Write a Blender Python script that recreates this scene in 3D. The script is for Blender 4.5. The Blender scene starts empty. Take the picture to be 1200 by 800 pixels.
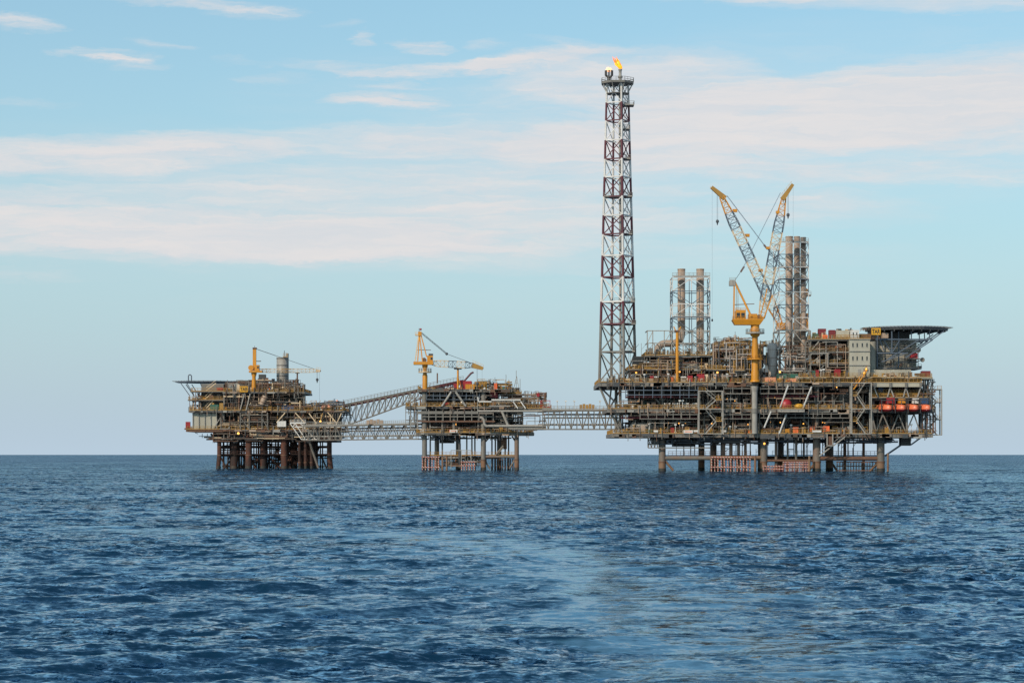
import bpy, math, random
import numpy as np
from mathutils import Vector, Matrix

# ------------------------------------------------------------------ camera
F_PX = 2833.3                 # focal length in photo pixels (85 mm on 36 mm / 1200 px)
CAM_H = 4.9                   # eye height above the sea on a boat
HOR = 532.5                   # horizon row in the photo
scene = bpy.context.scene
col = scene.collection
cam_d = bpy.data.cameras.new('camera')
cam = bpy.data.objects.new('camera', cam_d)
col.objects.link(cam)
cam_d.lens = 85.0
cam_d.sensor_width = 36.0
cam_d.clip_start = 0.5
cam_d.clip_end = 200000.0
cam_d.shift_y = (HOR - 400.0) / 1200.0
cam.location = (0.0, 0.0, CAM_H)
cam.rotation_euler = (math.radians(90), 0, 0)
scene.camera = cam
scene.render.resolution_x = 1024
scene.render.resolution_y = 682

# ------------------------------------------------------------------ sun and sky
SUN_EL, SUN_AZ = 34.0, 216.0     # azimuth clockwise from +Y (view direction)
sun_d = bpy.data.lights.new('sun', 'SUN')
sun_d.energy = 3.5
sun_d.angle = math.radians(2.5)
sun_d.color = (1.0, 0.86, 0.70)
sun = bpy.data.objects.new('sun', sun_d)
col.objects.link(sun)
_e, _a = math.radians(SUN_EL), math.radians(SUN_AZ)
sdir = Vector((math.sin(_a) * math.cos(_e), math.cos(_a) * math.cos(_e), math.sin(_e)))
sun.rotation_euler = sdir.to_track_quat('Z', 'Y').to_euler()

world = bpy.data.worlds.new('World')
scene.world = world
world.use_nodes = True
world.cycles.sampling_method = 'MANUAL'
world.cycles.sample_map_resolution = 256
wt = world.node_tree
wt.nodes.clear()


class NT:
    """tiny helper for wiring math nodes"""
    def __init__(s, tree):
        s.t = tree

    def n(s, typ, **kw):
        x = s.t.nodes.new(typ)
        for k, v in kw.items():
            setattr(x, k, v)
        return x

    def link(s, a, b):
        s.t.links.new(a, b)

    def m(s, op, a, b=None, c=None, clamp=False):
        x = s.n('ShaderNodeMath', operation=op, use_clamp=clamp)
        for i, v in enumerate((a, b, c)):
            if v is None:
                continue
            if isinstance(v, (int, float)):
                x.inputs[i].default_value = v
            else:
                s.link(v, x.inputs[i])
        return x.outputs[0]

    def smooth(s, v, lo, hi):
        x = s.n('ShaderNodeMapRange', interpolation_type='SMOOTHSTEP')
        s.link(v, x.inputs[0])
        x.inputs[1].default_value = lo
        x.inputs[2].default_value = hi
        x.inputs[3].default_value = 0.0
        x.inputs[4].default_value = 1.0
        return x.outputs[0]

    def xyz(s, x, y, z):
        c = s.n('ShaderNodeCombineXYZ')
        for i, v in enumerate((x, y, z)):
            if isinstance(v, (int, float)):
                c.inputs[i].default_value = v
            else:
                s.link(v, c.inputs[i])
        return c.outputs[0]

    def noise(s, vec, scale, detail=5.0, rough=0.55, dist=0.0):
        x = s.n('ShaderNodeTexNoise')
        s.link(vec, x.inputs['Vector'])
        x.inputs['Scale'].default_value = scale
        x.inputs['Detail'].default_value = detail
        x.inputs['Roughness'].default_value = rough
        x.inputs['Distortion'].default_value = dist
        return x

    def mix(s, fac, a, b, blend='MIX'):
        x = s.n('ShaderNodeMix', data_type='RGBA', blend_type=blend)
        for i, v in ((0, fac), (6, a), (7, b)):
            if isinstance(v, (int, float)):
                x.inputs[i].default_value = v
            elif isinstance(v, tuple):
                x.inputs[i].default_value = (*v, 1.0)
            else:
                s.link(v, x.inputs[i])
        return x.outputs[2]


W = NT(wt)
sky = W.n('ShaderNodeTexSky', sky_type='NISHITA')
sky.sun_disc = False
sky.sun_elevation = math.radians(SUN_EL)
sky.sun_rotation = math.radians(SUN_AZ)
sky.altitude = 0.0
sky.air_density = 1.0
sky.dust_density = 1.3
sky.ozone_density = 2.0
geo = W.n('ShaderNodeTexCoord')
sep = W.n('ShaderNodeSeparateXYZ')
W.link(geo.outputs['Generated'], sep.inputs[0])
az = W.m('ARCTAN2', sep.outputs[0], sep.outputs[1])
el = W.m('ARCSINE', sep.outputs[2])
# azimuth and elevation of the sky dome, in units of 1/2833 rad
U = W.m('MULTIPLY_ADD', az, F_PX, 600.0)
V = W.m('MULTIPLY_ADD', el, -F_PX, HOR)
wn = W.noise(W.xyz(W.m('MULTIPLY', U, 1 / 190), W.m('MULTIPLY', V, 1 / 42), 3.1), 1.0, 8, 0.66)
wsep = W.n('ShaderNodeSeparateColor')
W.link(wn.outputs['Color'], wsep.inputs[0])
U2 = W.m('MULTIPLY_ADD', W.m('SUBTRACT', wsep.outputs[0], 0.5), 170.0, U)
V2 = W.m('MULTIPLY_ADD', W.m('SUBTRACT', wsep.outputs[1], 0.5), 42.0, V)
# fibrous cirrus grain
fib = W.noise(W.xyz(W.m('MULTIPLY', U2, 1 / 150), W.m('MULTIPLY', V2, 1 / 11), 0.7), 1.0, 6, 0.62, 0.4).outputs[0]
fine = W.noise(W.xyz(W.m('MULTIPLY', U2, 1 / 62), W.m('MULTIPLY', V2, 1 / 9), 5.7), 1.0, 6, 0.6, 0.3).outputs[0]


def cloud(cx, cy, rx, ry, amt, tilt=0.0):
    du = W.m('MULTIPLY', W.m('SUBTRACT', U2, cx), 1.0 / rx)
    dv = W.m('MULTIPLY', W.m('SUBTRACT', W.m('MULTIPLY_ADD', U2, -tilt, V2), cy - tilt * cx), 1.0 / ry)
    r2 = W.m('ADD', W.m('MULTIPLY', du, du), W.m('MULTIPLY', dv, dv))
    return W.m('MULTIPLY', W.m('POWER', W.m('SUBTRACT', 1.0, r2, clamp=True), 0.75), amt)


BIG = [  # the long cloud banks
    (260, 238, 800, 95, 0.42, 0.0), (960, 150, 560, 130, 0.46, -0.05), (560, 125, 330, 80, 0.28, 0.0), (600, 330, 900, 60, 0.16, 0.0),
    (90, 276, 500, 36, 1.0, 0.02), (420, 284, 380, 26, 0.6, -0.02), (110, 188, 260, 25, 0.95, -0.03),
    (-30, 238, 160, 14, 0.6, 0.0), (420, 228, 380, 40, 0.55, 0.0), (470, 170, 330, 22, 0.55, -0.01),
    (980, 135, 420, 52, 1.1, -0.12), (1150, 150, 260, 50, 0.75, 0.0), (760, 100, 180, 40, 0.7, 0.05),
    (1000, 205, 360, 16, 0.5, 0.02), (620, 262, 320, 22, 0.45, 0.0), (960, 250, 140, 26, 0.45, 0.0),
    (640, 300, 500, 22, 0.32, 0.0), (1090, 14, 300, 18, 0.85, 0.04), (900, 3, 160, 10, 0.6, 0.0),
]
WISP = [  # small high wisps
    (28, 41, 66, 10, 1.0, 0.03), (120, 73, 66, 8, 0.95, 0.05), (150, 82, 60, 8, 0.7, 0.06), (235, 15, 120, 8, 0.85, 0.03),
    (290, 22, 60, 8, 0.55, 0.0), (432, 51, 20, 8, 0.95, 0.0), (488, 60, 32, 8, 0.8, 0.12), (400, 36, 26, 7, 0.5, 0.0),
    (395, 84, 90, 9, 0.6, 0.07), (520, 86, 110, 10, 0.75, -0.06), (610, 78, 100, 16, 0.85, -0.1), (450, 121, 75, 12, 0.85, 0.0),
    (40, 130, 60, 5, 0.4, 0.03), (185, 62, 40, 7, 0.6, 0.1), (330, 98, 50, 6, 0.45, 0.0), (560, 58, 40, 7, 0.4, 0.05), (465, 104, 46, 6, 0.5, 0.0), (680, 60, 60, 10, 0.5, 0.1), (275, 77, 40, 5, 0.4, 0.0), (30, 328, 90, 10, 0.4, 0.0),
]
dens_b = None
for c in BIG:
    d = cloud(*c)
    dens_b = d if dens_b is None else W.m('ADD', dens_b, d)
dens_w = None
for c in WISP:
    d = cloud(*c)
    dens_w = d if dens_w is None else W.m('ADD', dens_w, d)
# the same kind of streaks all round the dome
around = W.noise(W.xyz(W.m('MULTIPLY', U, 1 / 620), W.m('MULTIPLY', V, 1 / 95), 9.3), 1.0, 4, 0.5).outputs[0]
outside = W.smooth(W.m('ABSOLUTE', W.m('SUBTRACT', U, 600.0)), 620.0, 900.0)
above = W.smooth(W.m('MULTIPLY', V, -1.0), 20.0, 260.0)
out = W.m('MAXIMUM', outside, above)
dens_o = W.m('MULTIPLY', W.m('MULTIPLY', W.m('MULTIPLY', W.smooth(around, 0.46, 0.72), 0.7), W.smooth(W.m('MULTIPLY', V, -1.0), -360.0, -250.0)), out)
grain = W.m('MULTIPLY_ADD', fib, 1.5, -0.2)
db = W.m('MULTIPLY', W.m('ADD', dens_b, dens_o), W.m('MULTIPLY_ADD', grain, 0.60, 0.52))
dw = W.m('MULTIPLY', dens_w, W.m('MULTIPLY_ADD', fine, 2.7, -0.6))
db = W.m('MULTIPLY', db, W.m('MULTIPLY_ADD', fine, 1.0, 0.52))
dens = W.m('ADD', db, dw)
cov = W.m('MULTIPLY', W.smooth(dens, -0.05, 1.35), 0.92)
# the blue: Nishita, nudged to the cool cyan of the photo; thin milky haze low down
hazeband = W.m('POWER', 2.718, W.m('MULTIPLY', W.m('MAXIMUM', sep.outputs[2], 0.0), -7.0))
blue = W.mix(1.0, sky.outputs[0], (1.05, 1.44, 1.38), 'MULTIPLY')
blue = W.mix(W.m('MULTIPLY', hazeband, 0.97), blue, (4.9, 6.12, 7.3))
ccol = W.mix(W.smooth(fib, 0.3, 0.75), (7.0, 7.1, 7.4), (8.0, 7.55, 7.45))
skycol = W.mix(cov, blue, ccol)
bg = W.n('ShaderNodeBackground')
W.link(skycol, bg.inputs[0])
bg.inputs[1].default_value = 0.10
wo = W.n('ShaderNodeOutputWorld')
W.link(bg.outputs[0], wo.inputs[0])

scene.view_settings.view_transform = 'Standard'
scene.view_settings.look = 'None'
scene.view_settings.exposure = 0.0
scene.view_settings.gamma = 1.0
scene.view_settings.use_curve_mapping = False
scene.render.film_transparent = False

# ------------------------------------------------------------------ materials
MATS = {}


def mat(name, color, rough=0.6, metal=0.0, grime=0.25, grime_col=None, scale=0.35, streak=True, bump=0.0):
    """painted steel with weathering: blotches and vertical runs in object space"""
    m = bpy.data.materials.new(name)
    m.use_nodes = True
    T = NT(m.node_tree)
    b = m.node_tree.nodes['Principled BSDF']
    b.inputs['Roughness'].default_value = rough
    b.inputs['Metallic'].default_value = metal
    if grime > 0:
        g = T.n('ShaderNodeNewGeometry')
        s = T.n('ShaderNodeSeparateXYZ')
        T.link(g.outputs['Position'], s.inputs[0])
        zs = 0.25 if streak else 1.0
        v = T.xyz(s.outputs[0], s.outputs[1], T.m('MULTIPLY', s.outputs[2], zs))
        n1 = T.noise(v, scale * 2.2, 6, 0.65).outputs[0]
        n2 = T.noise(v, scale * 0.5, 3, 0.5).outputs[0]
        f = T.m('MULTIPLY', T.smooth(T.m('MULTIPLY_ADD', n2, 0.5, T.m('MULTIPLY', n1, 0.6)), 0.46, 0.72), grime)
        gc = grime_col or (0.11, 0.06, 0.035)
        var = T.mix(T.smooth(n2, 0.3, 0.7), tuple(c * 0.82 for c in color), tuple(min(1, c * 1.12) for c in color))
        T.link(T.mix(f, var, gc), b.inputs['Base Color'])
    else:
        b.inputs['Base Color'].default_value = (*color, 1)
    MATS[name] = m
    return m


def emit(name, color, strength):
    m = bpy.data.materials.new(name)
    m.use_nodes = True
    b = m.node_tree.nodes['Principled BSDF']
    b.inputs['Base Color'].default_value = (*color, 1)
    b.inputs['Emission Color'].default_value = (*color, 1)
    b.inputs['Emission Strength'].default_value = strength
    MATS[name] = m
    return m


# ------------------------------------------------------------------ sea
def sea():
    rng = np.random.default_rng(7)
    half = 0.225
    # rows: near water, then growing steps to the horizon
    ys = [-60.0, -30.0, -10.0, 4.0, 14.0, 24.0, 32.0]
    y = 38.0
    while y < 1500.0:
        ys.append(y)
        y += 0.0030 * y if y > 60 else 0.16
    while y < 90000.0:
        ys.append(y)
        y *= 1.07
    ys = np.array(ys)
    nx = 560
    us = np.linspace(-1, 1, nx)
    hw = 14.0 + 0.27 * np.maximum(ys, 0.0) * np.where(ys > 1500, np.minimum(1 + (ys - 1500) / 3000.0, 6.0), 1.0)
    hw[:7] += 20
    Y = np.repeat(ys[:, None], nx, 1)
    X = us[None, :] * hw[:, None]
    sx = (2 * hw / (nx - 1))[:, None]
    dy = np.gradient(ys)[:, None]
    # wake of the boat: a trail going away from the stern and bending to the left
    path = np.array([(5.4, 30), (5.5, 52), (5.4, 61), (4.6, 83), (2.6, 105), (-1.0, 130), (-6.0, 146), (-15.0, 156), (-28, 160)])
    t = np.linspace(0, 1, 160)
    tt = np.linspace(0, 1, len(path))
    px = np.interp(t, tt, path[:, 0])
    py = np.interp(t, tt, path[:, 1])
    hwid = np.interp(t, tt, [6.5, 7.0, 7.6, 9.0, 11.0, 12.0, 11.0, 10.0, 9.0])
    wake = np.zeros_like(X)
    near = (Y > 25) & (Y < 200)
    xs_, ys_ = X[near], Y[near]
    best = np.full(xs_.shape, 9.0)
    for a, b_, w in zip(px, py, hwid):
        best = np.minimum(best, np.hypot((xs_ - a) / w, (ys_ - b_) / (w * 1.5)))
    wake[near] = np.clip(1.15 - best, 0, 1) ** 1.2
    # older, half dissolved part of the wake drifting off to the left
    old = np.full(xs_.shape, 9.0)
    for a, b_, w in ((1.0, 50, 5.0), (-1.5, 66, 6.5), (-4.0, 84, 8.0), (-6.0, 104, 10.0), (-12.0, 128, 12.0)):
        old = np.minimum(old, np.hypot((xs_ - a) / w, (ys_ - b_) / (w * 1.7)))
    wake[near] = np.maximum(wake[near], 0.55 * np.clip(1.15 - old, 0, 1))
    fade = np.interp(Y, [0, 30, 80, 150, 200], [1, 1, 1, 0.85, 0.0])
    Z = np.zeros_like(X)
    DX = np.zeros_like(X)
    lost = np.zeros_like(X)
    DY = np.zeros_like(X)
    lam = np.exp(np.linspace(math.log(0.42), math.log(24.0), 150)) * np.exp(rng.normal(0, 0.03, 150))
    th0 = math.radians(-68)            # waves run towards the lower left
    for L in lam:
        th = th0 + rng.normal(0, 0.72 if L < 5 else 0.42)
        k = 2 * math.pi / L
        slope = 0.0275 if L < 1.6 else 0.0275 * (1.6 / L) ** 0.72
        a = slope / k
        cx, cy = math.cos(th) * k, math.sin(th) * k
        # keep only what the local mesh can carry
        res = np.maximum(sx * abs(math.cos(th)), dy * abs(math.sin(th)))
        wgt = np.clip((L / res - 2.2) / 2.0, 0, 1)
        lost += (1 - wgt ** 2) * 0.5 * slope ** 2
        if L < 5:
            wgt = wgt * (1 - 0.85 * wake * fade * min(1.0, (5 - L) / 2.5))
        ph = cx * X + cy * Y + rng.uniform(0, 6.283)
        # groupiness
        mod = 1.0 + 0.45 * np.sin(X * rng.uniform(0.02, 0.06) + Y * rng.uniform(0.01, 0.05) + rng.uniform(0, 6.28))
        w_ = wgt * mod * a
        Z += w_ * np.cos(ph)
        DX += 0.85 * w_ * np.sin(ph) * (-math.cos(th))
        DY += 0.85 * w_ * np.sin(ph) * (-math.sin(th))
    verts = np.stack([X + DX, Y + DY, Z], -1).reshape(-1, 3)
    ny = len(ys)
    idx = np.arange(ny * nx).reshape(ny, nx)
    quads = np.stack([idx[:-1, :-1], idx[:-1, 1:], idx[1:, 1:], idx[1:, :-1]], -1).reshape(-1, 4)
    me = bpy.data.meshes.new('sea')
    me.vertices.add(len(verts))
    me.vertices.foreach_set('co', verts.astype(np.float32).ravel())
    me.loops.add(quads.size)
    me.loops.foreach_set('vertex_index', quads.astype(np.int32).ravel())
    me.polygons.add(len(quads))
    me.polygons.foreach_set('loop_start', np.arange(0, quads.size, 4, dtype=np.int32))
    me.polygons.foreach_set('loop_total', np.full(len(quads), 4, dtype=np.int32))
    me.polygons.foreach_set('use_smooth', np.ones(len(quads), dtype=bool))
    me.update(calc_edges=True)
    at = me.attributes.new('wake', 'FLOAT', 'POINT')
    at.data.foreach_set('value', (wake * fade).astype(np.float32).ravel())
    at = me.attributes.new('lost_slope', 'FLOAT', 'POINT')
    at.data.foreach_set('value', np.sqrt(lost).astype(np.float32).ravel())
    o = bpy.data.objects.new('sea', me)
    col.objects.link(o)
    o['kind'] = 'structure'
    o['label'] = 'dark blue choppy open sea reaching to the horizon'

    m = bpy.data.materials.new('sea_water')
    m.use_nodes = True
    T = NT(m.node_tree)
    b = m.node_tree.nodes['Principled BSDF']
    g = T.n('ShaderNodeNewGeometry')
    s = T.n('ShaderNodeSeparateXYZ')
    T.link(g.outputs['Position'], s.inputs[0])
    P2 = T.xyz(s.outputs[0], s.outputs[1], 0.0)
    wk = T.n('ShaderNodeAttribute', attribute_name='wake')
    # patchy gusts: ruffled and calmer water
    gust = T.noise(T.xyz(T.m('MULTIPLY', s.outputs[0], 0.5), s.outputs[1], 0.0), 0.028, 4, 0.55).outputs[0]
    gst = T.m('MULTIPLY_ADD', T.smooth(gust, 0.35, 0.65), 1.0, 0.5)
    streak = T.noise(T.xyz(s.outputs[0], T.m('MULTIPLY', s.outputs[1], 1.1), 2.0), 0.30, 6, 0.66, 0.9).outputs[0]
    wk2 = T.smooth(T.m('ADD', wk.outputs['Fac'], T.m('MULTIPLY_ADD', streak, 3.4, -1.95)), 0.1, 0.85)
    wkm = T.m('MULTIPLY', wk2, T.smooth(wk.outputs['Fac'], 0.0, 0.25))
    amp = T.m('MULTIPLY', gst, T.m('MULTIPLY_ADD', wkm, -0.82, 1.0))
    # small ripples tilt the normal directly, the same at every distance
    total = None
    for sc, am, sd in ((0.85, 0.18, 1.0), (2.6, 0.34, 5.0), (7.0, 0.30, 9.0)):
        nn = T.noise(T.xyz(T.m('MULTIPLY', s.outputs[0], 0.8), s.outputs[1], sd), sc, 2.0, 0.5)
        sub = T.n('ShaderNodeVectorMath', operation='SUBTRACT')
        T.link(nn.outputs['Color'], sub.inputs[0])
        sub.inputs[1].default_value = (0.5, 0.5, 0.5)
        mul = T.n('ShaderNodeVectorMath', operation='MULTIPLY')
        T.link(sub.outputs[0], mul.inputs[0])
        mul.inputs[1].default_value = (am * 2, am * 2.6, 0.0)
        if total is None:
            total = mul.outputs[0]
        else:
            ad = T.n('ShaderNodeVectorMath', operation='ADD')
            T.link(total, ad.inputs[0])
            T.link(mul.outputs[0], ad.inputs[1])
            total = ad.outputs[0]
    # slope of the waves the mesh is too coarse to carry far out
    ls = T.n('ShaderNodeAttribute', attribute_name='lost_slope')
    for sc, sd in ((0.22, 21.0), (0.9, 27.0)):
        nn = T.noise(T.xyz(s.outputs[0], s.outputs[1], sd), sc, 2.0, 0.6)
        sub = T.n('ShaderNodeVectorMath', operation='SUBTRACT')
        T.link(nn.outputs['Color'], sub.inputs[0])
        sub.inputs[1].default_value = (0.5, 0.5, 0.5)
        mul = T.n('ShaderNodeVectorMath', operation='MULTIPLY')
        T.link(sub.outputs[0], mul.inputs[0])
        mul.inputs[1].default_value = (6.0, 10.0, 0.0)
        sc2 = T.n('ShaderNodeVectorMath', operation='SCALE')
        T.link(mul.outputs[0], sc2.inputs[0])
        T.link(ls.outputs['Fac'], sc2.inputs['Scale'])
        ad = T.n('ShaderNodeVectorMath', operation='ADD')
        T.link(total, ad.inputs[0])
        T.link(sc2.outputs[0], ad.inputs[1])
        total = ad.outputs[0]
    scl = T.n('ShaderNodeVectorMath', operation='SCALE')
    T.link(total, scl.inputs[0])
    T.link(amp, scl.inputs['Scale'])
    ad = T.n('ShaderNodeVectorMath', operation='ADD')
    T.link(g.outputs['Normal'], ad.inputs[0])
    T.link(scl.outputs[0], ad.inputs[1])
    nz = T.n('ShaderNodeVectorMath', operation='NORMALIZE')
    T.link(ad.outputs[0], nz.inputs[0])
    # deep water scatters blue back; aerated wake water is paler; a few broken crests
    fo = T.noise(T.xyz(s.outputs[0], T.m('MULTIPLY', s.outputs[1], 0.5), 4.0), 1.3, 6, 0.7).outputs[0]
    crest = T.m('MULTIPLY', T.smooth(fo, 0.70, 0.76), T.smooth(s.outputs[2], 0.22, 0.42))
    base = T.mix(T.m('MULTIPLY', wkm, 0.75), (0.0035, 0.024, 0.054), (0.060, 0.155, 0.235))
    lines = T.noise(T.xyz(T.m('MULTIPLY', s.outputs[0], 0.45), T.m('MULTIPLY', s.outputs[1], 1.3), 8.0), 0.9, 6, 0.7, 1.2).outputs[0]
    foam = T.m('MULTIPLY', T.smooth(lines, 0.55, 0.70), T.smooth(wkm, 0.15, 0.9))
    base = T.mix(T.m('MULTIPLY', foam, 0.4), base, (0.33, 0.50, 0.66))
    base = T.mix(T.m('MULTIPLY', crest, 0.75), base, (0.6, 0.66, 0.7))
    m.node_tree.nodes.remove(b)
    dif = T.n('ShaderNodeBsdfDiffuse')
    T.link(base, dif.inputs['Color'])
    T.link(nz.outputs[0], dif.inputs['Normal'])
    gl = T.n('ShaderNodeBsdfGlossy')
    gl.inputs['Color'].default_value = (0.53, 0.70, 0.83, 1.0)
    gl.inputs['Roughness'].default_value = 0.06
    T.link(nz.outputs[0], gl.inputs['Normal'])
    fr = T.n('ShaderNodeFresnel')
    fr.inputs['IOR'].default_value = 1.30
    T.link(nz.outputs[0], fr.inputs['Normal'])
    mx = T.n('ShaderNodeMixShader')
    T.link(fr.outputs[0], mx.inputs[0])
    T.link(dif.outputs[0], mx.inputs[1])
    T.link(gl.outputs[0], mx.inputs[2])
    T.link(mx.outputs[0], m.node_tree.nodes['Material Output'].inputs['Surface'])
    me.materials.append(m)
    return o


sea()

# ------------------------------------------------------------------ mesh helpers
def pt(px, py, Y):
    """photo pixel at distance Y -> point in the place"""
    return Vector(((px - 600.0) * Y / F_PX, Y, CAM_H + (HOR - py) * Y / F_PX))


def zz(py, Y):
    return CAM_H + (HOR - py) * Y / F_PX


def xx(px, Y):
    return (px - 600.0) * Y / F_PX


class MB:
    def __init__(s):
        s.v, s.f, s.sm = [], [], []

    def add(s, verts, faces, smooth=False):
        o = len(s.v)
        s.v += [tuple(v) for v in verts]
        s.f += [tuple(i + o for i in f) for f in faces]
        s.sm += [smooth] * len(faces)
        return s

    def box(s, x0, x1, y0, y1, z0, z1):
        v = [(x0, y0, z0), (x1, y0, z0), (x1, y1, z0), (x0, y1, z0), (x0, y0, z1), (x1, y0, z1), (x1, y1, z1), (x0, y1, z1)]
        return s.add(v, [(0, 3, 2, 1), (4, 5, 6, 7), (0, 1, 5, 4), (1, 2, 6, 5), (2, 3, 7, 6), (3, 0, 4, 7)])

    def pbox(s, px0, px1, py0, py1, Y0, Y1):
        return s.box(xx(px0, Y0), xx(px1, Y0), Y0, Y1, zz(py1, Y0), zz(py0, Y0))

    def beam(s, p, q, w=0.2, h=None):
        h = h or w
        p, q = Vector(p), Vector(q)
        d = q - p
        if d.length < 1e-5:
            return s
        d.normalize()
        up = Vector((0, 0, 1)) if abs(d.z) < 0.95 else Vector((0, 1, 0))
        a = d.cross(up).normalized() * (w / 2)
        b = a.cross(d).normalized() * (h / 2)
        v = [p - a - b, p + a - b, p + a + b, p - a + b, q - a - b, q + a - b, q + a + b, q - a + b]
        return s.add(v, [(0, 3, 2, 1), (4, 5, 6, 7), (0, 1, 5, 4), (1, 2, 6, 5), (2, 3, 7, 6), (3, 0, 4, 7)])

    def tube(s, p, q, r, r2=None, n=10, caps=True):
        r2 = r if r2 is None else r2
        p, q = Vector(p), Vector(q)
        d = q - p
        if d.length < 1e-5:
            return s
        d.normalize()
        up = Vector((0, 0, 1)) if abs(d.z) < 0.95 else Vector((0, 1, 0))
        a = d.cross(up).normalized()
        b = d.cross(a).normalized()
        v = []
        for c, rr in ((p, r), (q, r2)):
            for i in range(n):
                t = 2 * math.pi * i / n
                v.append(c + a * (rr * math.cos(t)) + b * (rr * math.sin(t)))
        s.add(v, [(i, (i + 1) % n, n + (i + 1) % n, n + i) for i in range(n)], True)
        if caps:
            s.add(v, [tuple(range(n))[::-1], tuple(range(n, 2 * n))])
        return s

    def pipe(s, pts, r, n=8):
        """tube along a polyline with ball joints at the bends"""
        pts = [Vector(p) for p in pts]
        for i in range(len(pts) - 1):
            s.tube(pts[i], pts[i + 1], r, n=n)
        for p in pts[1:-1]:
            s.ball(p, r * 1.02, n=n, m=4)
        return s

    def bend(s, pts, r, n=12):
        """smooth swept tube through many points"""
        pts = [Vector(p) for p in pts]
        rings = []
        ref = Vector((0, 1, 0))
        for i, p in enumerate(pts):
            d = (pts[min(i + 1, len(pts) - 1)] - pts[max(i - 1, 0)]).normalized()
            a = d.cross(ref).normalized()
            b = d.cross(a).normalized()
            rings.append([p + a * (r * math.cos(2 * math.pi * k / n)) + b * (r * math.sin(2 * math.pi * k / n)) for k in range(n)])
        v = [x for ring in rings for x in ring]
        f = []
        for i in range(len(pts) - 1):
            for k in range(n):
                f.append((i * n + k, i * n + (k + 1) % n, (i + 1) * n + (k + 1) % n, (i + 1) * n + k))
        s.add(v, f, True)
        return s.add(v, [tuple(range(n))[::-1], tuple(range(len(v) - n, len(v)))])

    def ball(s, c, r, n=10, m=6, sx=1, sy=1, sz=1):
        c = Vector(c)
        v = [c + Vector((0, 0, r * sz))]
        for j in range(1, m):
            ph = math.pi * j / m
            for i in range(n):
                t = 2 * math.pi * i / n
                v.append(c + Vector((r * sx * math.sin(ph) * math.cos(t), r * sy * math.sin(ph) * math.sin(t), r * sz * math.cos(ph))))
        v.append(c - Vector((0, 0, r * sz)))
        f = [(0, 1 + i, 1 + (i + 1) % n) for i in range(n)]
        for j in range(m - 2):
            for i in range(n):
                a0, a1 = 1 + j * n + i, 1 + j * n + (i + 1) % n
                f.append((a0, a0 + n, a1 + n, a1))
        L = len(v) - 1
        b0 = 1 + (m - 2) * n
        f += [(L, b0 + (i + 1) % n, b0 + i) for i in range(n)]
        return s.add(v, f, True)

    def lathe(s, c, prof, n=16, axis='z'):
        """prof: list of (r, h) from c along axis"""
        c = Vector(c)
        v = []
        for r, h in prof:
            for i in range(n):
                t = 2 * math.pi * i / n
                a, b = r * math.cos(t), r * math.sin(t)
                v.append(c + (Vector((a, b, h)) if axis == 'z' else Vector((h, a, b)) if axis == 'x' else Vector((b, h, a))))
        f = []
        for j in range(len(prof) - 1):
            for i in range(n):
                f.append((j * n + i, j * n + (i + 1) % n, (j + 1) * n + (i + 1) % n, (j + 1) * n + i))
        s.add(v, f, True)
        return s.add(v, [tuple(range(n))[::-1], tuple(range(len(v) - n, len(v)))])

    def prism(s, poly, z0, z1):
        n = len(poly)
        v = [(x, y, z0) for x, y in poly] + [(x, y, z1) for x, y in poly]
        return s.add(v, [tuple(range(n))[::-1], tuple(range(n, 2 * n))] + [(i, (i + 1) % n, n + (i + 1) % n, n + i) for i in range(n)])

    def rail(s, pts, h=1.15, post=1.2, t=0.095, toe=True):
        """handrail along a polyline at deck level"""
        pts = [Vector(p) for p in pts]
        up = Vector((0, 0, 1))
        for p, q in zip(pts[:-1], pts[1:]):
            L = (q - p).length
            for hh in (h, h * 0.55):
                s.beam(p + up * hh, q + up * hh, t)
            if toe:
                s.beam(p + up * 0.12, q + up * 0.12, 0.03, 0.30)
            k = max(1, int(round(L / post)))
            for i in range(k + 1):
                c = p.lerp(q, i / k)
                s.beam(c, c + up * h, t)
        return s

    def build(s, name, m, parent=None, kind=None, label=None):
        me = bpy.data.meshes.new(name)
        vs = np.array(s.v, dtype=np.float64)
        c = (vs.min(0) + vs.max(0)) / 2
        c[2] = vs[:, 2].min()
        me.from_pydata((vs - c).tolist(), [], s.f)
        me.polygons.foreach_set('use_smooth', np.array(s.sm, dtype=bool))
        me.materials.append(MATS[m] if isinstance(m, str) else m)
        me.update()
        o = bpy.data.objects.new(name, me)
        col.objects.link(o)
        w = Vector(c)
        if parent is not None:
            o.parent = parent
            w = w - wpos(parent)
        o.location = w
        if kind:
            o['kind'] = kind
        if label:
            o['label'] = label
        return o


def wpos(o):
    p = Vector(o.location)
    while o.parent is not None:
        o = o.parent
        p = p + Vector(o.location)
    return p


def thing(name, label, cat, loc, group=None):
    o = bpy.data.objects.new(name, None)
    o.empty_display_size = 0.5
    col.objects.link(o)
    o.location = Vector(loc)
    return tag(o, label, cat, group)


def tag(o, label, cat, group=None):
    o['label'] = label
    o['category'] = cat
    if group:
        o['group'] = group
    return o


def copy_tree(o, parent=None):
    c = o.copy()
    col.objects.link(c)
    c.parent = parent
    for ch in list(o.children):
        copy_tree(ch, c)
    return c


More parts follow.
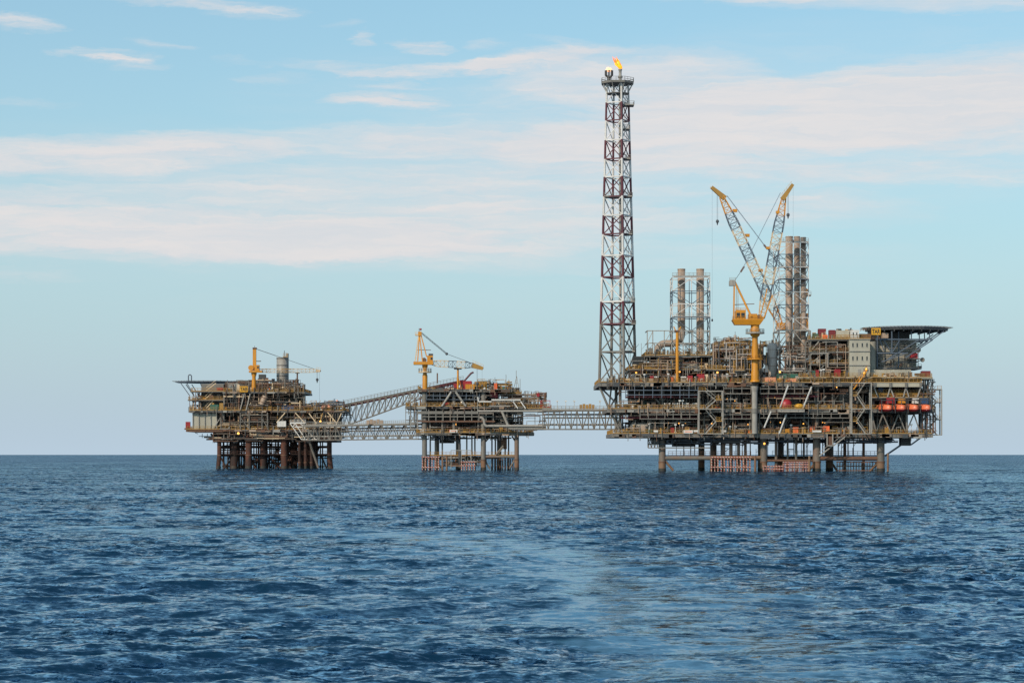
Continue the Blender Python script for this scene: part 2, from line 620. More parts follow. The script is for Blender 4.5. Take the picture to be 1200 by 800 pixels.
def lattice(mb, A, B, n, w, diag=None, x=True):
    """a planar truss: chords A (p->q) and B (p->q), n bays"""
    (a0, a1), (b0, b1) = A, B
    a0, a1, b0, b1 = map(Vector, (a0, a1, b0, b1))
    diag = diag or w
    for i in range(n):
        t0, t1 = i / n, (i + 1) / n
        pa, qa = a0.lerp(a1, t0), a0.lerp(a1, t1)
        pb, qb = b0.lerp(b1, t0), b0.lerp(b1, t1)
        mb.beam(pa, pb, diag)
        if x == 'x':
            mb.beam(pa, qb, diag)
            mb.beam(pb, qa, diag)
        elif x:
            if i % 2:
                mb.beam(pa, qb, diag)
            else:
                mb.beam(pb, qa, diag)
    mb.beam(a1, b1, diag)
    return mb


# ------------------------------------------------------------------ paints
mat('grey_steel', (0.165, 0.155, 0.138), 0.6, grime=0.5, scale=0.6)
mat('pale_steel', (0.29, 0.275, 0.248), 0.55, grime=0.4, scale=0.6)
mat('dark_steel', (0.05, 0.055, 0.06), 0.6, grime=0.25)
mat('blue_steel', (0.075, 0.10, 0.135), 0.55, grime=0.2)
mat('rust_steel', (0.15, 0.075, 0.045), 0.8, grime=0.6, grime_col=(0.05, 0.03, 0.025))
mat('rust_dark', (0.030, 0.017, 0.014), 0.85, grime=0.8, grime_col=(0.12, 0.036, 0.018), scale=0.6)
mat('leg_steel', (0.145, 0.128, 0.108), 0.65, grime=0.6, grime_col=(0.17, 0.075, 0.04))
mat('splash_paint', (0.20, 0.12, 0.072), 0.75, grime=0.85, grime_col=(0.13, 0.05, 0.025), scale=0.7)
mat('crane_yellow', (0.56, 0.225, 0.010), 0.45, grime=0.3, grime_col=(0.22, 0.10, 0.03))
mat('rail_yellow', (0.34, 0.18, 0.028), 0.55, grime=0.4, grime_col=(0.16, 0.09, 0.04))
mat('boom_tan', (0.60, 0.45, 0.29), 0.5, grime=0.3)
mat('dark_red', (0.17, 0.010, 0.018), 0.5, grime=0.3)
mat('marine_growth', (0.022, 0.024, 0.02), 0.7, grime=0.4)
mat('maroon', (0.085, 0.010, 0.020), 0.5, grime=0.15)
mat('tower_white', (0.60, 0.57, 0.54), 0.5, grime=0.25)
mat('red_paint', (0.30, 0.012, 0.018), 0.45, grime=0.2, grime_col=(0.15, 0.03, 0.03))
mat('orange_paint', (0.80, 0.15, 0.045), 0.4, grime=0.12)
mat('boat_orange', (0.72, 0.165, 0.07), 0.35, grime=0.08)
mat('boat_red', (0.14, 0.008, 0.012), 0.4, grime=0.1)
mat('green_paint', (0.02, 0.11, 0.075), 0.5, grime=0.25)
mat('blue_paint', (0.02, 0.07, 0.17), 0.5, grime=0.2)
mat('light_blue', (0.22, 0.33, 0.45), 0.5, grime=0.2)
mat('white_paint', (0.60, 0.58, 0.55), 0.45, grime=0.2)
mat('cream_panel', (0.36, 0.335, 0.27), 0.55, grime=0.3, grime_col=(0.2, 0.15, 0.09))
mat('stack_metal', (0.36, 0.265, 0.20), 0.55, metal=0.0, grime=0.5, grime_col=(0.17, 0.11, 0.075))
mat('vessel_metal', (0.37, 0.33, 0.30), 0.5, metal=0.0, grime=0.4)
mat('insulation', (0.36, 0.26, 0.19), 0.5, grime=0.4)
mat('vessel_brightened', (0.60, 0.54, 0.49), 0.5, grime=0.4)  # vessel_metal painted brighter to offset the shade the vessel stands in
mat('window_glass', (0.02, 0.025, 0.03), 0.12, grime=0.0)
mat('wire_grey', (0.15, 0.19, 0.24), 0.6, grime=0.0)
mat('rope', (0.06, 0.065, 0.075), 0.7, grime=0.0)
mat('deck_plate', (0.08, 0.077, 0.075), 0.7, grime=0.4)
mat('wall_dark', (0.035, 0.033, 0.032), 0.7, grime=0.5, grime_col=(0.03, 0.022, 0.02))  # near black, puts the deep shade of the deck interiors into the colour
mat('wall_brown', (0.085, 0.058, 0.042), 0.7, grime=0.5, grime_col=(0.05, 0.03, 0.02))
mat('sign_yellow', (0.58, 0.29, 0.012), 0.45, grime=0.1)
mat('black_paint', (0.01, 0.01, 0.01), 0.5, grime=0.0)
mat('salmon', (0.72, 0.30, 0.18), 0.45, grime=0.15)
emit('warm_lamp', (1.0, 0.42, 0.07), 2.6)
emit('white_lamp', (1.0, 0.86, 0.62), 4.0)
emit('flame_yellow', (1.0, 0.40, 0.015), 0.95)
emit('flame_orange', (1.0, 0.17, 0.02), 0.8)
emit('flame_pale', (1.0, 0.62, 0.34), 0.75)


def striped(name, c1, c2, period):
    m = bpy.data.materials.new(name)
    m.use_nodes = True
    T = NT(m.node_tree)
    b = m.node_tree.nodes['Principled BSDF']
    b.inputs['Roughness'].default_value = 0.6
    g = T.n('ShaderNodeNewGeometry')
    s = T.n('ShaderNodeSeparateXYZ')
    T.link(g.outputs['Position'], s.inputs[0])
    f = T.m('FRACT', T.m('MULTIPLY', T.m('ADD', T.m('ADD', s.outputs[0], s.outputs[2]), 500.0), 1 / period))
    n1 = T.noise(g.outputs['Position'], 1.2, 5, 0.6).outputs[0]
    base = T.mix(T.m('GREATER_THAN', f, 0.5), c1, c2)
    T.link(T.mix(T.m('MULTIPLY', T.smooth(n1, 0.45, 0.75), 0.6), base, (0.16, 0.06, 0.04)), b.inputs['Base Color'])
    MATS[name] = m


striped('fender_stripe', (0.34, 0.04, 0.028), (0.50, 0.40, 0.34), 0.8)

# ------------------------------------------------------------------ shared platform builders
def deck(parent, name, px0, px1, py, Yf, Yb, band=4.2, rails='fblr', girder='grey_steel', plate='deck_plate', joists=True, railmat='rail_yellow', stiff=10.0):
    """a steel deck: plate, edge girders with stiffeners, joists below and handrails"""
    x0, x1 = xx(px0, Yf), xx(px1, Yf)
    z = zz(py, Yf)
    h = band * Yf / F_PX
    d = MB().box(x0, x1, Yf, Yb, z - 0.12, z).build(name, plate, parent)
    g = MB().box(x0 - 0.04, x1 + 0.04, Yf - 0.25, Yf - 0.003, z - h, z + 0.04)
    g.build('edge_girder', girder, d)
    MB().box(x0 - 0.04, x1 + 0.04, Yb + 0.003, Yb + 0.25, z - h, z + 0.04).build('edge_girder', girder, d)
    MB().box(x0 - 0.3, x0 - 0.045, Yf - 0.25, Yb + 0.25, z - h, z + 0.04).build('edge_girder', girder, d)
    MB().box(x1 + 0.045, x1 + 0.3, Yf - 0.25, Yb + 0.25, z - h, z + 0.04).build('edge_girder', girder, d)
    st = MB()
    step = stiff * Yf / F_PX
    k = int((x1 - x0) / step)
    for i in range(k + 1):
        xc = x0 + 0.4 + i * step
        st.box(xc - 0.06, xc + 0.06, Yf - 0.42, Yf - 0.252, z - h, z)
    st.box(x0, x1, Yf - 0.45, Yf - 0.252, z - 0.10, z + 0.05)
    st.box(x0, x1, Yf - 0.45, Yf - 0.252, z - h - 0.02, z - h + 0.1)
    st.build('girder_stiffener', girder, d)
    if joists:
        j = MB()
        n = max(2, int((x1 - x0) / 3.2))
        for i in range(n + 1):
            xc = x0 + 0.3 + (x1 - x0 - 0.6) * i / n
            j.box(xc - 0.12, xc + 0.12, Yf, Yb, z - h * 0.8, z - 0.123)
        m = max(2, int((Yb - Yf) / 6))
        for i in range(1, m):
            yc = Yf + (Yb - Yf) * i / m
            j.box(x0, x1, yc - 0.2, yc + 0.2, z - h * 0.95, z - h * 0.802)
        j.build('joists', 'dark_steel', d)
    sides = {'f': [(x0, Yf - 0.2, z), (x1, Yf - 0.2, z)], 'b': [(x0, Yb, z), (x1, Yb, z)],
             'l': [(x0, Yf, z), (x0, Yb, z)], 'r': [(x1, Yf, z), (x1, Yb, z)]}
    for c in rails:
        MB().rail(sides[c]).build('handrail', railmat, d)
    return d


def rack(parent, px0, px1, py0, py1, Y, rows, bays, m='grey_steel', w=0.2, back=1.2, trays=True):
    """open frame of hangers and rails below a deck edge, with cable trays in it"""
    f = MB()
    for i in range(bays + 1):
        px = px0 + (px1 - px0) * i / bays
        f.beam(pt(px, py0, Y), pt(px, py1, Y), w)
        f.beam(pt(px, py1, Y), pt(px, py1, Y) + Vector((0, back, 0)), w)
    for r in rows:
        f.beam(pt(px0, r, Y), pt(px1, r, Y), w * 1.15)
    o = f.build('hanger_frame', m, parent)
    if trays:
        t = MB()
        for k, r in enumerate(rows):
            p, q = pt(px0, r, Y), pt(px1, r, Y)
            t.box(p.x, q.x, Y + 0.4, Y + back, p.z - 0.18, p.z - 0.05)
        t.build('cable_tray', 'wall_dark', o)
    return o


def pipes(parent, x0, x1, y0, y1, z0, z1, n, seed, mats=('grey_steel', 'rust_steel', 'dark_steel'), rr=(0.06, 0.22), name='pipework'):
    """a tangle of pipe runs, risers, valves and small supports: one part per paint"""
    R = random.Random(seed)
    mbs = {m: MB() for m in mats}
    for i in range(n):
        mb = mbs[R.choice(mats)]
        r = R.uniform(*rr)
        p = Vector((R.uniform(x0, x1), R.uniform(y0, y1), R.uniform(z0, z1)))
        pts_ = [p.copy()]
        for k in range(R.randint(2, 4)):
            ax = R.choice('xxxzzy')
            q = pts_[-1].copy()
            if ax == 'x':
                q.x = min(x1, max(x0, q.x + R.choice((-1, 1)) * R.uniform(0.15, 0.6) * min(12, x1 - x0)))
            elif ax == 'z':
                q.z = R.uniform(z0, z1)
            else:
                q.y = min(y1, max(y0, q.y + R.uniform(-4, 4)))
            if (q - pts_[-1]).length > 0.4:
                pts_.append(q)
        if len(pts_) < 2:
            continue
        mb.pipe(pts_, r, n=7)
        if R.random() < 0.5:
            c = pts_[0].lerp(pts_[1], 0.5)
            mb.ball(c, r * 1.9, n=7, m=5)
            mb.tube(c, c + Vector((0, 0, r * 4)), r * 0.4, n=6)
            mb.tube(c + Vector((0, 0, r * 4)), c + Vector((0, 0, r * 4 + 0.06)), r * 1.8, n=8)
    for m, mb in mbs.items():
        if mb.v:
            mb.build(name, m, parent, kind='stuff')


def studs(parent, x0, x1, y0, y1, z0, z1, n, seed, m='grey_steel', w=(0.1, 0.22), name='posts'):
    """thin posts, knee braces and brackets between two decks"""
    R = random.Random(seed)
    mb = MB()
    for i in range(n):
        x, y = R.uniform(x0, x1), R.uniform(y0, y1)
        ww = R.uniform(*w)
        zt = z1 if R.random() < 0.6 else R.uniform(z0 + 0.3 * (z1 - z0), z1)
        mb.beam((x, y, z0), (x, y, zt), ww)
        if R.random() < 0.4:
            mb.beam((x, y, zt - 0.1), (min(x1, x + R.uniform(0.8, 2.6)), y, zt - 0.1), ww)
        if R.random() < 0.3:
            mb.beam((x, y, zt * 0.5 + z0 * 0.5), (min(x1, x + 1.6), y, zt), ww * 0.7)
    mb.build(name, m, parent, kind='stuff')


def pump_skid(loc, s, label, group, body='grey_steel', seed=0):
    R = random.Random(seed)
    t = thing('pump_skid', label, 'pump skid', loc, group)
    x, y, z = loc
    MB().box(x - s, x + s, y - 0.5 * s, y + 0.5 * s, z, z + 0.18 * s).build('base_frame', 'dark_steel', t)
    MB().lathe((x - 0.85 * s, y, z + 0.55 * s), [(0.05 * s, 0), (0.3 * s, 0.03), (0.34 * s, 0.2 * s), (0.34 * s, 0.8 * s), (0.2 * s, 0.9 * s)], 12, 'x').build('motor', body, t)
    MB().lathe((x + 0.15 * s, y, z + 0.5 * s), [(0.12 * s, -0.1 * s), (0.12 * s, 0.1 * s), (0.38 * s, 0.12 * s), (0.42 * s, 0.35 * s), (0.2 * s, 0.5 * s)], 12, 'x').build('pump_casing', 'rust_steel' if R.random() < 0.4 else body, t)
    mb = MB().pipe([(x + 0.45 * s, y, z + 0.6 * s), (x + 0.45 * s, y, z + 1.5 * s), (x + 0.9 * s, y, z + 1.5 * s), (x + 0.9 * s, y, z + 0.15 * s)], 0.11 * s, 8)
    mb.build('discharge_pipe', body, t)
    return t


def manifold(loc, s, label, group):
    t = thing('valve_manifold', label, 'valve manifold', loc, group)
    x, y, z = loc
    MB().box(x - s, x + s, y - 0.35, y + 0.35, z, z + 0.9).build('cabinet', 'pale_steel', t)
    for i in range(4):
        xc = x - s + s * (0.25 + 0.5 * i)
        m = MB().tube((xc, y, z + 0.903), (xc, y, z + 1.45), 0.10, n=8).ball((xc, y, z + 1.55), 0.27, 8, 5)
        m.build('valve_head', 'white_paint', t)
    return t


def container(px0, px1, py0, py1, Y, depth, m, name, label, cat, group=None, ribs=7):
    """a steel box: corrugated walls, corner posts and door bars"""
    a, b = pt(px0, py1, Y), pt(px1, py0, Y)
    t = thing(name, label, cat, ((a.x + b.x) / 2, Y + depth / 2, a.z), group)
    w, h = b.x - a.x, b.z - a.z
    MB().box(a.x + 0.05, b.x - 0.05, Y + 0.06, Y + depth - 0.06, a.z + 0.06, b.z - 0.06).build('wall', m, t)
    e = MB()
    for x in (a.x + 0.07, b.x - 0.07):
        for y in (Y + 0.07, Y + depth - 0.07):
            e.beam((x, y, a.z), (x, y, b.z), 0.16)
    for z in (a.z + 0.08, b.z - 0.08):
        for y in (Y + 0.07, Y + depth - 0.07):
            e.beam((a.x, y, z), (b.x, y, z), 0.15)
        for x in (a.x + 0.07, b.x - 0.07):
            e.beam((x, Y + 0.07, z), (x, Y + depth - 0.07, z), 0.14)
    e.build('corner_frame', m, t)
    r = MB()
    for i in range(ribs):
        x = a.x + w * (i + 0.5) / ribs
        r.box(x - w / ribs * 0.22, x + w / ribs * 0.22, Y - 0.005, Y + 0.055, a.z + 0.15, b.z - 0.15)
    r.build('corrugation', m, t)
    return t


def drum(c, r, L, axis, label, group, m='vessel_metal', name='pressure_vessel', cat='vessel', saddle=None):
    """horizontal pressure vessel with dished ends, saddles and a nozzle"""
    c = Vector(c)
    t = thing(name, label, cat, (c.x, c.y, c.z - r - 0.5), group)
    prof = [(0.05 * r, -L / 2 - 0.45 * r), (0.5 * r, -L / 2 - 0.38 * r), (0.86 * r, -L / 2 - 0.18 * r), (r, -L / 2), (r, L / 2), (0.86 * r, L / 2 + 0.18 * r), (0.5 * r, L / 2 + 0.38 * r), (0.05 * r, L / 2 + 0.45 * r)]
    MB().lathe(c, prof, 20, axis).build('shell', m, t)
    d = Vector((1, 0, 0)) if axis == 'x' else Vector((0, 1, 0))
    for k in (-0.3, 0.3):
        p = c + d * (k * L)
        if axis == 'x':
            sb = MB().box(p.x - 0.25, p.x + 0.25, p.y - r * 0.75, p.y + r * 0.75, c.z - r - 0.5, c.z - 0.62 * r)
        else:
            sb = MB().box(p.x - r * 0.75, p.x + r * 0.75, p.y - 0.25, p.y + 0.25, c.z - r - 0.5, c.z - 0.62 * r)
        sb.build('saddle', 'dark_steel', t)
    n = MB().tube(c + Vector((0, 0, r * 0.9)), c + Vector((0, 0, r + 0.5)), 0.22 * r, n=10).tube(c + Vector((0, 0, r + 0.5)), c + Vector((0, 0, r + 0.62)), 0.36 * r, n=10)
    n.build('nozzle', 'grey_steel', t)
    return t


def column_vessel(c, r, h, label, group, m='vessel_metal', bands=4, rail=True):
    """upright vessel: skirt, dished head, stiffening bands, top platform"""
    c = Vector(c)
    t = thing('upright_vessel', label, 'vessel', c, group)
    MB().lathe(c, [(r * 0.9, 0), (r * 0.9, 0.12 * h), (r, 0.13 * h), (r, 0.93 * h), (0.9 * r, 0.965 * h), (0.5 * r, 0.993 * h), (0.1 * r, h)], 20).build('shell', m, t)
    for i in range(bands):
        z = h * (0.2 + 0.62 * i / max(1, bands - 1))
        MB().lathe(c + Vector((0, 0, z)), [(r * 1.0, 0), (r * 1.045, 0.02), (r * 1.045, 0.16), (r, 0.18)], 20).build('band', 'stack_metal', t)
    MB().tube(c + Vector((0, 0, h * 0.98)), c + Vector((0, 0, h + 0.9)), 0.16 * r, n=8).build('vent_pipe', 'grey_steel', t)
    if rail:
        z = c.z + 0.84 * h
        pl = MB().lathe((c.x, c.y, z), [(r * 1.05, 0), (r + 1.1, 0), (r + 1.1, 0.12), (r * 1.05, 0.12)], 16).build('top_platform', 'grey_steel', t)
        pr = [(c.x + (r + 1.0) * math.cos(2 * math.pi * i / 10), c.y + (r + 1.0) * math.sin(2 * math.pi * i / 10), z + 0.12) for i in range(11)]
        MB().rail(pr).build('handrail', 'rail_yellow', pl)
    return t


def lamp(px, py, Y, label, group, m='warm_lamp', r=0.2):
    p = pt(px, py, Y)
    t = thing('floodlight', label, 'lamp', p, group)
    MB().box(p.x - r * 1.2, p.x + r * 1.2, p.y, p.y + r * 1.6, p.z - r, p.z + r).build('housing', 'grey_steel', t)
    MB().ball((p.x, p.y - 0.02, p.z), r * 0.9, 8, 6, sy=0.5).build('lens', m, t)
    MB().beam((p.x, p.y + r * 1.62, p.z), (p.x, p.y + r * 1.62, p.z + 1.3), 0.09).build('bracket', 'grey_steel', t)
    return t


def lamp_post(px, py, Y, h, label, group):
    p = pt(px, py, Y)
    t = thing('lamp_post', label, 'lamp post', p, group)
    MB().tube(p, p + Vector((0, 0, h)), 0.09, n=8).build('pole', 'white_paint', t)
    MB().box(p.x - 0.32, p.x + 0.32, p.y - 0.35, p.y + 0.2, p.z + h, p.z + h + 0.4).build('lamp_head', 'white_paint', t)
    return t


def flight(mb, p, q, w=0.9, treads=None):
    """one stair flight between p and q with stringers, treads and sloping rails"""
    p, q = Vector(p), Vector(q)
    dy = Vector((0, w / 2, 0))
    for s in (-1, 1):
        mb.beam(p + dy * s, q + dy * s, 0.1, 0.28)
        mb.beam(p + dy * s + Vector((0, 0, 1.05)), q + dy * s + Vector((0, 0, 1.05)), 0.07)
    n = treads or max(3, int(abs(q.z - p.z) / 0.3))
    for i in range(n):
        c = p.lerp(q, (i + 0.5) / n)
        mb.box(c.x - 0.13, c.x + 0.13, c.y - w / 2, c.y + w / 2, c.z - 0.02, c.z + 0.02)
    return mb


def stair_tower(px0, px1, levels, Y, depth, label, m='pale_steel', post_px=None, first=1):
    """open stair tower: posts, landings and zigzag flights. levels are photo rows, top first"""
    x0, x1 = xx(px0, Y), xx(px1, Y)
    zs = [zz(p, Y) for p in levels]
    t = thing('stair_tower', label, 'stair tower', ((x0 + x1) / 2, Y + depth / 2, zs[-1]))
    for x in (x0, x1):
        for y in (Y, Y + depth):
            MB().beam((x, y, zs[-1]), (x, y, zs[0]), 0.32).build('post', m, t)
    for z in zs:
        f = MB()
        for y in (Y, Y + depth):
            f.beam((x0, y, z), (x1, y, z), 0.24)
        for x in (x0, x1):
            f.beam((x, Y, z), (x, Y + depth, z), 0.24)
        f.build('landing_frame', m, t)
    up = first
    for za, zb in zip(zs[1:], zs[:-1]):
        zm = (za + zb) / 2
        w = (x1 - x0) * 0.28
        xa, xb = (x0 + w, x1 - w)
        a, b = (xa, xb) if up > 0 else (xb, xa)
        st = MB()
        flight(st, (a, Y + depth * 0.28, za), (b, Y + depth * 0.28, zm), 1.0)
        flight(st, (b, Y + depth * 0.72, zm), (a, Y + depth * 0.72, zb), 1.0)
        st.build('stair_flight', m, t)
        l = MB()
        e = x1 if up > 0 else x0
        l.box(min(b, e), max(b, e), Y + 0.2, Y + depth - 0.2, zm - 0.1, zm)
        l.build('landing', 'grey_steel', t)
        MB().rail([(min(b, e), Y + 0.2, zm), (max(b, e), Y + 0.2, zm)]).build('handrail', 'rail_yellow', t)
        e2 = x0 if up > 0 else x1
        MB().box(min(a, e2), max(a, e2), Y + 0.2, Y + depth - 0.2, zb - 0.24, zb - 0.13).build('landing', 'grey_steel', t)
        MB().rail([(min(a, e2), Y + 0.2, zb - 0.13), (max(a, e2), Y + 0.2, zb - 0.13)]).build('handrail', 'rail_yellow', t)
    return t


def boom(parent, foot, tip, wmid, wtip, segs, mats, bay=1.7, chord=0.2, name='boom_section', ends=0.12, w0=None, updir=None):
    """square lattice crane boom, tapered at both ends, one part per painted section"""
    foot, tip = Vector(foot), Vector(tip)
    d = (tip - foot)
    L = d.length
    d.normalize()
    side = Vector((0, 1, 0))
    nrm = d.cross(side).normalized()
    side = nrm.cross(d).normalized()
    w0 = w0 or wtip

    def width(t):
        if t < ends:
            return w0 + (wmid - w0) * t / ends
        if t > 1 - ends * 1.3:
            return wtip + (wmid - wtip) * (1 - t) / (ends * 1.3)
        return wmid

    def corners(t):
        c = foot.lerp(tip, t)
        w = width(t) / 2
        return [c + nrm * (a * w) + side * (b * w) for a, b in ((-1, -1), (1, -1), (1, 1), (-1, 1))]
    for k in range(segs):
        t0, t1 = k / segs, (k + 1) / segs
        n = max(2, int(round(L * (t1 - t0) / bay)))
        mb = MB()
        for i in range(n):
            a, b = corners(t0 + (t1 - t0) * i / n), corners(t0 + (t1 - t0) * (i + 1) / n)
            for j in range(4):
                mb.beam(a[j], b[j], chord)
                mb.beam(a[j], a[(j + 1) % 4], chord * 0.6)
                if (i + j) % 2:
                    mb.beam(a[j], b[(j + 1) % 4], chord * 0.62)
                else:
                    mb.beam(a[(j + 1) % 4], b[j], chord * 0.62)
        mb.build(name, mats[k % len(mats)], parent)
    return nrm, side, d

# ------------------------------------------------------------------ the large platform
YA, YB = 700.0, 742.0
A = thing('production_platform', 'largest offshore platform on the right, grey three-deck steel structure on thick legs', 'oil platform', (xx(905, 720), 720, 0.0), 'offshore platforms linked by bridges')


def jacket_leg(parent, px, Y, r, ztop, mm='leg_steel', sp='splash_paint', splash=2.6, lean=0.0, name='leg'):
    x = xx(px, Y)
    o = MB().tube((x, Y, splash), (x, Y, ztop), r, n=18).build(name, mm, parent)
    MB().tube((x - lean, Y, -5.0), (x, Y, splash + 0.05), r * 1.05, r * 1.03, n=18).build('splash_zone_coating', sp, o)
    MB().tube((x - lean, Y, -5.2), (x - lean * 0.25, Y, 0.95), r * 1.09, n=18).build('marine_growth', 'marine_growth', o)
    MB().tube((x, Y, splash), (x, Y, splash + 0.35), r * 1.12, n=18).build('collar', 'rust_steel', o)
    return o


zD1, zD2, zU = zz(508, YA), zz(479, YA), zz(448, YA)
for px, Y, r in ((776, 704, 1.02), (836, 722, 0.98), (895, 704, 1.0), (957, 704, 1.15), (1032, 704, 1.15), (822, 738, 0.95), (972, 722, 1.05), (915, 738, 0.95)):
    jacket_leg(A, px, Y, r, zD1 - 0.9)
for px, Y, r in ((848, 706, 0.5), (856.5, 706, 0.52), (865.5, 706, 0.45), (873.5, 706, 0.42), (909.5, 705, 0.42), (923, 706, 0.3), (933, 705, 0.36), (990, 712, 0.45), (1012, 712, 0.4), (942, 715, 0.3), (890, 716, 0.5)):
    jacket_leg(A, px, Y, r, zD1 - 0.9, splash=1.8, name='caisson', mm='leg_steel' if px < 960 else 'rust_steel')
# jacket bracing just above the water
for (p0, p1, py, Y, r, m) in ((776, 836, 536.5, 704.0, 0.62, 'leg_steel'), (836, 895, 536.0, 704.0, 0.55, 'splash_paint'), (957, 1032, 537, 704.0, 0.62, 'rust_steel'), (895, 957, 539.5, 704.0, 0.35, 'rust_steel'),
                              (836, 972, 537, 722.0, 0.55, 'rust_steel'), (822, 1032, 536, 738.0, 0.5, 'rust_steel')):
    a, b = pt(p0, py, Y), pt(p1, py, Y)
    MB().tube(a, b, r, n=14).build('horizontal_brace', m, A)
for (a, b) in ((pt(777, 537, 704), pt(789, 551, 704)), (pt(1032, 538, 704), pt(1016, 556, 708)), (pt(836, 537, 722), pt(846, 556, 722)), (pt(972, 538, 722), pt(984, 556, 722)), (pt(957, 540, 704), pt(944, 556, 706))):
    MB().tube(a, b, 0.34, n=12).build('diagonal_brace', 'splash_paint', A)
MB().tube(pt(1037, 534, 705), pt(1056, 521, 705), 0.28, n=10).build('diagonal_brace', 'blue_steel', A)
MB().tube(pt(1040.5, 556, 703), pt(1040.5, 531, 703), 0.3, n=10).build('riser', 'splash_paint', A)
for p0, p1, py, Y in ((783, 880, 533.2, 704.2), (905, 955, 532.5, 710), (970, 1030, 533, 708)):
    a, b = pt(p0, py, Y), pt(p1, py, Y)
    w = MB().box(a.x, b.x, Y, Y + 1.4, a.z - 0.1, a.z).build('walkway', 'rust_steel', A)
    MB().rail([(a.x, Y, a.z), (b.x, Y, a.z)], toe=False).build('handrail', 'rust_steel', w)
# dark grillage of a boat landing between the right-hand legs
bl = MB()
for i in range(15):
    px = 981 + i * 3.2
    bl.beam(pt(px, 540.5, 707), pt(px, 556, 707), 0.22)
for py in (541, 546, 551):
    bl.beam(pt(980, py, 707), pt(1028, py, 707), 0.28)
bl.build('boat_landing', 'rust_steel', A)

# three main decks
d1 = deck(A, 'lower_deck', 718, 1092, 508, YA, YB, 4.4)
d2 = deck(A, 'middle_deck', 713, 1095, 479, YA, YB, 4.2, rails='fbr')
du = deck(A, 'upper_deck', 702.5, 1080, 448, YA, YB, 4.6)
dq = deck(A, 'quarters_deck', 936, 1092, 442, YA + 0.6, YB, 1.8, rails='fr', girder='cream_panel')
for px in (940, 960, 985, 1010, 1035, 1055, 1074):
    MB().beam(pt(px, 447.6, 701), pt(px, 444, 701), 0.4).build('stub_column', 'dark_steel', A)
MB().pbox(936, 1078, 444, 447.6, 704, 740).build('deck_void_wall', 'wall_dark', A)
MB().pbox(1026, 1080, 448.6, 453.2, 699.2, 699.6).build('box_girder', 'cream_panel', A)
for px in (1025, 1043.5, 1062, 1079):
    MB().pbox(px - 1.3, px + 1.3, 447.8, 454, 698.7, 699.1).build('girder_bracket', 'grey_steel', A)
wk = deck(A, 'lifeboat_walkway', 1021, 1089, 465.4, YA + 0.5, 706, 1.2, rails='f', joists=False)
MB().rail([pt(1021, 462, 701.5), pt(1089, 462, 701.5)], post=0.9).build('handrail', 'rail_yellow', A)

# columns and braces between decks
for px, Y, r in ((776, 704, 0.78), (836, 712, 0.7), (957, 704, 0.85), (1020, 704, 0.6), (1062, 706, 0.5), (915, 712, 0.7), (722, 712, 0.45), (727, 703, 0.35)):
    x = xx(px, Y)
    MB().tube((x, Y, zD1), (x, Y, zU - 1.1), r, n=16).build('deck_column', 'grey_steel', A)
cp = MB().tube(pt(884.3, 508, 698.4), pt(884.3, 452.3, 698.4), 0.82, n=20).build('crane_column', 'pale_steel', A)
MB().tube(pt(884.3, 484, 698.4), pt(884.3, 478.5, 698.4), 0.98, n=20).build('collar', 'grey_steel', cp)
MB().lathe(pt(884.3, 459, 698.4), [(0.82, 0), (1.05, 1.0), (1.05, 1.6)], 20).build('flared_head', 'pale_steel', cp)
for a, b in (((774.5, 506), (761, 491)), ((778, 506), (796, 491)), ((955, 506), (941, 491)), ((959, 506), (973, 491)), ((897, 506), (889, 492)), ((998, 452.5), (990, 462)), ((840, 478), (848, 466)), ((776, 476), (766, 464)), ((957, 476), (968, 464))):
    MB().tube(pt(*a, 703), pt(*b, 703), 0.36, n=12).build('diagonal_brace', 'grey_steel', A)
for a, b in (((923.6, 451.5), (914, 478)), ((951, 453), (941, 478)), ((903.5, 482), (895.5, 501)), ((921.5, 485), (913.2, 508))):
    MB().beam(pt(*a, 698.2), pt(*b, 696.6), 0.3).build('boom_prop', 'white_paint', A)
# flare tower overhang bracket on the left
for a, b, m, r in (((702.5, 452.5, 702), (713.5, 478.5, 702), 'grey_steel', 0.34), ((702.5, 452.5, 702.5), (727, 477, 702.5), 'dark_steel', 0.26), ((716.5, 453, 708), (713.5, 478.5, 706), 'grey_steel', 0.24), ((729, 453, 706), (714, 478.5, 705), 'dark_steel', 0.24),
                   ((716, 483.5, 702), (727, 506, 702), 'grey_steel', 0.34), ((729, 484, 706), (719, 506, 706), 'grey_steel', 0.24)):
    MB().tube(pt(*a), pt(*b), r, n=10).build('overhang_brace', m, A)

# firewalls closing the decks; interior shade is put into their dark colour
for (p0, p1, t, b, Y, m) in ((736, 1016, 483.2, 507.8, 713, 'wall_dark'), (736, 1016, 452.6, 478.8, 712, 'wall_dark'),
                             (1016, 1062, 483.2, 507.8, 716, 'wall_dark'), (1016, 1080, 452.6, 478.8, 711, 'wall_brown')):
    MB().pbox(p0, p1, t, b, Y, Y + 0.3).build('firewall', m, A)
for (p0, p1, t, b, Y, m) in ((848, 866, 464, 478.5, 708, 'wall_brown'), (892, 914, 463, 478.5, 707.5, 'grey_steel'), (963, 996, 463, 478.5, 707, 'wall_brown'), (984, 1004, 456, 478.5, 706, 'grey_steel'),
                             (985, 998, 493, 507.5, 706, 'grey_steel'), (960, 973, 470, 478.5, 705, 'rust_steel'), (918, 936, 467, 478.5, 705.5, 'grey_steel'), (1024, 1040, 497, 507.5, 708, 'wall_brown'), (1046, 1062, 494, 507.5, 708, 'grey_steel')):
    c = pt(p0, b, Y)
    w = MB().pbox(p0, p1, t, b, Y, Y + 3.0).build('equipment_room_wall', m, A)

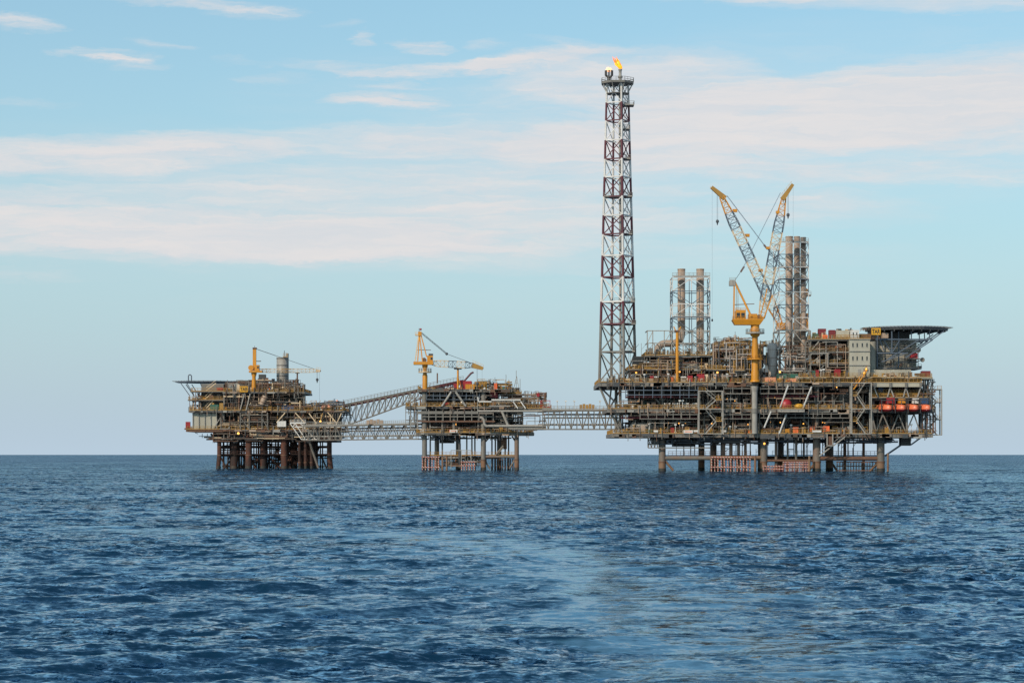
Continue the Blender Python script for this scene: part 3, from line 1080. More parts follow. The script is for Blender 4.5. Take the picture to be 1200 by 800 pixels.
# cable and pipe racks hung below the deck edges
rack(A, 733, 818, 452.8, 466, 699.4, (457, 462.5), 8, 'blue_steel', 0.2)
rack(A, 848, 880, 452.8, 461.5, 699.4, (455, 461.3), 3)
rack(A, 891, 951, 452.8, 461.5, 699.4, (455.3, 461), 6)
rack(A, 750, 818, 483.5, 491, 699.4, (485.5, 490.6), 7)
rack(A, 848, 880, 483.5, 491, 699.4, (485.5, 490.5), 3)
rack(A, 890, 995, 483.5, 490, 699.4, (484.8, 489.5), 10)
for a, b in (((733, 465.2), (819, 465.2)), ((727, 489.3), (819, 489.3)), ((848, 489), (882, 489)), ((892, 464.5), (960, 464.5))):
    MB().tube(pt(*a, 701.5), pt(*b, 701.5), 0.3, n=10).build('fire_main', 'maroon', A)
R0 = random.Random(5)
for (p0, p1, pa, pb, n, s) in ((735, 820, 466, 478, 30, 1), (848, 1000, 463, 478, 44, 2), (730, 820, 491, 507, 34, 3), (848, 1000, 491, 507, 46, 4), (1024, 1085, 455, 464, 26, 5), (1024, 1060, 486, 507, 20, 6)):
    pipes(A, xx(p0, 705), xx(p1, 705), 703, 710, zz(pb, 704), zz(pa, 704), n, s, ('grey_steel', 'rust_steel', 'dark_steel'), (0.07, 0.26))
    studs(A, xx(p0, 703), xx(p1, 703), 701.5, 706, zz(pb + 1, 702), zz(pa - 2, 702), int(n * 0.8), s + 50, 'grey_steel')
# mess of pipes under the lower deck
pipes(A, xx(762, 706), xx(900, 706), 702, 716, zz(521, 706), zz(513, 706), 84, 11, ('dark_steel', 'blue_steel'), (0.08, 0.3))
pipes(A, xx(900, 706), xx(1050, 706), 702, 716, zz(519, 706), zz(513, 706), 96, 12, ('dark_steel', 'blue_steel'), (0.07, 0.24))
studs(A, xx(790, 712), xx(1030, 712), 705, 730, zz(534, 712), zz(512.5, 712), 44, 13, 'dark_steel', (0.12, 0.3), 'hangers')
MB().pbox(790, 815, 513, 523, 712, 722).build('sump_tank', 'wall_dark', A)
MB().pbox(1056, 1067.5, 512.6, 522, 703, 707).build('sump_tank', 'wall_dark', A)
MB().beam(pt(1067.5, 521, 703), pt(1079, 512.6, 703), 0.4).build('hanger_brace', 'blue_steel', A)
MB().pbox(891, 908, 509.5, 514, 698.5, 699.5).build('drip_tray', 'dark_steel', A)
hb = MB()
lattice(hb, (pt(759.5, 513, 702), pt(771, 513, 702)), (pt(759.5, 524.5, 702), pt(771, 524.5, 702)), 3, 0.2, x='x')
lattice(hb, (pt(759.5, 513, 706), pt(771, 513, 706)), (pt(759.5, 524.5, 706), pt(771, 524.5, 706)), 3, 0.2, x='x')
hb.beam(pt(759.5, 524.5, 702), pt(832, 524.5, 702), 0.3).beam(pt(759.5, 513, 702), pt(759.5, 524.5, 702), 0.35)
hb.build('underdeck_gantry', 'grey_steel', A)
# access stair hanging below the lower deck
sb = MB()
sb.beam(pt(969.2, 508, 698.6), pt(969.2, 522, 698.6), 0.3).beam(pt(975.8, 508, 698.6), pt(975.8, 522, 698.6), 0.3)
sb.beam(pt(969.2, 522, 698.6), pt(977, 522, 698.6), 0.3)
flight(sb, pt(977, 522, 699), pt(990, 511.5, 699), 1.1)
flight(sb, pt(976, 522, 701), pt(960, 534, 701), 1.1)
sb.build('underdeck_stair', 'pale_steel', A)
MB().pbox(969.6, 975.4, 511, 521.5, 699, 700.4).build('stair_enclosure', 'rust_steel', A)

# zigzag bracing beside the lifeboats
zb = [(1022, 485), (1026.5, 507), (1034.5, 485), (1044, 507), (1053, 485), (1061.5, 507), (1071, 485), (1078.5, 507), (1082, 485)]
for a, b in zip(zb[:-1], zb[1:]):
    MB().beam(pt(*a, 700.4), pt(*b, 700.4), 0.34).build('zigzag_brace', 'grey_steel', A)
for px, m in ((1022.5, 'grey_steel'), (1062.5, 'grey_steel'), (1079.5, 'blue_steel'), (1086, 'blue_steel'), (1093.5, 'rust_steel')):
    MB().beam(pt(px, 483, 700.5), pt(px, 508, 700.5), 0.42).build('deck_post', m, A)
zt = [(1024, 453.5), (1029, 465), (1040, 465), (1043, 453.5), (1047.5, 465), (1058.5, 465), (1061.5, 453.5), (1065, 465), (1075, 465), (1079, 453.5)]
for i, (a, b) in enumerate(zip(zt[:-1], zt[1:])):
    if a[1] != b[1]:
        MB().beam(pt(*a, 700.0), pt(*b, 700.0), 0.32).build('zigzag_brace', 'pale_steel', A)
studs(A, xx(1080, 702), xx(1094, 702), 700.5, 715, zz(479, 702), zz(444, 702), 16, 77, 'grey_steel', (0.16, 0.3))
studs(A, xx(1082, 702), xx(1092, 702), 700.5, 715, zz(507, 702), zz(483, 702), 10, 78, 'dark_steel', (0.16, 0.34))
for py in (456, 463, 471):
    MB().beam(pt(1078, py, 701), pt(1095, py, 701), 0.25).build('outer_ledger', 'grey_steel', A)

# upper works on the left: two mezzanine decks
m1 = deck(A, 'mezzanine_deck', 738, 846, 432.5, 703, 736, 1.7, rails='fblr')
m2 = deck(A, 'turbine_deck', 757, 835, 416.5, 706, 732, 1.5, rails='fblr')
for px in (739, 752, 762, 778, 787, 806, 819, 831, 845):
    MB().beam(pt(px, 448, 704), pt(px, 433, 704), 0.3).build('mezzanine_post', 'grey_steel', A)
for px in (758, 770, 787, 800, 816, 831):
    MB().beam(pt(px, 433, 706.5), pt(px, 417, 706.5), 0.3).build('mezzanine_post', 'grey_steel', A)
for (p0, p1, t, b, Y, dp, m) in ((742, 754.5, 418, 428.5, 704.5, 4, 'black_paint'), (788.5, 801, 417.5, 428, 704.5, 4, 'black_paint'), (762, 786, 420, 432, 712, 8, 'wall_brown'), (803, 833, 419, 432, 711, 8, 'wall_brown'),
                                 (744, 846, 434.5, 447.6, 714, 1, 'wall_dark'), (766, 776, 435, 447.5, 709, 3, 'wall_dark'), (800, 812, 436, 447.5, 709, 3, 'wall_brown'), (806, 826, 418, 431, 709, 3, 'wall_dark')):
    MB().pbox(p0, p1, t, b, Y, Y + dp).build('intake_housing' if m == 'black_paint' else 'machine_room_wall', m, A)
for (p0, p1, pa, pb, n, s) in ((738, 846, 434, 447, 44, 21), (742, 846, 418, 431, 40, 22), (836, 880, 402, 446, 70, 23), (889, 898, 415, 446, 18, 24), (846, 882, 398, 420, 34, 25), (914, 950, 400, 440, 30, 26), (890, 898, 400, 430, 10, 27)):
    pipes(A, xx(p0, 708), xx(p1, 708), 705, 716, zz(pb, 708), zz(pa, 708), n, s, ('insulation', 'rust_steel', 'dark_steel', 'grey_steel', 'vessel_metal'), (0.07, 0.34))
    studs(A, xx(p0, 706), xx(p1, 706), 703.5, 712, zz(pb + 2, 706), zz(pa, 706), int(n * 0.5), s + 60, 'rail_yellow' if s % 2 else 'grey_steel')
fr = MB()
for Yq in (706.5, 716):
    for px in (758.5, 765, 778.5, 787, 800.5, 812, 824.5, 831.5):
        fr.beam(pt(px, 417, Yq), pt(px, 387.5, Yq), 0.26)
    for py in (387.5, 402):
        fr.beam(pt(758.5, py, Yq), pt(831.5, py, Yq), 0.26)
    for a, b in (((758.5, 402), (765, 388)), ((765, 402), (778.5, 416)), ((778.5, 402), (787, 388)), ((800.5, 402), (812, 416)), ((812, 402), (824.5, 416)), ((831.5, 402), (824.5, 416)), ((787, 402), (800.5, 416)), ((824.5, 388), (812, 402))):
        fr.beam(pt(*a, Yq), pt(*b, Yq), 0.18)
for px in (758.5, 787, 812, 831.5):
    for py in (387.5, 402):
        fr.beam(pt(px, py, 706.5), pt(px, py, 706.5) + Vector((0, 9.5, 0)), 0.24)
fr.build('duct_frame', 'pale_steel', A)
# process area between the cranes: stacked access platforms
for (p0, p1, py, Yf, Yb) in ((836, 850, 433, 702, 716), (850, 881, 413.5, 706, 722), (862, 872, 434, 702, 708), (838, 866, 405.5, 708, 722), (893, 899, 424, 712, 722), (846, 882, 424, 709, 722), (897, 914, 404, 714, 722)):
    deck(A, 'access_platform', p0, p1, py, Yf, Yb, 1.0, rails='fblr', joists=False)
for (p0, p1, t, b, Y, dp, m) in ((838, 860, 436, 447.5, 713, 3, 'wall_dark'), (866, 880, 398, 403.5, 712, 4, 'wall_brown'), (852, 858, 396, 413, 712, 3, 'stack_metal'), (862, 880, 427, 447, 714, 3, 'wall_brown'), (890, 935, 436, 447.5, 716, 2, 'wall_dark'), (866, 882, 416, 426, 713, 3, 'wall_dark')):
    MB().pbox(p0, p1, t, b, Y, Y + dp).build('machine_room_wall', m, A)

# open frame with three floors beside the accommodation block
for py in (397.5, 411.8, 426.3):
    deck(A, 'utility_deck', 949, 995, py, 704, 726, 1.6, rails='fl', joists=False)
for px in (949.5, 968, 994):
    for Y in (704.2, 720):
        MB().beam(pt(px, 442, Y), pt(px, 387 if px < 960 else 397, Y), 0.36).build('frame_column', 'grey_steel', A)
for a, b in (((950, 426), (967, 412)), ((952, 440), (967, 427)), ((951, 410), (961, 398)), ((957, 408), (950, 416))):
    MB().beam(pt(*a, 703.9), pt(*b, 703.9), 0.26).build('frame_brace', 'pale_steel', A)
MB().pbox(951, 994, 398, 441.5, 716, 717).build('utility_wall', 'wall_brown', A)
for s, (pa, pb) in enumerate(((399, 411), (413, 426), (428, 441))):
    pipes(A, xx(952, 706), xx(993, 706), 705.5, 713, zz(pb, 706), zz(pa, 706), 18, 31 + s, ('insulation', 'rust_steel', 'dark_steel', 'pale_steel'), (0.08, 0.4))

# ------------------------------------------------------------------ flare tower
def flare_tower():
    Yc = 709.0
    t = thing('flare_tower', 'tall red and white lattice flare tower burning gas at its top', 'flare tower', pt(723.5, 448, Yc))
    k = Yc / F_PX
    phi = math.radians(16.8)

    def R(py):
        return (13.2 + (py - 98) * (22.5 - 13.2) / 350.0) * k

    def cen(py):
        return pt(723.7, py, Yc)

    def corner(i, py):
        a = phi + i * math.pi / 2
        return cen(py) + Vector((R(py) * math.cos(a), R(py) * math.sin(a), 0))
    rows = [98, 121, 142, 165, 187, 208, 231, 253, 275, 300, 325, 354, 380, 412.5, 447.5]
    for j in range(len(rows) - 1):
        y0, y1 = rows[j], rows[j + 1]
        if j >= len(rows) - 3:
            m = 'grey_steel'
        else:
            m = 'maroon' if j % 2 else 'tower_white'
        w = 0.40 + 0.012 * j
        sec = MB()
        for i in range(4):
            sec.beam(corner(i, y1), corner((i + 1) % 4, y1), w * 0.8)
        sec = sec.build('tower_section', m, t)
        for i in range(4):
            MB().tube(corner(i, y1), corner(i, y0), w * 0.74, w * 0.72, n=10).build('leg', m, sec)
            b = MB()
            b.beam(corner(i, y1), corner((i + 1) % 4, y0), w * 0.5)
            if i in (2, 3):
                b.beam(corner((i + 1) % 4, y1), corner(i, y0), w * 0.5)
            b.build('cross_brace', m, sec)
    # pipes and ladder inside
    for dx, r in ((0.9, 0.34), (1.9, 0.24)):
        MB().tube(cen(447) + Vector((dx, -0.3, 0)), cen(99) + Vector((dx * 0.7, -0.3, 0)), r, n=10).build('flare_pipe', 'pale_steel', t)
    ld = MB()
    for dx in (2.75, 3.25):
        ld.beam(cen(447) + Vector((dx + 0.6, -1.2, 0)), cen(99) + Vector((dx - 1.0, -1.2, 0)), 0.09)
    zb_, zt_ = cen(447).z, cen(99).z
    n = 130
    for i in range(n):
        f = i / n
        z = zb_ + (zt_ - zb_) * f
        off = 0.6 - 1.6 * f
        c = cen(447)
        ld.beam((c.x + 2.75 + off, c.y - 1.2, z), (c.x + 3.25 + off, c.y - 1.2, z), 0.06)
    ld.build('ladder', 'pale_steel', t)
    # landings
    for py, a, b in ((124, 3, 19), (152, 3, 14), (231, -16, 17), (354, -4, 20), (380, -19, 21), (187, 4, 15), (275, 2, 17), (412, 2, 20)):
        c = cen(py)
        pl = MB().box(c.x + a * k, c.x + b * k, c.y - 2.2, c.y + 2.2, c.z - 0.15, c.z).build('landing', 'grey_steel', t)
        MB().rail([(c.x + a * k, c.y - 2.2, c.z), (c.x + b * k, c.y - 2.2, c.z), (c.x + b * k, c.y + 2.2, c.z)], h=1.1).build('handrail', 'pale_steel', pl)
    # top platform
    c = cen(99)
    poly = [(c.x + 5.0 * math.cos(math.pi / 8 + i * math.pi / 4), c.y + 5.0 * math.sin(math.pi / 8 + i * math.pi / 4)) for i in range(8)]
    tp = MB().prism(poly, c.z, c.z + 0.35).build('top_platform', 'grey_steel', t)
    MB().rail([(x, y, c.z + 0.35) for x, y in poly + poly[:1]], h=1.3, post=1.2, t=0.1).build('handrail', 'grey_steel', tp)
    MB().prism([(c.x + (x - c.x) * 0.72, c.y + (y - c.y) * 0.72) for x, y in poly], c.z - 2.9, c.z - 2.7).build('lower_gallery', 'grey_steel', t)
    for i in range(8):
        a = math.pi / 8 + i * math.pi / 4
        MB().beam((c.x + 4.7 * math.cos(a), c.y + 4.7 * math.sin(a), c.z), (c.x + 3.0 * math.cos(a), c.y + 3.0 * math.sin(a), c.z - 3.0), 0.2).build('knee_brace', 'pale_steel', t)
    # the burners
    p = pt(713.6, 98, Yc)
    br = MB().tube(p, p + Vector((0, 0, 1.6)), 0.55, n=12).build('multi_burner', 'dark_steel', t)
    for i in range(8):
        a = i * math.pi / 4
        q = p + Vector((1.05 * math.cos(a), 1.05 * math.sin(a), 2.4))
        MB().pipe([p + Vector((0, 0, 1.3)), q, q + Vector((0, 0, 1.4))], 0.2, 8).build('burner_arm', 'dark_steel', br)
    p2 = pt(726.8, 98, Yc)
    b2 = MB().lathe(p2, [(0.65, 0), (0.65, 0.8), (0.45, 0.9), (0.45, 1.6), (0.7, 1.7), (0.7, 2.2), (0.42, 2.3), (0.42, 3.7), (0.55, 3.8), (0.55, 4.2)], 12).build('flare_tip', 'pale_steel', t)
    # flames
    def flame(c, prof, lean, m, name, label):
        rng = random.Random(3)
        mb = MB()
        v, f = [], []
        n = 12
        for j, (r, h) in enumerate(prof):
            for i in range(n):
                a = 2 * math.pi * i / n
                rr = r * (1 + 0.22 * math.sin(3 * a + j * 1.3) + 0.12 * rng.uniform(-1, 1))
                v.append(c + Vector((rr * math.cos(a) + lean * h + 0.16 * math.sin(j * 1.4), rr * math.sin(a), h)))
        for j in range(len(prof) - 1):
            for i in range(n):
                f.append((j * n + i, j * n + (i + 1) % n, (j + 1) * n + (i + 1) % n, (j + 1) * n + i))
        mb.add(v, f, True)
        o = mb.build(name, m)
        tag(o, label, 'flame')
        for q in range(5):
            mb = MB()
            a = q * 1.26 + 0.4
            r0, h0 = prof[len(prof) // 2 - 1]
            b0 = c + Vector((r0 * 0.75 * math.cos(a) + lean * h0, r0 * 0.75 * math.sin(a), h0))
            L_ = prof[-1][1] * rng.uniform(0.45, 0.75)
            mb.tube(b0, b0 + Vector((lean * L_ + rng.uniform(-.3, .3), rng.uniform(-.2, .2), L_ * 0.6)), r0 * 0.32, r0 * 0.2, 8)
            mb.tube(b0 + Vector((lean * L_, 0, L_ * 0.6)), b0 + Vector((lean * L_ * 1.7 + rng.uniform(-.35, .35), 0, L_ * 1.1)), r0 * 0.2, 0.02, 8)
            mb.build('flame_lick', 'flame_orange' if m == 'flame_yellow' else m, o)
        return o
    flame(p2 + Vector((0, 0, 4.1)), [(0.25, 0), (0.5, 0.35), (0.7, 0.8), (0.82, 1.3), (0.75, 1.8), (0.54, 2.3), (0.3, 2.8), (0.05, 3.3)], -0.34, 'flame_yellow', 'gas_flame', 'tall yellow gas flame on the slim right burner of the flare tower')
    flame(p + Vector((-0.2, 0, 3.5)), [(0.6, 0), (0.95, 0.2), (0.9, 0.45), (0.5, 0.8), (0.3, 1.0), (0.05, 1.2)], 0.2, 'flame_pale', 'gas_flame', 'low pale gas flame over the forked left burner of the flare tower')
    return t


flare_tower()

# ------------------------------------------------------------------ things on the large platform
def bolted_stack(parent, px, Y, r, pyt, pyb):
    a, b = pt(px, pyb, Y), pt(px, pyt, Y)
    s = MB().lathe(a, [(r, 0), (r, b.z - a.z), (r * 0.9, b.z - a.z), (r * 0.9, b.z - a.z - 1.2)], 22).build('stack', 'stack_metal', parent)
    n = max(2, int((b.z - a.z) / 5.5))
    for i in range(n + 1):
        z = a.z + (b.z - a.z - 0.3) * i / n
        MB().lathe((a.x, a.y, z), [(r, 0), (r * 1.07, 0.03), (r * 1.07, 0.22), (r, 0.25)], 22).build('flange', 'stack_metal', s)
    return s


def stack_frame(parent, px0, px1, rows, Y0, Y1, mats, w=0.24, mid=None):
    for k in range(len(rows) - 1):
        t, b = rows[k], rows[k + 1]
        m = mats[k % len(mats)]
        f = MB()
        x0, x1 = xx(px0, Y0), xx(px1, Y0)
        zt, zb_ = zz(t, Y0), zz(b, Y0)
        xm = [x0, x1] + ([xx(mid, Y0)] if mid else [])
        for x in xm:
            for y in (Y0, Y1):
                f.beam((x, y, zb_), (x, y, zt), w)
        for y in (Y0, Y1):
            f.beam((x0, y, zt), (x1, y, zt), w)
            xs = sorted(xm)
            for i in range(len(xs) - 1):
                if (i + k) % 2:
                    f.beam((xs[i], y, zt), (xs[i + 1], y, zb_), w * 0.7)
                else:
                    f.beam((xs[i + 1], y, zt), (xs[i], y, zb_), w * 0.7)
        for x in (x0, x1):
            f.beam((x, Y0, zt), (x, Y1, zt), w)
            f.beam((x, Y0, zt), (x, Y1, zb_), w * 0.7)
            f.beam((x, Y1, zt), (x, Y0, zb_), w * 0.7)
        f.build('frame_bay', m, parent)


# twin exhaust stacks on the left with the big elbow duct
t = thing('exhaust_stack_tower', 'pair of brown exhaust stacks in a lattice frame left of the yellow crane', 'exhaust stacks', pt(810, 417, 713), 'exhaust stacks of the large platform')
bolted_stack(t, 820.5, 713, 1.12, 315, 432)
bolted_stack(t, 798.5, 713, 1.12, 315, 392)
el_ = []
c0 = pt(798.5, 392, 713)
cx_, cz_, rr_ = c0.x - 2.6, c0.z, 2.6
for i in range(9):
    a = i / 8 * math.pi / 2
    el_.append((cx_ + rr_ * math.cos(a), 713, cz_ - rr_ * math.sin(a)))
c1 = pt(780, 403, 713)
el_.append((c1.x, 713, cz_ - rr_))
for i in range(1, 9):
    a = i / 8 * math.pi / 2
    el_.append((c1.x - 2.4 * math.sin(a), 713, cz_ - rr_ - 2.4 * (1 - math.cos(a))))
el_.append((c1.x - 2.4, 713, zz(430, 713)))
MB().bend(el_, 1.05, 16).build('elbow_duct', 'stack_metal', t)
stack_frame(t, 788, 832, (325, 341, 356, 371.5, 387.5, 403, 417), 708.5, 718, ('tower_white', 'blue_steel', 'tower_white', 'blue_steel', 'grey_steel', 'grey_steel'), 0.22, 810.5)
for py in (324, 371.5):
    pl = MB().pbox(790, 830, py - 0.2, py + 0.3, 709, 711).build('access_grating', 'dark_steel', t)
    a, b = pt(788, py, 708.6), pt(832, py, 708.6)
    MB().rail([a, b], h=1.1).build('handrail', 'pale_steel', pl)

# triple stacks on the right
t = thing('exhaust_stack_tower', 'cluster of three tall brown exhaust stacks in a square lattice frame right of the crane', 'exhaust stacks', pt(930, 448, 716), 'exhaust stacks of the large platform')
bolted_stack(t, 924.8, 715, 1.08, 277, 442)
bolted_stack(t, 934.0, 713, 0.88, 277, 442)
bolted_stack(t, 941.3, 711, 0.8, 278, 442)
stack_frame(t, 913, 947.5, (284, 298, 313, 327, 342, 357, 372, 387), 708, 723, ('tower_white', 'blue_steel', 'tower_white', 'blue_steel', 'tower_white', 'blue_steel', 'tower_white'), 0.2, 929)
stack_frame(t, 913, 948, (387, 410, 432, 441.5), 707.5, 723, ('pale_steel', 'grey_steel', 'grey_steel'), 0.34, 929)
for py in (313, 327, 283.5, 387):
    pl = MB().pbox(914, 947, py - 0.2, py + 0.3, 708.5, 710.4).build('access_grating', 'dark_steel', t)
    MB().rail([pt(913, py, 708), pt(947.5, py, 708)], h=1.1).build('handrail', 'pale_steel', pl)
MB().bend([pt(947, 401, 712), pt(936, 401, 712), pt(930, 399, 712), pt(926.5, 394, 712)], 0.55, 14).build('insulated_duct', 'insulation', t)


# pedestal cranes
def hook_block(parent, top, drop, r=0.035, block=True):
    a = Vector(top)
    b = a - Vector((0, 0, drop))
    for dx in ((-0.12, 0.12) if block else (0,)):
        MB().tube(a + Vector((dx, 0, 0)), b + Vector((dx, 0, 0)), r, n=5).build('hoist_rope', 'rope', parent)
    if block:
        MB().lathe(b - Vector((0, 0, 1.3)), [(0.06, -0.3), (0.16, -0.1), (0.2, 0.3), (0.5, 0.7), (0.42, 1.2), (0.15, 1.4)], 10).build('hook_block', 'rope', parent)
    else:
        MB().ball(b, 0.28, 8, 6, sz=1.6).build('headache_ball', 'rope', parent)


def boom_head(parent, p, q, w, m='rail_yellow'):
    p, q = Vector(p), Vector(q)
    d = (q - p).normalized()
    n = d.cross(Vector((0, 1, 0))).normalized()
    for s in (-1, 1):
        y = Vector((0, s * w * 0.32, 0))
        v = [p - n * w * 0.6 + y, p + n * w * 0.45 + y, q + n * w * 0.28 + y, q - n * w * 0.36 + y]
        e = Vector((0, 0.12 * s, 0))
        MB().add([*v, *[x + e for x in v]], [(0, 1, 2, 3), (7, 6, 5, 4), (0, 4, 5, 1), (1, 5, 6, 2), (2, 6, 7, 3), (3, 7, 4, 0)]).build('head_plate', m, parent)
    for f in (0.12, 0.5, 0.92):
        c = p.lerp(q, f)
        MB().tube(c - Vector((0, w * 0.3, 0)), c + Vector((0, w * 0.3, 0)), w * 0.28, n=12).build('sheave', 'rust_steel', parent)
    MB().rail([p + n * w * 0.5 + Vector((0, w * .4, 0)), q + n * w * 0.3 + Vector((0, w * .4, 0))], h=0.7, post=1.0, t=0.06, toe=False).build('head_rail', 'boom_tan', parent)


def crane_front():
    Y = 698.4
    t = thing('pedestal_crane', 'yellow pedestal crane in front with cab, its lattice boom raised to the right', 'crane', pt(885, 448, Y), 'pedestal cranes')
    k = Y / F_PX
    base = pt(884.8, 447.4, Y)
    H = base.z

    def h(py):
        return zz(py, Y) - H
    ped = MB().lathe(base, [(1.12, 0), (1.12, h(436)), (1.0, h(434)), (1.02, h(412)), (0.82, h(400)), (0.82, h(394.5))], 22).build('pedestal', 'crane_yellow', t)
    MB().lathe(base, [(1.35, 0), (1.35, 0.5), (1.14, 0.5)], 22).build('base_flange', 'crane_yellow', ped)
    for py, r, m in ((421.5, 2.35, 'crane_yellow'), (391, 2.75, 'pale_steel')):
        z = zz(py, Y)
        pl = MB().lathe((base.x, Y, z), [(0.8, 0), (r, 0), (r, 0.18), (0.8, 0.18)], 20).build('service_platform', m, t)
        MB().rail([(base.x + r * 0.96 * math.cos(i * math.pi / 6), Y + r * 0.96 * math.sin(i * math.pi / 6), z + 0.18) for i in range(13)], h=1.15, post=1.0, t=0.085).build('handrail', m, pl)
    MB().lathe(base, [(0.83, h(395)), (1.35, h(393)), (1.42, h(386)), (1.25, h(384)), (1.25, h(380.5))], 22).build('slew_ring', 'crane_yellow', t)
    # machinery deck
    x0, x1 = xx(857.5, Y), xx(894, Y)
    z0, z1 = zz(380.8, Y), zz(375, Y)
    md = MB().add([(x0 + 0.8, Y - 1.6, z0), (x1 - 1.0, Y - 1.6, z0), (x1 - 1.0, Y + 1.6, z0), (x0 + 0.8, Y + 1.6, z0), (x0, Y - 2.0, z1), (x1, Y - 2.0, z1), (x1, Y + 2.0, z1), (x0, Y + 2.0, z1)],
                  [(0, 3, 2, 1), (4, 5, 6, 7), (0, 1, 5, 4), (1, 2, 6, 5), (2, 3, 7, 6), (3, 0, 4, 7)]).build('machinery_deck', 'crane_yellow', t)
    MB().rail([(x0, Y - 1.9, z1), (x1, Y - 1.9, z1)], h=1.0, post=0.9).build('handrail', 'crane_yellow', md)
    cab = MB().pbox(862, 874, 364.2, 375, Y - 1.5, Y + 1.0).build('cab', 'crane_yellow', t)
    MB().pbox(863.2, 867.2, 366.5, 371.5, Y - 1.54, Y - 1.503).build('window', 'window_glass', cab)
    MB().pbox(868.6, 872.8, 366.5, 371.5, Y - 1.54, Y - 1.503).build('window', 'window_glass', cab)
    MB().rail([pt(862, 364.2, Y - 1.4), pt(874, 364.2, Y - 1.4)], h=0.8).build('handrail', 'crane_yellow', cab)
    MB().pbox(877.5, 887.5, 367.5, 375, Y - 1.4, Y + 1.4).build('engine_house', 'crane_yellow', t)
    MB().lathe(pt(889.5, 371.5, Y - 1.3), [(0.75, 0), (0.75, 0.15), (0.5, 0.16), (0.5, 2.4), (0.75, 2.41), (0.75, 2.6)], 14, 'y').build('winch_drum', 'rust_steel', t)
    # A-frame
    for dy in (-1.5, 1.5):
        MB().beam(pt(859.8, 375, Y + dy), pt(860.5, 329, Y + dy * 0.5), 0.42).build('gantry_leg', 'crane_yellow', t)
        MB().beam(pt(861, 330, Y + dy * 0.5), pt(880.5, 371, Y + dy), 0.5).build('gantry_strut', 'crane_yellow', t)
    MB().pbox(855, 862, 329, 334.5, Y - 1.2, Y + 1.2).build('gantry_head', 'pale_steel', t)
    MB().rail([pt(855, 329, Y - 1.1), pt(862, 329, Y - 1.1)], h=0.9).build('gantry_rail', 'pale_steel', t)
    MB().beam(pt(859.8, 357, Y), pt(884, 356, Y), 0.2).build('catwalk', 'rust_steel', t)
    ld = MB()
    for dx in (862.8, 865):
        ld.beam(pt(dx, 375, Y + 0.4), pt(dx, 335, Y + 0.4), 0.09)
    for i in range(26):
        ld.beam(pt(862.8, 336 + i * 1.5, Y + 0.4), pt(865, 336 + i * 1.5, Y + 0.4), 0.06)
    ld.build('ladder', 'boom_tan', t)
    # boom leaning right and away
    foot, tip = pt(892.5, 372.5, Y), pt(918.5, 232.5, Y + 1)
    bo = MB().tube(foot - Vector((0, 1.4, 0)), foot + Vector((0, 1.4, 0)), 0.35, n=12).build('boom_foot_pin', 'crane_yellow', t)
    boom(t, foot, tip, 2.7, 1.15, 7, ('boom_tan', 'blue_steel', 'boom_tan', 'blue_steel', 'boom_tan', 'blue_steel', 'crane_yellow'), 1.75, 0.2, ends=0.16, w0=1.6)
    for a, b in (((890.8, 372), (899, 338)), ((895, 373), (905, 346))):
        MB().beam(pt(*a, Y - 1.3), pt(*b, Y - 1.2), 0.3).build('boom_heel_chord', 'crane_yellow', t)
    boom_head(t, pt(916.5, 233.5, Y), pt(929, 216, Y), 1.35)
    pr = [pt(861.5, 328, Y), pt(870, 315.5, Y), pt(914.5, 226, Y)]
    MB().beam(pr[1] - Vector((0.5, 0, 0.8)), pr[1] + Vector((0.5, 0, 0.8)), 0.5).build('luffing_block', 'rust_steel', t)
    for dy in (-0.6, -0.2, 0.2, 0.6):
        MB().tube(pr[0] + Vector((0, dy, 0)), pr[1] + Vector((0, dy, 0)), 0.05, n=5).build('luffing_rope', 'rope', t)
    for dy in (-0.55, 0.55):
        MB().tube(pr[1] + Vector((0, dy, 0)), pr[2] + Vector((0, dy, 0)), 0.06, n=6).build('pendant', 'wire_grey', t)
    hook_block(t, pt(923.5, 225, Y), 6.2)
    hook_block(t, pt(929.5, 218, Y), 16, 0.02, False)
    for px, py in ((901, 290), (912.5, 248)):
        MB().pbox(px - 3, px + 1, py - 1, py + 2, Y - 0.5, Y + 0.5).build('sheave_bracket', 'crane_yellow', t)
    return t


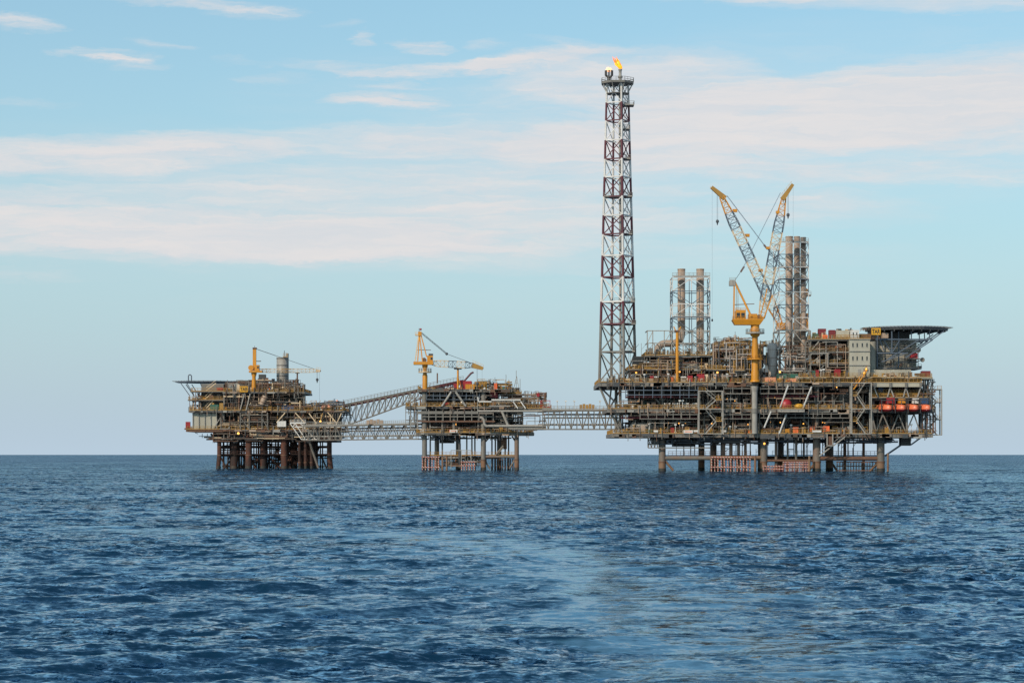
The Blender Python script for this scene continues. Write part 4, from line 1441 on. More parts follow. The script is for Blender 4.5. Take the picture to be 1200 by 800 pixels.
def crane_rear():
    Y = 731.0
    t = thing('pedestal_crane', 'yellow pedestal crane half hidden behind the triple stacks, boom raised to the left', 'crane', pt(939, 448, Y), 'pedestal cranes')
    base = pt(938, 448, Y)
    MB().lathe(base, [(1.2, 0), (1.2, zz(398, Y) - base.z), (1.5, zz(396, Y) - base.z), (1.5, zz(388, Y) - base.z)], 20).build('pedestal', 'crane_yellow', t)
    MB().pbox(911, 948, 378, 386, Y - 2, Y + 2).build('machinery_deck', 'crane_yellow', t)
    cab = MB().pbox(937, 947, 367, 378, Y - 1.6, Y + 1.2).build('cab', 'crane_yellow', t)
    MB().pbox(938.2, 945.8, 369, 374, Y - 1.64, Y - 1.603).build('window', 'window_glass', cab)
    for dy in (-1.3, 1.3):
        MB().beam(pt(943, 378, Y + dy), pt(944, 341, Y + dy * 0.5), 0.5).build('gantry_leg', 'crane_yellow', t)
        MB().beam(pt(944, 341, Y + dy * 0.5), pt(925, 377, Y + dy), 0.45).build('gantry_strut', 'crane_yellow', t)
    MB().pbox(940.5, 947, 338.5, 346, Y - 1.4, Y + 1.4).build('gantry_head', 'crane_yellow', t)
    MB().rail([pt(944, 346, Y - 1.6), pt(950.5, 346, Y - 1.6)], h=1.2, post=0.8).build('gantry_rail', 'pale_steel', t)
    MB().pbox(946, 950.5, 346, 346.8, Y - 1.8, Y + 0.5).build('gantry_platform', 'pale_steel', t)
    foot, tip = pt(914, 379, Y), pt(845.5, 230.5, Y)
    boom(t, foot, tip, 2.75, 1.2, 8, ('crane_yellow', 'boom_tan', 'blue_steel', 'boom_tan', 'blue_steel', 'boom_tan', 'blue_steel', 'crane_yellow'), 1.75, 0.2, ends=0.15, w0=1.4)
    boom_head(t, pt(849.5, 233, Y), pt(833.5, 219.5, Y), 1.5)
    p1 = pt(852, 229.5, Y)
    p2 = pt(897, 289, Y)
    p3 = pt(943, 340, Y)
    for dy in (-0.55, 0.55):
        MB().tube(p1 + Vector((0, dy, 0)), p2 + Vector((0, dy, 0)), 0.06, n=6).build('pendant', 'wire_grey', t)
    for dy in (-0.6, -0.2, 0.2, 0.6):
        MB().tube(p2 + Vector((0, dy, 0)), p3 + Vector((0, dy, 0)), 0.045, n=5).build('luffing_rope', 'rope', t)
    MB().beam(p2 - Vector((0.5, 0, -0.6)), p2 + Vector((0.5, 0, -0.6)), 0.5).build('luffing_block', 'rust_steel', t)
    hook_block(t, pt(840.7, 226, Y), 8.2)
    hook_block(t, pt(834.6, 222, Y), 39.5, 0.022, False)
    for px, py in ((875.5, 275), (861, 246), (891, 316)):
        MB().pbox(px - 2, px + 3, py - 1, py + 2.4, Y - 0.6, Y + 0.6).build('sheave_bracket', 'crane_yellow', t)
    return t


crane_front()
crane_rear()
t = thing('boom_rest', 'slim yellow boom rest post standing in front of the twin exhaust stacks', 'boom rest', pt(793.6, 447.5, 699), 'boom rests for the cranes')
MB().tube(pt(793.6, 447.5, 700.8), pt(793.6, 388.5, 700.8), 0.44, n=16).build('post', 'crane_yellow', t)
for s in (-1, 1):
    MB().beam(pt(793.6 + s * 1.2, 388.6, 700.8), pt(793.6 + s * 4.2, 382.5, 700.8), 0.3).build('fork_arm', 'crane_yellow', t)
MB().pbox(790.6, 796.6, 386.8, 388.8, 700.2, 701.4).build('saddle', 'rust_steel', t)

# accommodation block and helideck
def quarters():
    Yf = 701.6
    t = thing('accommodation_block', 'cream accommodation block with small dark windows below the helideck', 'living quarters', pt(1020, 442, Yf + 6))
    rows = ((397.6, 411.2), (411.6, 427.6), (428, 441.8))
    for top, bot in rows:
        MB().pbox(995.5, 1019.5, top, bot, Yf, Yf + 26).build('storey_wall', 'cream_panel', t)
    for py in (397.4, 411.4, 427.8):
        MB().pbox(995, 1020.2, py - 0.5, py + 0.35, Yf - 0.3, Yf - 0.003).build('ledge', 'pale_steel', t)
    for px in (999.5, 1004.5, 1010.5, 1016):
        for py in (402, 417.5):
            w = MB().pbox(px - 0.75, px + 0.75, py, py + 4.2, Yf - 0.05, Yf - 0.004).build('window', 'window_glass', t)
            MB().pbox(px - 1.0, px + 1.0, py + 4.25, py + 4.75, Yf - 0.12, Yf - 0.004).build('sill', 'pale_steel', w)
    d = MB().pbox(1005.5, 1009, 432.5, 441.6, Yf - 0.06, Yf - 0.004).build('door', 'pale_steel', t)
    MB().pbox(1008.1, 1008.5, 436.8, 437.3, Yf - 0.12, Yf - 0.062).build('handle', 'dark_steel', d)
    # the wing set back under the helideck
    Yw = 711.0
    for top, bot in ((399, 412), (412.6, 431)):
        MB().pbox(1022, 1074, top, bot, Yw, Yw + 16).build('storey_wall', 'cream_panel', t)
    for px in (1030, 1038, 1046, 1053, 1060, 1067):
        for py in (403, 419.5):
            w = MB().pbox(px - 0.8, px + 0.8, py, py + 4.4, Yw - 0.05, Yw - 0.004).build('window', 'window_glass', t)
            MB().pbox(px - 1.05, px + 1.05, py + 4.45, py + 4.95, Yw - 0.12, Yw - 0.004).build('sill', 'pale_steel', w)
    MB().pbox(1022, 1080, 431.2, 432.4, Yw - 2.5, Yw + 10).build('wing_gallery', 'grey_steel', t)
    MB().rail([pt(1022, 431.2, Yw - 2.4), pt(1080, 431.2, Yw - 2.4)], t=0.09).build('handrail', 'pale_steel', t)
    for i in range(8):
        px = 1020.6 + i * 5.9
        MB().pbox(px, px + 5.6, 433.0, 441.6, 703.6, 703.9).build('screen_panel', 'cream_panel', t)
    # curved duct trunk between the two
    MB().lathe(pt(1021, 441, 708), [(1.5, 0), (1.5, zz(400, 708) - zz(441, 708))], 18).build('stair_trunk', 'cream_panel', t)
    MB().pbox(1064, 1079, 419.6, 420.6, 704.5, 711).build('dish_platform', 'grey_steel', t)
    # roof houses
    MB().pbox(997.5, 1006.8, 386.5, 397, Yf + 0.4, Yf + 10).build('roof_house', 'white_paint', t)
    for px in (1000, 1004):
        MB().pbox(px - 0.6, px + 0.6, 389.5, 392.5, Yf + 0.35, Yf + 0.396).build('window', 'window_glass', t)
    MB().pbox(980, 995, 387, 397, Yf + 3, Yf + 12).build('roof_house', 'cream_panel', t)
    MB().pbox(1007.5, 1021, 391, 397, Yf + 4, Yf + 14).build('roof_house', 'rust_steel', t)
    MB().rail([pt(980, 397, Yf + 0.3), pt(1020, 397, Yf + 0.3)], t=0.08).build('handrail', 'rail_yellow', t)


quarters()


def helideck():
    Yc = 713.0
    c = pt(1062, 385.2, Yc)
    t = thing('helideck', 'flat dark helideck cantilevered out at the top right of the large platform', 'helideck', (c.x, c.y, c.z - 4), 'helidecks')
    r = 12.4
    poly = [(c.x + r * math.cos(math.pi / 12 + i * math.pi / 6), c.y + r * math.sin(math.pi / 12 + i * math.pi / 6)) for i in range(12)]
    MB().prism(poly, c.z - 0.1, c.z + 0.18).build('deck_plate', 'blue_steel', t)
    MB().prism([(x * 0.98 + c.x * 0.02, y * 0.98 + c.y * 0.02) for x, y in poly], c.z - 0.75, c.z - 0.103).build('deck_frame', 'dark_steel', t)
    for i in range(12):
        (xa, ya), (xb, yb) = poly[i], poly[(i + 1) % 12]
        f = 1.1

        def ext(x, y, f):
            return (c.x + (x - c.x) * f, c.y + (y - c.y) * f)
        n = MB()
        pa, pb, qa, qb = (xa, ya), (xb, yb), ext(xa, ya, f), ext(xb, yb, f)
        n.beam((*qa, c.z + 0.2), (*qb, c.z + 0.2), 0.09)
        for k in range(7):
            u = k / 6
            n.beam((pa[0] + (pb[0] - pa[0]) * u, pa[1] + (pb[1] - pa[1]) * u, c.z), (qa[0] + (qb[0] - qa[0]) * u, qa[1] + (qb[1] - qa[1]) * u, c.z + 0.22), 0.08)
        n.beam((*ext(xa, ya, 1.05), c.z + 0.1), (*ext(xb, yb, 1.05), c.z + 0.1), 0.07)
        n.build('safety_net', 'grey_steel', t)
    gb = MB()
    for i in range(-4, 5):
        x = c.x + i * 2.6
        w = math.sqrt(max(0, r * r - (i * 2.6) ** 2)) * 0.95
        gb.box(x - 0.12, x + 0.12, c.y - w, c.y + w, c.z - 1.25, c.z - 0.752)
    gb.build('joists', 'dark_steel', t)
    for Y in (703.5, 712, 721):
        f = MB()
        dz = pt(0, 384, Y).z - pt(0, 384, 703.5).z
        for a, b, w in (((1026, 397.5), (1093, 397.5), 0.36), ((1028, 413.5), (1064, 413.5), 0.36), ((1106, 388), (1090, 399.5), 0.28), ((1093, 398), (1061, 419), 0.34), ((1075, 399), (1040, 421), 0.3), ((1089, 388), (1089.5, 398), 0.26), ((1068, 388), (1068, 397.5), 0.28), ((1045, 388), (1045, 413.5), 0.3),
                        ((1036, 399), (1044, 412), 0.24), ((1054, 399), (1046, 412), 0.24), ((1028, 390), (1036, 411), 0.24), ((1062, 413.5), (1033, 424), 0.26)):
            p, q = pt(*a, 703.5), pt(*b, 703.5)
            f.beam((p.x, Y, p.z), (q.x, Y, q.z), w)
        f.build('support_truss', 'blue_steel', t)
    for px in (1053, 1028):
        MB().beam(pt(px, 431, 707), pt(px, 388, 707), 0.34).build('support_post', 'blue_steel', t)
    MB().pbox(1024, 1066, 389, 398, 709, 720).build('underdeck_dark_block', 'wall_dark', t)  # dark block added to fill the dark area beneath the helideck
    MB().pbox(1034, 1041, 390, 396, 705, 708).build('fuel_tank', 'insulation', t)
    return t


helideck()


def sign_board(px0, px1, py0, py1, Y, text, label, thick=0.25):
    a, b = pt(px0, py1, Y), pt(px1, py0, Y)
    t = thing('name_sign', label, 'sign', ((a.x + b.x) / 2, Y, a.z), 'yellow platform name signs')
    MB().box(a.x, b.x, Y, Y + thick, a.z, b.z).build('board', 'sign_yellow', t)
    fr = MB()
    for p, q in (((a.x, a.z), (b.x, a.z)), ((a.x, b.z), (b.x, b.z)), ((a.x, a.z), (a.x, b.z)), ((b.x, a.z), (b.x, b.z))):
        fr.beam((p[0], Y + 0.3, p[1]), (q[0], Y + 0.3, q[1]), 0.14)
    fr.build('rim', 'rust_steel', t)
    cu = bpy.data.curves.new('lettering', 'FONT')
    cu.body = text
    cu.align_x = 'CENTER'
    cu.align_y = 'CENTER'
    cu.size = (b.z - a.z) * 0.86
    cu.extrude = 0.02
    cu.offset = 0.035
    to = bpy.data.objects.new('lettering_tmp', cu)
    col.objects.link(to)
    bpy.context.view_layer.update()
    me = bpy.data.meshes.new_from_object(to.evaluated_get(bpy.context.evaluated_depsgraph_get()))
    bpy.data.objects.remove(to)
    xs = [v.co.x for v in me.vertices]
    ys = [v.co.y for v in me.vertices]
    s = (b.x - a.x) * 0.86 / (max(xs) - min(xs))
    cxm, cym = (max(xs) + min(xs)) / 2, (max(ys) + min(ys)) / 2
    for v in me.vertices:
        x, y, z = v.co
        v.co = ((x - cxm) * s, -z, y - cym)
    me.materials.clear()
    me.materials.append(MATS['black_paint'])
    o = bpy.data.objects.new('lettering', me)
    col.objects.link(o)
    o.parent = t
    o.location = (0, -0.03, (b.z - a.z) / 2)
    return t


sign_board(1021.3, 1032, 384.3, 392.3, 699.6, 'TAR', 'yellow sign reading TAR below the helideck edge')
for px in (1023, 1030):
    MB().beam(pt(px, 392, 700.2), pt(px, 397.5, 700.2), 0.2).build('sign_post', 'rust_steel', bpy.data.objects['name_sign'])


# lifeboats
def lifeboat(px, Y, label):
    c = pt(px, 482.6, Y)
    t = thing('lifeboat', label, 'lifeboat', c, 'lifeboats in their davits')
    L, W, H = 8.4, 2.8, 2.3
    ns, nr = 15, 9

    def sect(u):
        s = (1 - abs(2 * u - 1) ** 3.2) ** 0.5
        return 0.06 + 0.94 * s

    def ring(u, lo, hi):
        k = sect(u)
        out = []
        for j in range(nr):
            a = lo + (hi - lo) * j / (nr - 1)
            x = 0.5 * W * k * abs(math.cos(a)) ** 0.7 * (1 if math.cos(a) > 0 else -1)
            z = 0.36 * H + (0.64 * H * (0.45 + 0.55 * k) * abs(math.sin(a)) ** 0.8 if math.sin(a) > 0 else -0.36 * H * (0.4 + 0.6 * k) * abs(math.sin(a)) ** 0.8)
            out.append((c.x + x, c.y + u * L, c.z + z))
        return out
    for nm, lo, hi, m in (('canopy', 0.0, math.pi, 'boat_orange'), ('hull', -math.pi, 0.0, 'boat_red')):
        v, f = [], []
        for i in range(ns):
            v += ring(i / (ns - 1), lo, hi)
        for i in range(ns - 1):
            for j in range(nr - 1):
                f.append((i * nr + j, (i + 1) * nr + j, (i + 1) * nr + j + 1, i * nr + j + 1))
        f += [tuple(range(nr)), tuple(range((ns - 1) * nr, ns * nr))[::-1]]
        MB().add(v, f, True).build(nm, m, t)
    MB().box(c.x - 0.42 * W, c.x + 0.42 * W, c.y + 0.16 * L, c.y + 0.86 * L, c.z + 0.34 * H, c.z + 0.40 * H).build('fender_strip', 'white_paint', t)
    MB().box(c.x - 0.5, c.x + 0.5, c.y + 4.6, c.y + 6.2, c.z + 0.90 * H, c.z + 1.04 * H).build('coxswain_dome', 'boat_orange', t)
    for sx_ in (-1, 1):
        for k in range(4):
            MB().box(c.x + sx_ * 1.16 - 0.12, c.x + sx_ * 1.16 + 0.12, c.y + 2.2 + k * 1.1, c.y + 2.8 + k * 1.1, c.z + 0.62 * H, c.z + 0.76 * H).build('window', 'window_glass', t)
    MB().box(c.x - 0.75, c.x + 0.75, c.y + 0.72, c.y + 0.95, c.z + 0.70 * H, c.z + 0.82 * H).build('bow_window', 'window_glass', t)
    MB().box(c.x - 0.4, c.x + 0.4, c.y + 0.42, c.y + 0.5, c.z + 0.55 * H, c.z + 0.68 * H).build('bow_hatch', 'boat_orange', t)
    MB().tube((c.x, c.y + 1.6, c.z + 0.9 * H), (c.x, c.y + 1.6, c.z + 1.22 * H), 0.12, n=8).build('lifting_hook', 'dark_steel', t)
    MB().tube((c.x, c.y + 6.4, c.z + 0.9 * H), (c.x, c.y + 7.2, c.z + 1.22 * H), 0.12, n=8).build('lifting_hook', 'dark_steel', t)
    # davit it hangs in
    d = thing('davit', label.replace('orange lifeboat', 'dark steel davit holding the lifeboat'), 'davit', (c.x, c.y, c.z - 0.3), 'lifeboat davits')
    for y in (1.6, 7.0):
        q = MB()
        for s in (-1, 1):
            q.beam((c.x + s * 1.75, c.y + y + 0.5, c.z - 0.3), (c.x + s * 1.75, c.y + y + 0.5, c.z + 1.5 * H), 0.22)
        q.beam((c.x - 1.85, c.y + y + 0.5, c.z + 1.5 * H), (c.x + 1.85, c.y + y + 0.5, c.z + 1.5 * H), 0.26)
        q.beam((c.x, c.y + y, c.z + 1.5 * H), (c.x, c.y + y, c.z + 1.22 * H), 0.12)
        q.build('portal', 'dark_steel', d)
    MB().beam((c.x - 1.7, c.y + 2, c.z + 1.5 * H + 0.2), (c.x - 1.7, c.y + 7.6, c.z + 1.5 * H + 0.2), 0.2).build('side_beam', 'dark_steel', d)
    t.rotation_euler.z = d.rotation_euler.z = math.radians(18)
    return t


for px, w in ((1043.5, 'beside the stair tower, leftmost of four'), (1059.5, 'below the yellow winch box, second from the left'), (1074.5, 'below the white winch box, third from the left'), (1089, 'below the dark blue winch box, rightmost of four')):
    lifeboat(px, 695.6, 'orange lifeboat ' + w)
for px0, px1, py0, py1, m, nm in ((1039, 1048.5, 466, 472.5, 'red_paint', 'red'), (1053, 1061, 467, 472.3, 'crane_yellow', 'yellow'), (1069.5, 1077, 466.5, 472.5, 'white_paint', 'white'), (1078.5, 1088, 467, 473, 'blue_paint', 'dark blue')):
    container(px0, px1, py0, py1, 699.7, 1.6, m, 'winch_box', '%s winch box above the row of orange lifeboats' % nm, 'winch box', 'winch boxes over the lifeboats', 5)

# stair towers on the front and the right end
stair_tower(819, 847, (458, 479, 508), 696.6, 3.0, 'white framed stair tower left of the crane column on the front face')
t2 = stair_tower(998, 1021, (448.5, 479, 508), 696.6, 3.0, 'pale stair tower with yellow flights left of the lifeboats', first=-1)
ys_ = MB()
flight(ys_, pt(1000, 456, 697.6), pt(1010, 442.5, 697.6), 1.0)
flight(ys_, pt(1011, 442, 699), pt(1016, 433, 699), 1.0)
ys_.build('upper_flight', 'crane_yellow', t2)
stair_tower(1086, 1103.5, (456, 471, 491, 509.5), 701, 3.0, 'slender open ladder tower at the far right edge of the large platform', first=-1)

# vessels
column_vessel(pt(905, 448, 709.5), 1.5, 11.6, 'tall grey upright vessel between the front crane pedestal and the triple stacks', 'upright vessels of the large platform', 'vessel_brightened', 4, False)
column_vessel(pt(860.5, 448, 707), 1.25, 10.4, 'short grey upright vessel with domed top left of the crane pedestal', 'upright vessels of the large platform', 'vessel_metal', 3)
column_vessel(pt(891, 430, 718), 1.0, 7.0, 'small upright vessel just behind the crane pedestal', 'upright vessels of the large platform', 'insulation', 3, False)
column_vessel(pt(861.5, 414, 710), 0.42, 5.5, 'slim vent column standing on the process platform left of the crane', 'upright vessels of the large platform', 'vessel_metal', 2, False)
drum(pt(848.5, 410.2, 708) + Vector((0, 2.2, 0)), 1.0, 4.0, 'y', 'pale round drum end-on on the platform left of the crane', 'horizontal drums', 'vessel_metal')
drum(pt(740.5, 500.4, 703) + Vector((3.2, 1.6, 0)), 1.55, 6.0, 'x', 'pale horizontal tank with a domed end at the left of the lower deck', 'horizontal drums', 'pale_steel')
drum(pt(1034, 501, 705) + Vector((0, 2, 0)), 1.4, 5.0, 'x', 'grey horizontal drum on the lower deck behind the zigzag braces', 'horizontal drums', 'insulation')

# boxes, skids and cargo
box_list = (
    (762, 765.8, 440.3, 447.6, 700.9, 1.4, 'red_paint', 'fire_cabinet', 'small red fire cabinet near the left end of the upper deck'),
    (806, 811.5, 440, 447.6, 700.9, 1.4, 'red_paint', 'fire_cabinet', 'red and white fire cabinet right of the yellow boom rest'),
    (817, 825.5, 438.2, 447.6, 700.9, 1.6, 'red_paint', 'fire_cabinet', 'larger red fire cabinet above the front stair tower'),
    (929.5, 935.5, 500, 507.6, 701.2, 1.5, 'orange_paint', 'orange_locker', 'leftmost orange locker on the lower deck'),
    (949, 955, 499.3, 507.6, 701.2, 1.5, 'orange_paint', 'orange_locker', 'middle orange locker on the lower deck beside a white banner'),
    (965, 972, 499, 507.6, 701.2, 1.5, 'orange_paint', 'orange_locker', 'rightmost orange locker on the lower deck'),
    (911, 922, 437.5, 443.5, 703.5, 2.4, 'green_paint', 'green_container', 'dark green container with a lamp beside the tall upright vessel'),
    (923, 935, 438, 442.6, 703, 2.4, 'green_paint', 'green_container', 'flat dark green container at the foot of the triple stacks'),
    (893, 909, 442, 447.4, 700.9, 1.2, 'salmon', 'pallet_crate', 'long salmon red crate right of the crane pedestal'),
    (911.5, 918, 443.7, 447.4, 700.9, 1.2, 'crane_yellow', 'pallet_crate', 'yellow crate below the green container'),
    (924, 933, 443, 447.4, 700.9, 1.2, 'salmon', 'pallet_crate', 'red crate below the flat green container'),
    (959.5, 968, 385.0, 397.2, 705.5, 2.6, 'dark_red', 'red_container', 'dark red container on the roof left of the cream roof house'),
    (972, 979, 386.5, 397.2, 705.5, 2.6, 'dark_red', 'red_container', 'dark red container on the roof beside a grey tank'),
    (953, 959, 390.8, 397.2, 705.5, 2.4, 'green_paint', 'green_container', 'small green container on the roof beside the red ones'),
    (964, 970, 392.2, 397.2, 704.4, 2.0, 'orange_paint', 'red_container', 'small orange red box below the roof containers'),
    (1080.5, 1090.5, 434.5, 441.8, 703, 2.6, 'dark_red', 'red_container', 'dark red container on the right corner above the lifeboats'),
    (1067.5, 1075.5, 413.5, 419.5, 707, 2.0, 'red_paint', 'red_container', 'small dark red box hanging below the helideck by the dishes'),
    (951, 955.5, 434.5, 441.6, 702.6, 1.6, 'green_paint', 'green_container', 'green cabinet at the left end of the quarters deck'),
    (956, 959.5, 433.5, 441.6, 702.2, 1.2, 'red_paint', 'fire_cabinet', 'bright red cabinet at the left end of the quarters deck'),
    (978, 985, 432.5, 441.6, 702.4, 1.6, 'red_paint', 'fire_cabinet', 'red cabinet with a white stripe beside the accommodation block'),
    (758.5, 761, 472.5, 478.6, 701, 1.0, 'insulation', 'cable_box', 'tan junction box on the middle deck near the left end'),
    (926.2, 931, 463.5, 466.5, 702, 1.2, 'light_blue', 'cable_box', 'pale grey box hanging above the red dome'),
    (1029.5, 1034.5, 454.5, 459, 702, 1.4, 'blue_paint', 'blue_cabinet', 'small blue cabinet above the lifeboat walkway'),
    (1031, 1039, 468, 474, 702.5, 1.6, 'red_paint', 'red_container', 'dark red store box left of the lifeboats'),
    (786, 790, 501, 507.6, 701.5, 1.0, 'red_paint', 'fire_cabinet', 'dull red fire pump cabinet on the lower deck left of the banners'),
)
for (a, b, c_, d_, Y, dp, m, nm, lab) in box_list:
    container(a, b, c_, d_, Y, dp, m, nm, lab, nm.split('_')[1], 'boxes on the large platform', 4)
# fix what hangs in the air: brackets below the raised boxes
t = thing('rescue_dome', 'red rounded tarpaulin dome on the front balcony of the middle deck', 'dome', pt(921, 479, 698))
MB().lathe(pt(921, 478.7, 698.2), [(1.75, 0), (1.75, 1.3), (1.6, 1.9), (1.1, 2.5), (0.4, 2.75), (0.05, 2.8)], 18).build('cover', 'red_paint', t)
MB().lathe(pt(921, 478.75, 698.2), [(1.82, 0), (1.82, 0.25)], 18).build('base_ring', 'rust_steel', t)
t = thing('rescue_boat', 'small yellow rescue boat on the front balcony right of the red dome', 'boat', pt(936, 479, 698))
c = pt(936.5, 475.8, 698.2)
MB().ball(c, 1.35, 14, 8, sx=1.0, sy=0.6, sz=0.55).build('hull', 'sign_yellow', t)
MB().box(c.x - 0.9, c.x + 0.9, c.y - 0.5, c.y + 0.5, zz(478.7, 698.2), c.z - 0.4).build('cradle', 'rust_steel', t)
bal = deck(A, 'balcony', 913.5, 941.5, 479.2, 696.4, 699.4, 3.4, rails='f', joists=False, girder='pale_steel')

for i, px in enumerate((782, 791.5, 803.5, 815)):
    manifold((xx(px, 702), 702, zD2), 0.95, 'grey valve manifold with white heads in the row on the middle deck', 'valve manifolds')
for i, px in enumerate((768.5, 801, 817.5)):
    manifold((xx(px, 701.8), 701.8, zU), 0.85, 'pale valve manifold with white heads along the upper deck rail', 'valve manifolds')
for i, (px, pz, Y) in enumerate(((735, zD2, 704), (742, zD2, 705), (752, zD2, 704), (870, zD2, 704), (898, zD2, 704), (765, zD1, 704.5), (812, zD1, 704), (868, zD1, 704), (880, zD1, 704.5), (905, zD1, 704), (990, zD1, 703.5), (1032, zD1, 703), (1050, zD1, 703))):
    pump_skid((xx(px, Y), Y, pz), 1.5, 'grey pump skid in the shade of the %s deck' % ('middle' if pz == zD2 else 'lower'), 'pump skids of the %s deck' % ('middle' if pz == zD2 else 'lower'), ('grey_steel', 'blue_steel', 'green_paint', 'insulation')[i % 4], i)
for px, py, Y, h in ((761, 508, 701, 2.6), (791.5, 508, 701, 2.4), (800, 508, 701, 2.3), (855.5, 508, 701, 1.9), (862, 508, 701, 1.9), (927, 508, 701, 2.3), (783, 448, 701, 2.2), (755, 448, 701, 2.1), (838, 448, 701, 2.0), (852, 448, 701, 2.2), (874, 448, 701, 2.1), (962, 442, 702, 1.9), (965, 442, 702, 2.1), (796.5, 479, 701, 2.2), (799.8, 479, 701, 2.2), (1068, 508, 701, 2.4)):
    lamp_post(px, py, Y, h, 'thin white lamp post behind a deck rail of the large platform', 'white lamp posts of the large platform')
for px, py, Y in ((783, 495.5, 706), (788, 496.7, 704), (795.5, 495.8, 707), (803, 496, 708), (834, 496, 705), (842, 495.3, 706), (876.5, 497, 706), (903, 494.5, 708), (914.5, 494.8, 708), (933.5, 495.2, 708), (941.5, 496.3, 704), (964, 494.5, 705), (966.8, 495.2, 705), (975, 495.5, 707), (1004.5, 495.2, 702), (1040, 500.3, 705)):
    lamp(px, py, Y, 'small warm lamp glowing inside the lower deck of the large platform', 'lit lamps of the lower deck')
for px, py, Y in ((835.5, 466.4, 705), (852, 467.4, 706), (861.5, 469.5, 706), (895.3, 464.4, 706), (908, 465.3, 705), (943.5, 463.8, 705), (980.5, 453.6, 704), (740, 471, 705), (747.5, 470.3, 705)):
    lamp(px, py, Y, 'small warm lamp glowing inside the middle deck of the large platform', 'lit lamps of the middle deck')
for px, py, Y in ((840.8, 436.3, 702), (838, 443, 702), (914, 435.6, 702.5), (1015, 432.3, 701), (1012.5, 437, 701), (745.5, 436.5, 705), (796.5, 435.5, 705)):
    lamp(px, py, Y, 'small warm lamp lit on the upper deck of the large platform', 'lit lamps of the upper deck', r=0.3)
lamp(895.7, 519.6, 703, 'single warm lamp glowing under the lower deck beside a leg', 'lit lamps under the platforms', r=0.34)


def banner(px0, px1, py0, py1, Y, label, red=True):
    a, b = pt(px0, py1, Y), pt(px1, py0, Y)
    t = thing('banner', label, 'banner', ((a.x + b.x) / 2, Y, a.z), 'banners on the deck rails')
    MB().box(a.x, b.x, Y, Y + 0.05, a.z, b.z).build('cloth', 'white_paint', t)
    if red:
        MB().box(a.x + 0.35, b.x - 0.3, Y - 0.02, Y - 0.003, a.z + 0.3, a.z + 0.62).build('printed_band', 'salmon', t)
    return t


banner(801, 812, 503.8, 507.5, 699.3, 'white banner with faded red print on the lower deck rail')
banner(812.8, 818, 503.8, 506, 699.3, 'short white banner right of the red printed one', False)
banner(846, 851, 503.8, 506, 699.3, 'short white banner right of the front stair tower', False)
banner(952, 962.5, 504, 506.2, 699.3, 'white banner below the orange lockers', False)
banner(766, 771, 503.9, 506, 699.3, 'short white banner near the left leg brace', False)


# dishes and domes
def dish(px, py, Y, r, label):
    c = pt(px, py, Y)
    t = thing('satellite_dish', label, 'satellite dish', c - Vector((0, 0, r)), 'satellite dishes')
    MB().lathe(c, [(0.05, 0.5 * r), (0.5 * r, 0.4 * r), (0.85 * r, 0.18 * r), (r, 0), (0.8 * r, 0.1 * r), (0.4 * r, 0.3 * r), (0.05, 0.38 * r)], 16, 'y').build('reflector', 'grey_steel', t)
    MB().tube(c + Vector((0, 0.45 * r, 0)), c + Vector((-2.2, 0.5 * r, -r)), 0.1, n=8).build('arm', 'dark_steel', t)
    MB().tube(c, c + Vector((0, -0.5 * r, 0)), 0.06, n=6).build('feed_horn', 'dark_steel', t)


dish(1076, 410, 706, 0.8, 'larger grey satellite dish under the right edge of the helideck')
dish(1081, 421.5, 706, 0.68, 'lower grey satellite dish above the right corner container')
dish(984.5, 404.5, 705, 0.7, 'pale round dish on the upper utility floor beside the quarters')
dish(984.5, 419, 705, 0.7, 'pale round dish on the lower utility floor beside the quarters')


# red and white fenders at the water
def fender(px0, px1, py0, py1, Y, nbar, label, rails):
    x0, x1 = xx(px0, Y), xx(px1, Y)
    t = thing('fender_grid', label, 'fender', ((x0 + x1) / 2, Y, 0), 'red and white fender grids at the waterline')
    for i in range(nbar):
        x = x0 + (x1 - x0) * i / (nbar - 1)
        MB().tube((x, Y, -1.5), (x, Y, zz(py0, Y)), 0.14, n=10).build('bar', 'fender_stripe', t)
    for i in range(0, nbar, 2):
        x = x0 + (x1 - x0) * i / (nbar - 1)
        MB().tube((x, Y + 2.4, -1.5), (x, Y + 2.4, zz(py0, Y) - 0.4), 0.17, n=8).build('rear_bar', 'splash_paint', t)
    for py in rails:
        z = zz(py, Y)
        MB().tube((x0 - 0.3, Y - 0.25, z), (x1 + 0.3, Y - 0.25, z), 0.16, n=10).build('rail', 'fender_stripe', t)
    for px in (px0 + 0.06 * (px1 - px0), px1 - 0.06 * (px1 - px0)):
        x = xx(px, Y)
        MB().tube((x, Y, zz(py0 + 1, Y)), (x, Y + 3, zz(py0 + 1, Y)), 0.2, n=8).build('stand_off', 'splash_paint', t)
    return t


fender(834, 879, 535.4, 552, 700.8, 13, 'tall red and white fender grid in front of the conductors of the large platform', (535.6, 547.2))
fender(895, 917, 545.5, 552, 700.8, 8, 'low red and white fender grid beside the middle leg', (546, 549.5))
fender(918.5, 947, 540.8, 552, 701.2, 11, 'dense red and white fender grid left of the rusty leg', (541.2, 544.2, 547.4))
for px in (885, 948.5):
    o = MB().tube(pt(px, 534, 700.8), (xx(px, 700.8), 700.8, -3), 0.34, n=12).build('fender_pile', 'splash_paint')
    tag(o, 'rust stained fender pile %s' % ('right of the tall fender grid' if px == 885 else 'left of the widest rusty leg'), 'pile', 'fender piles')

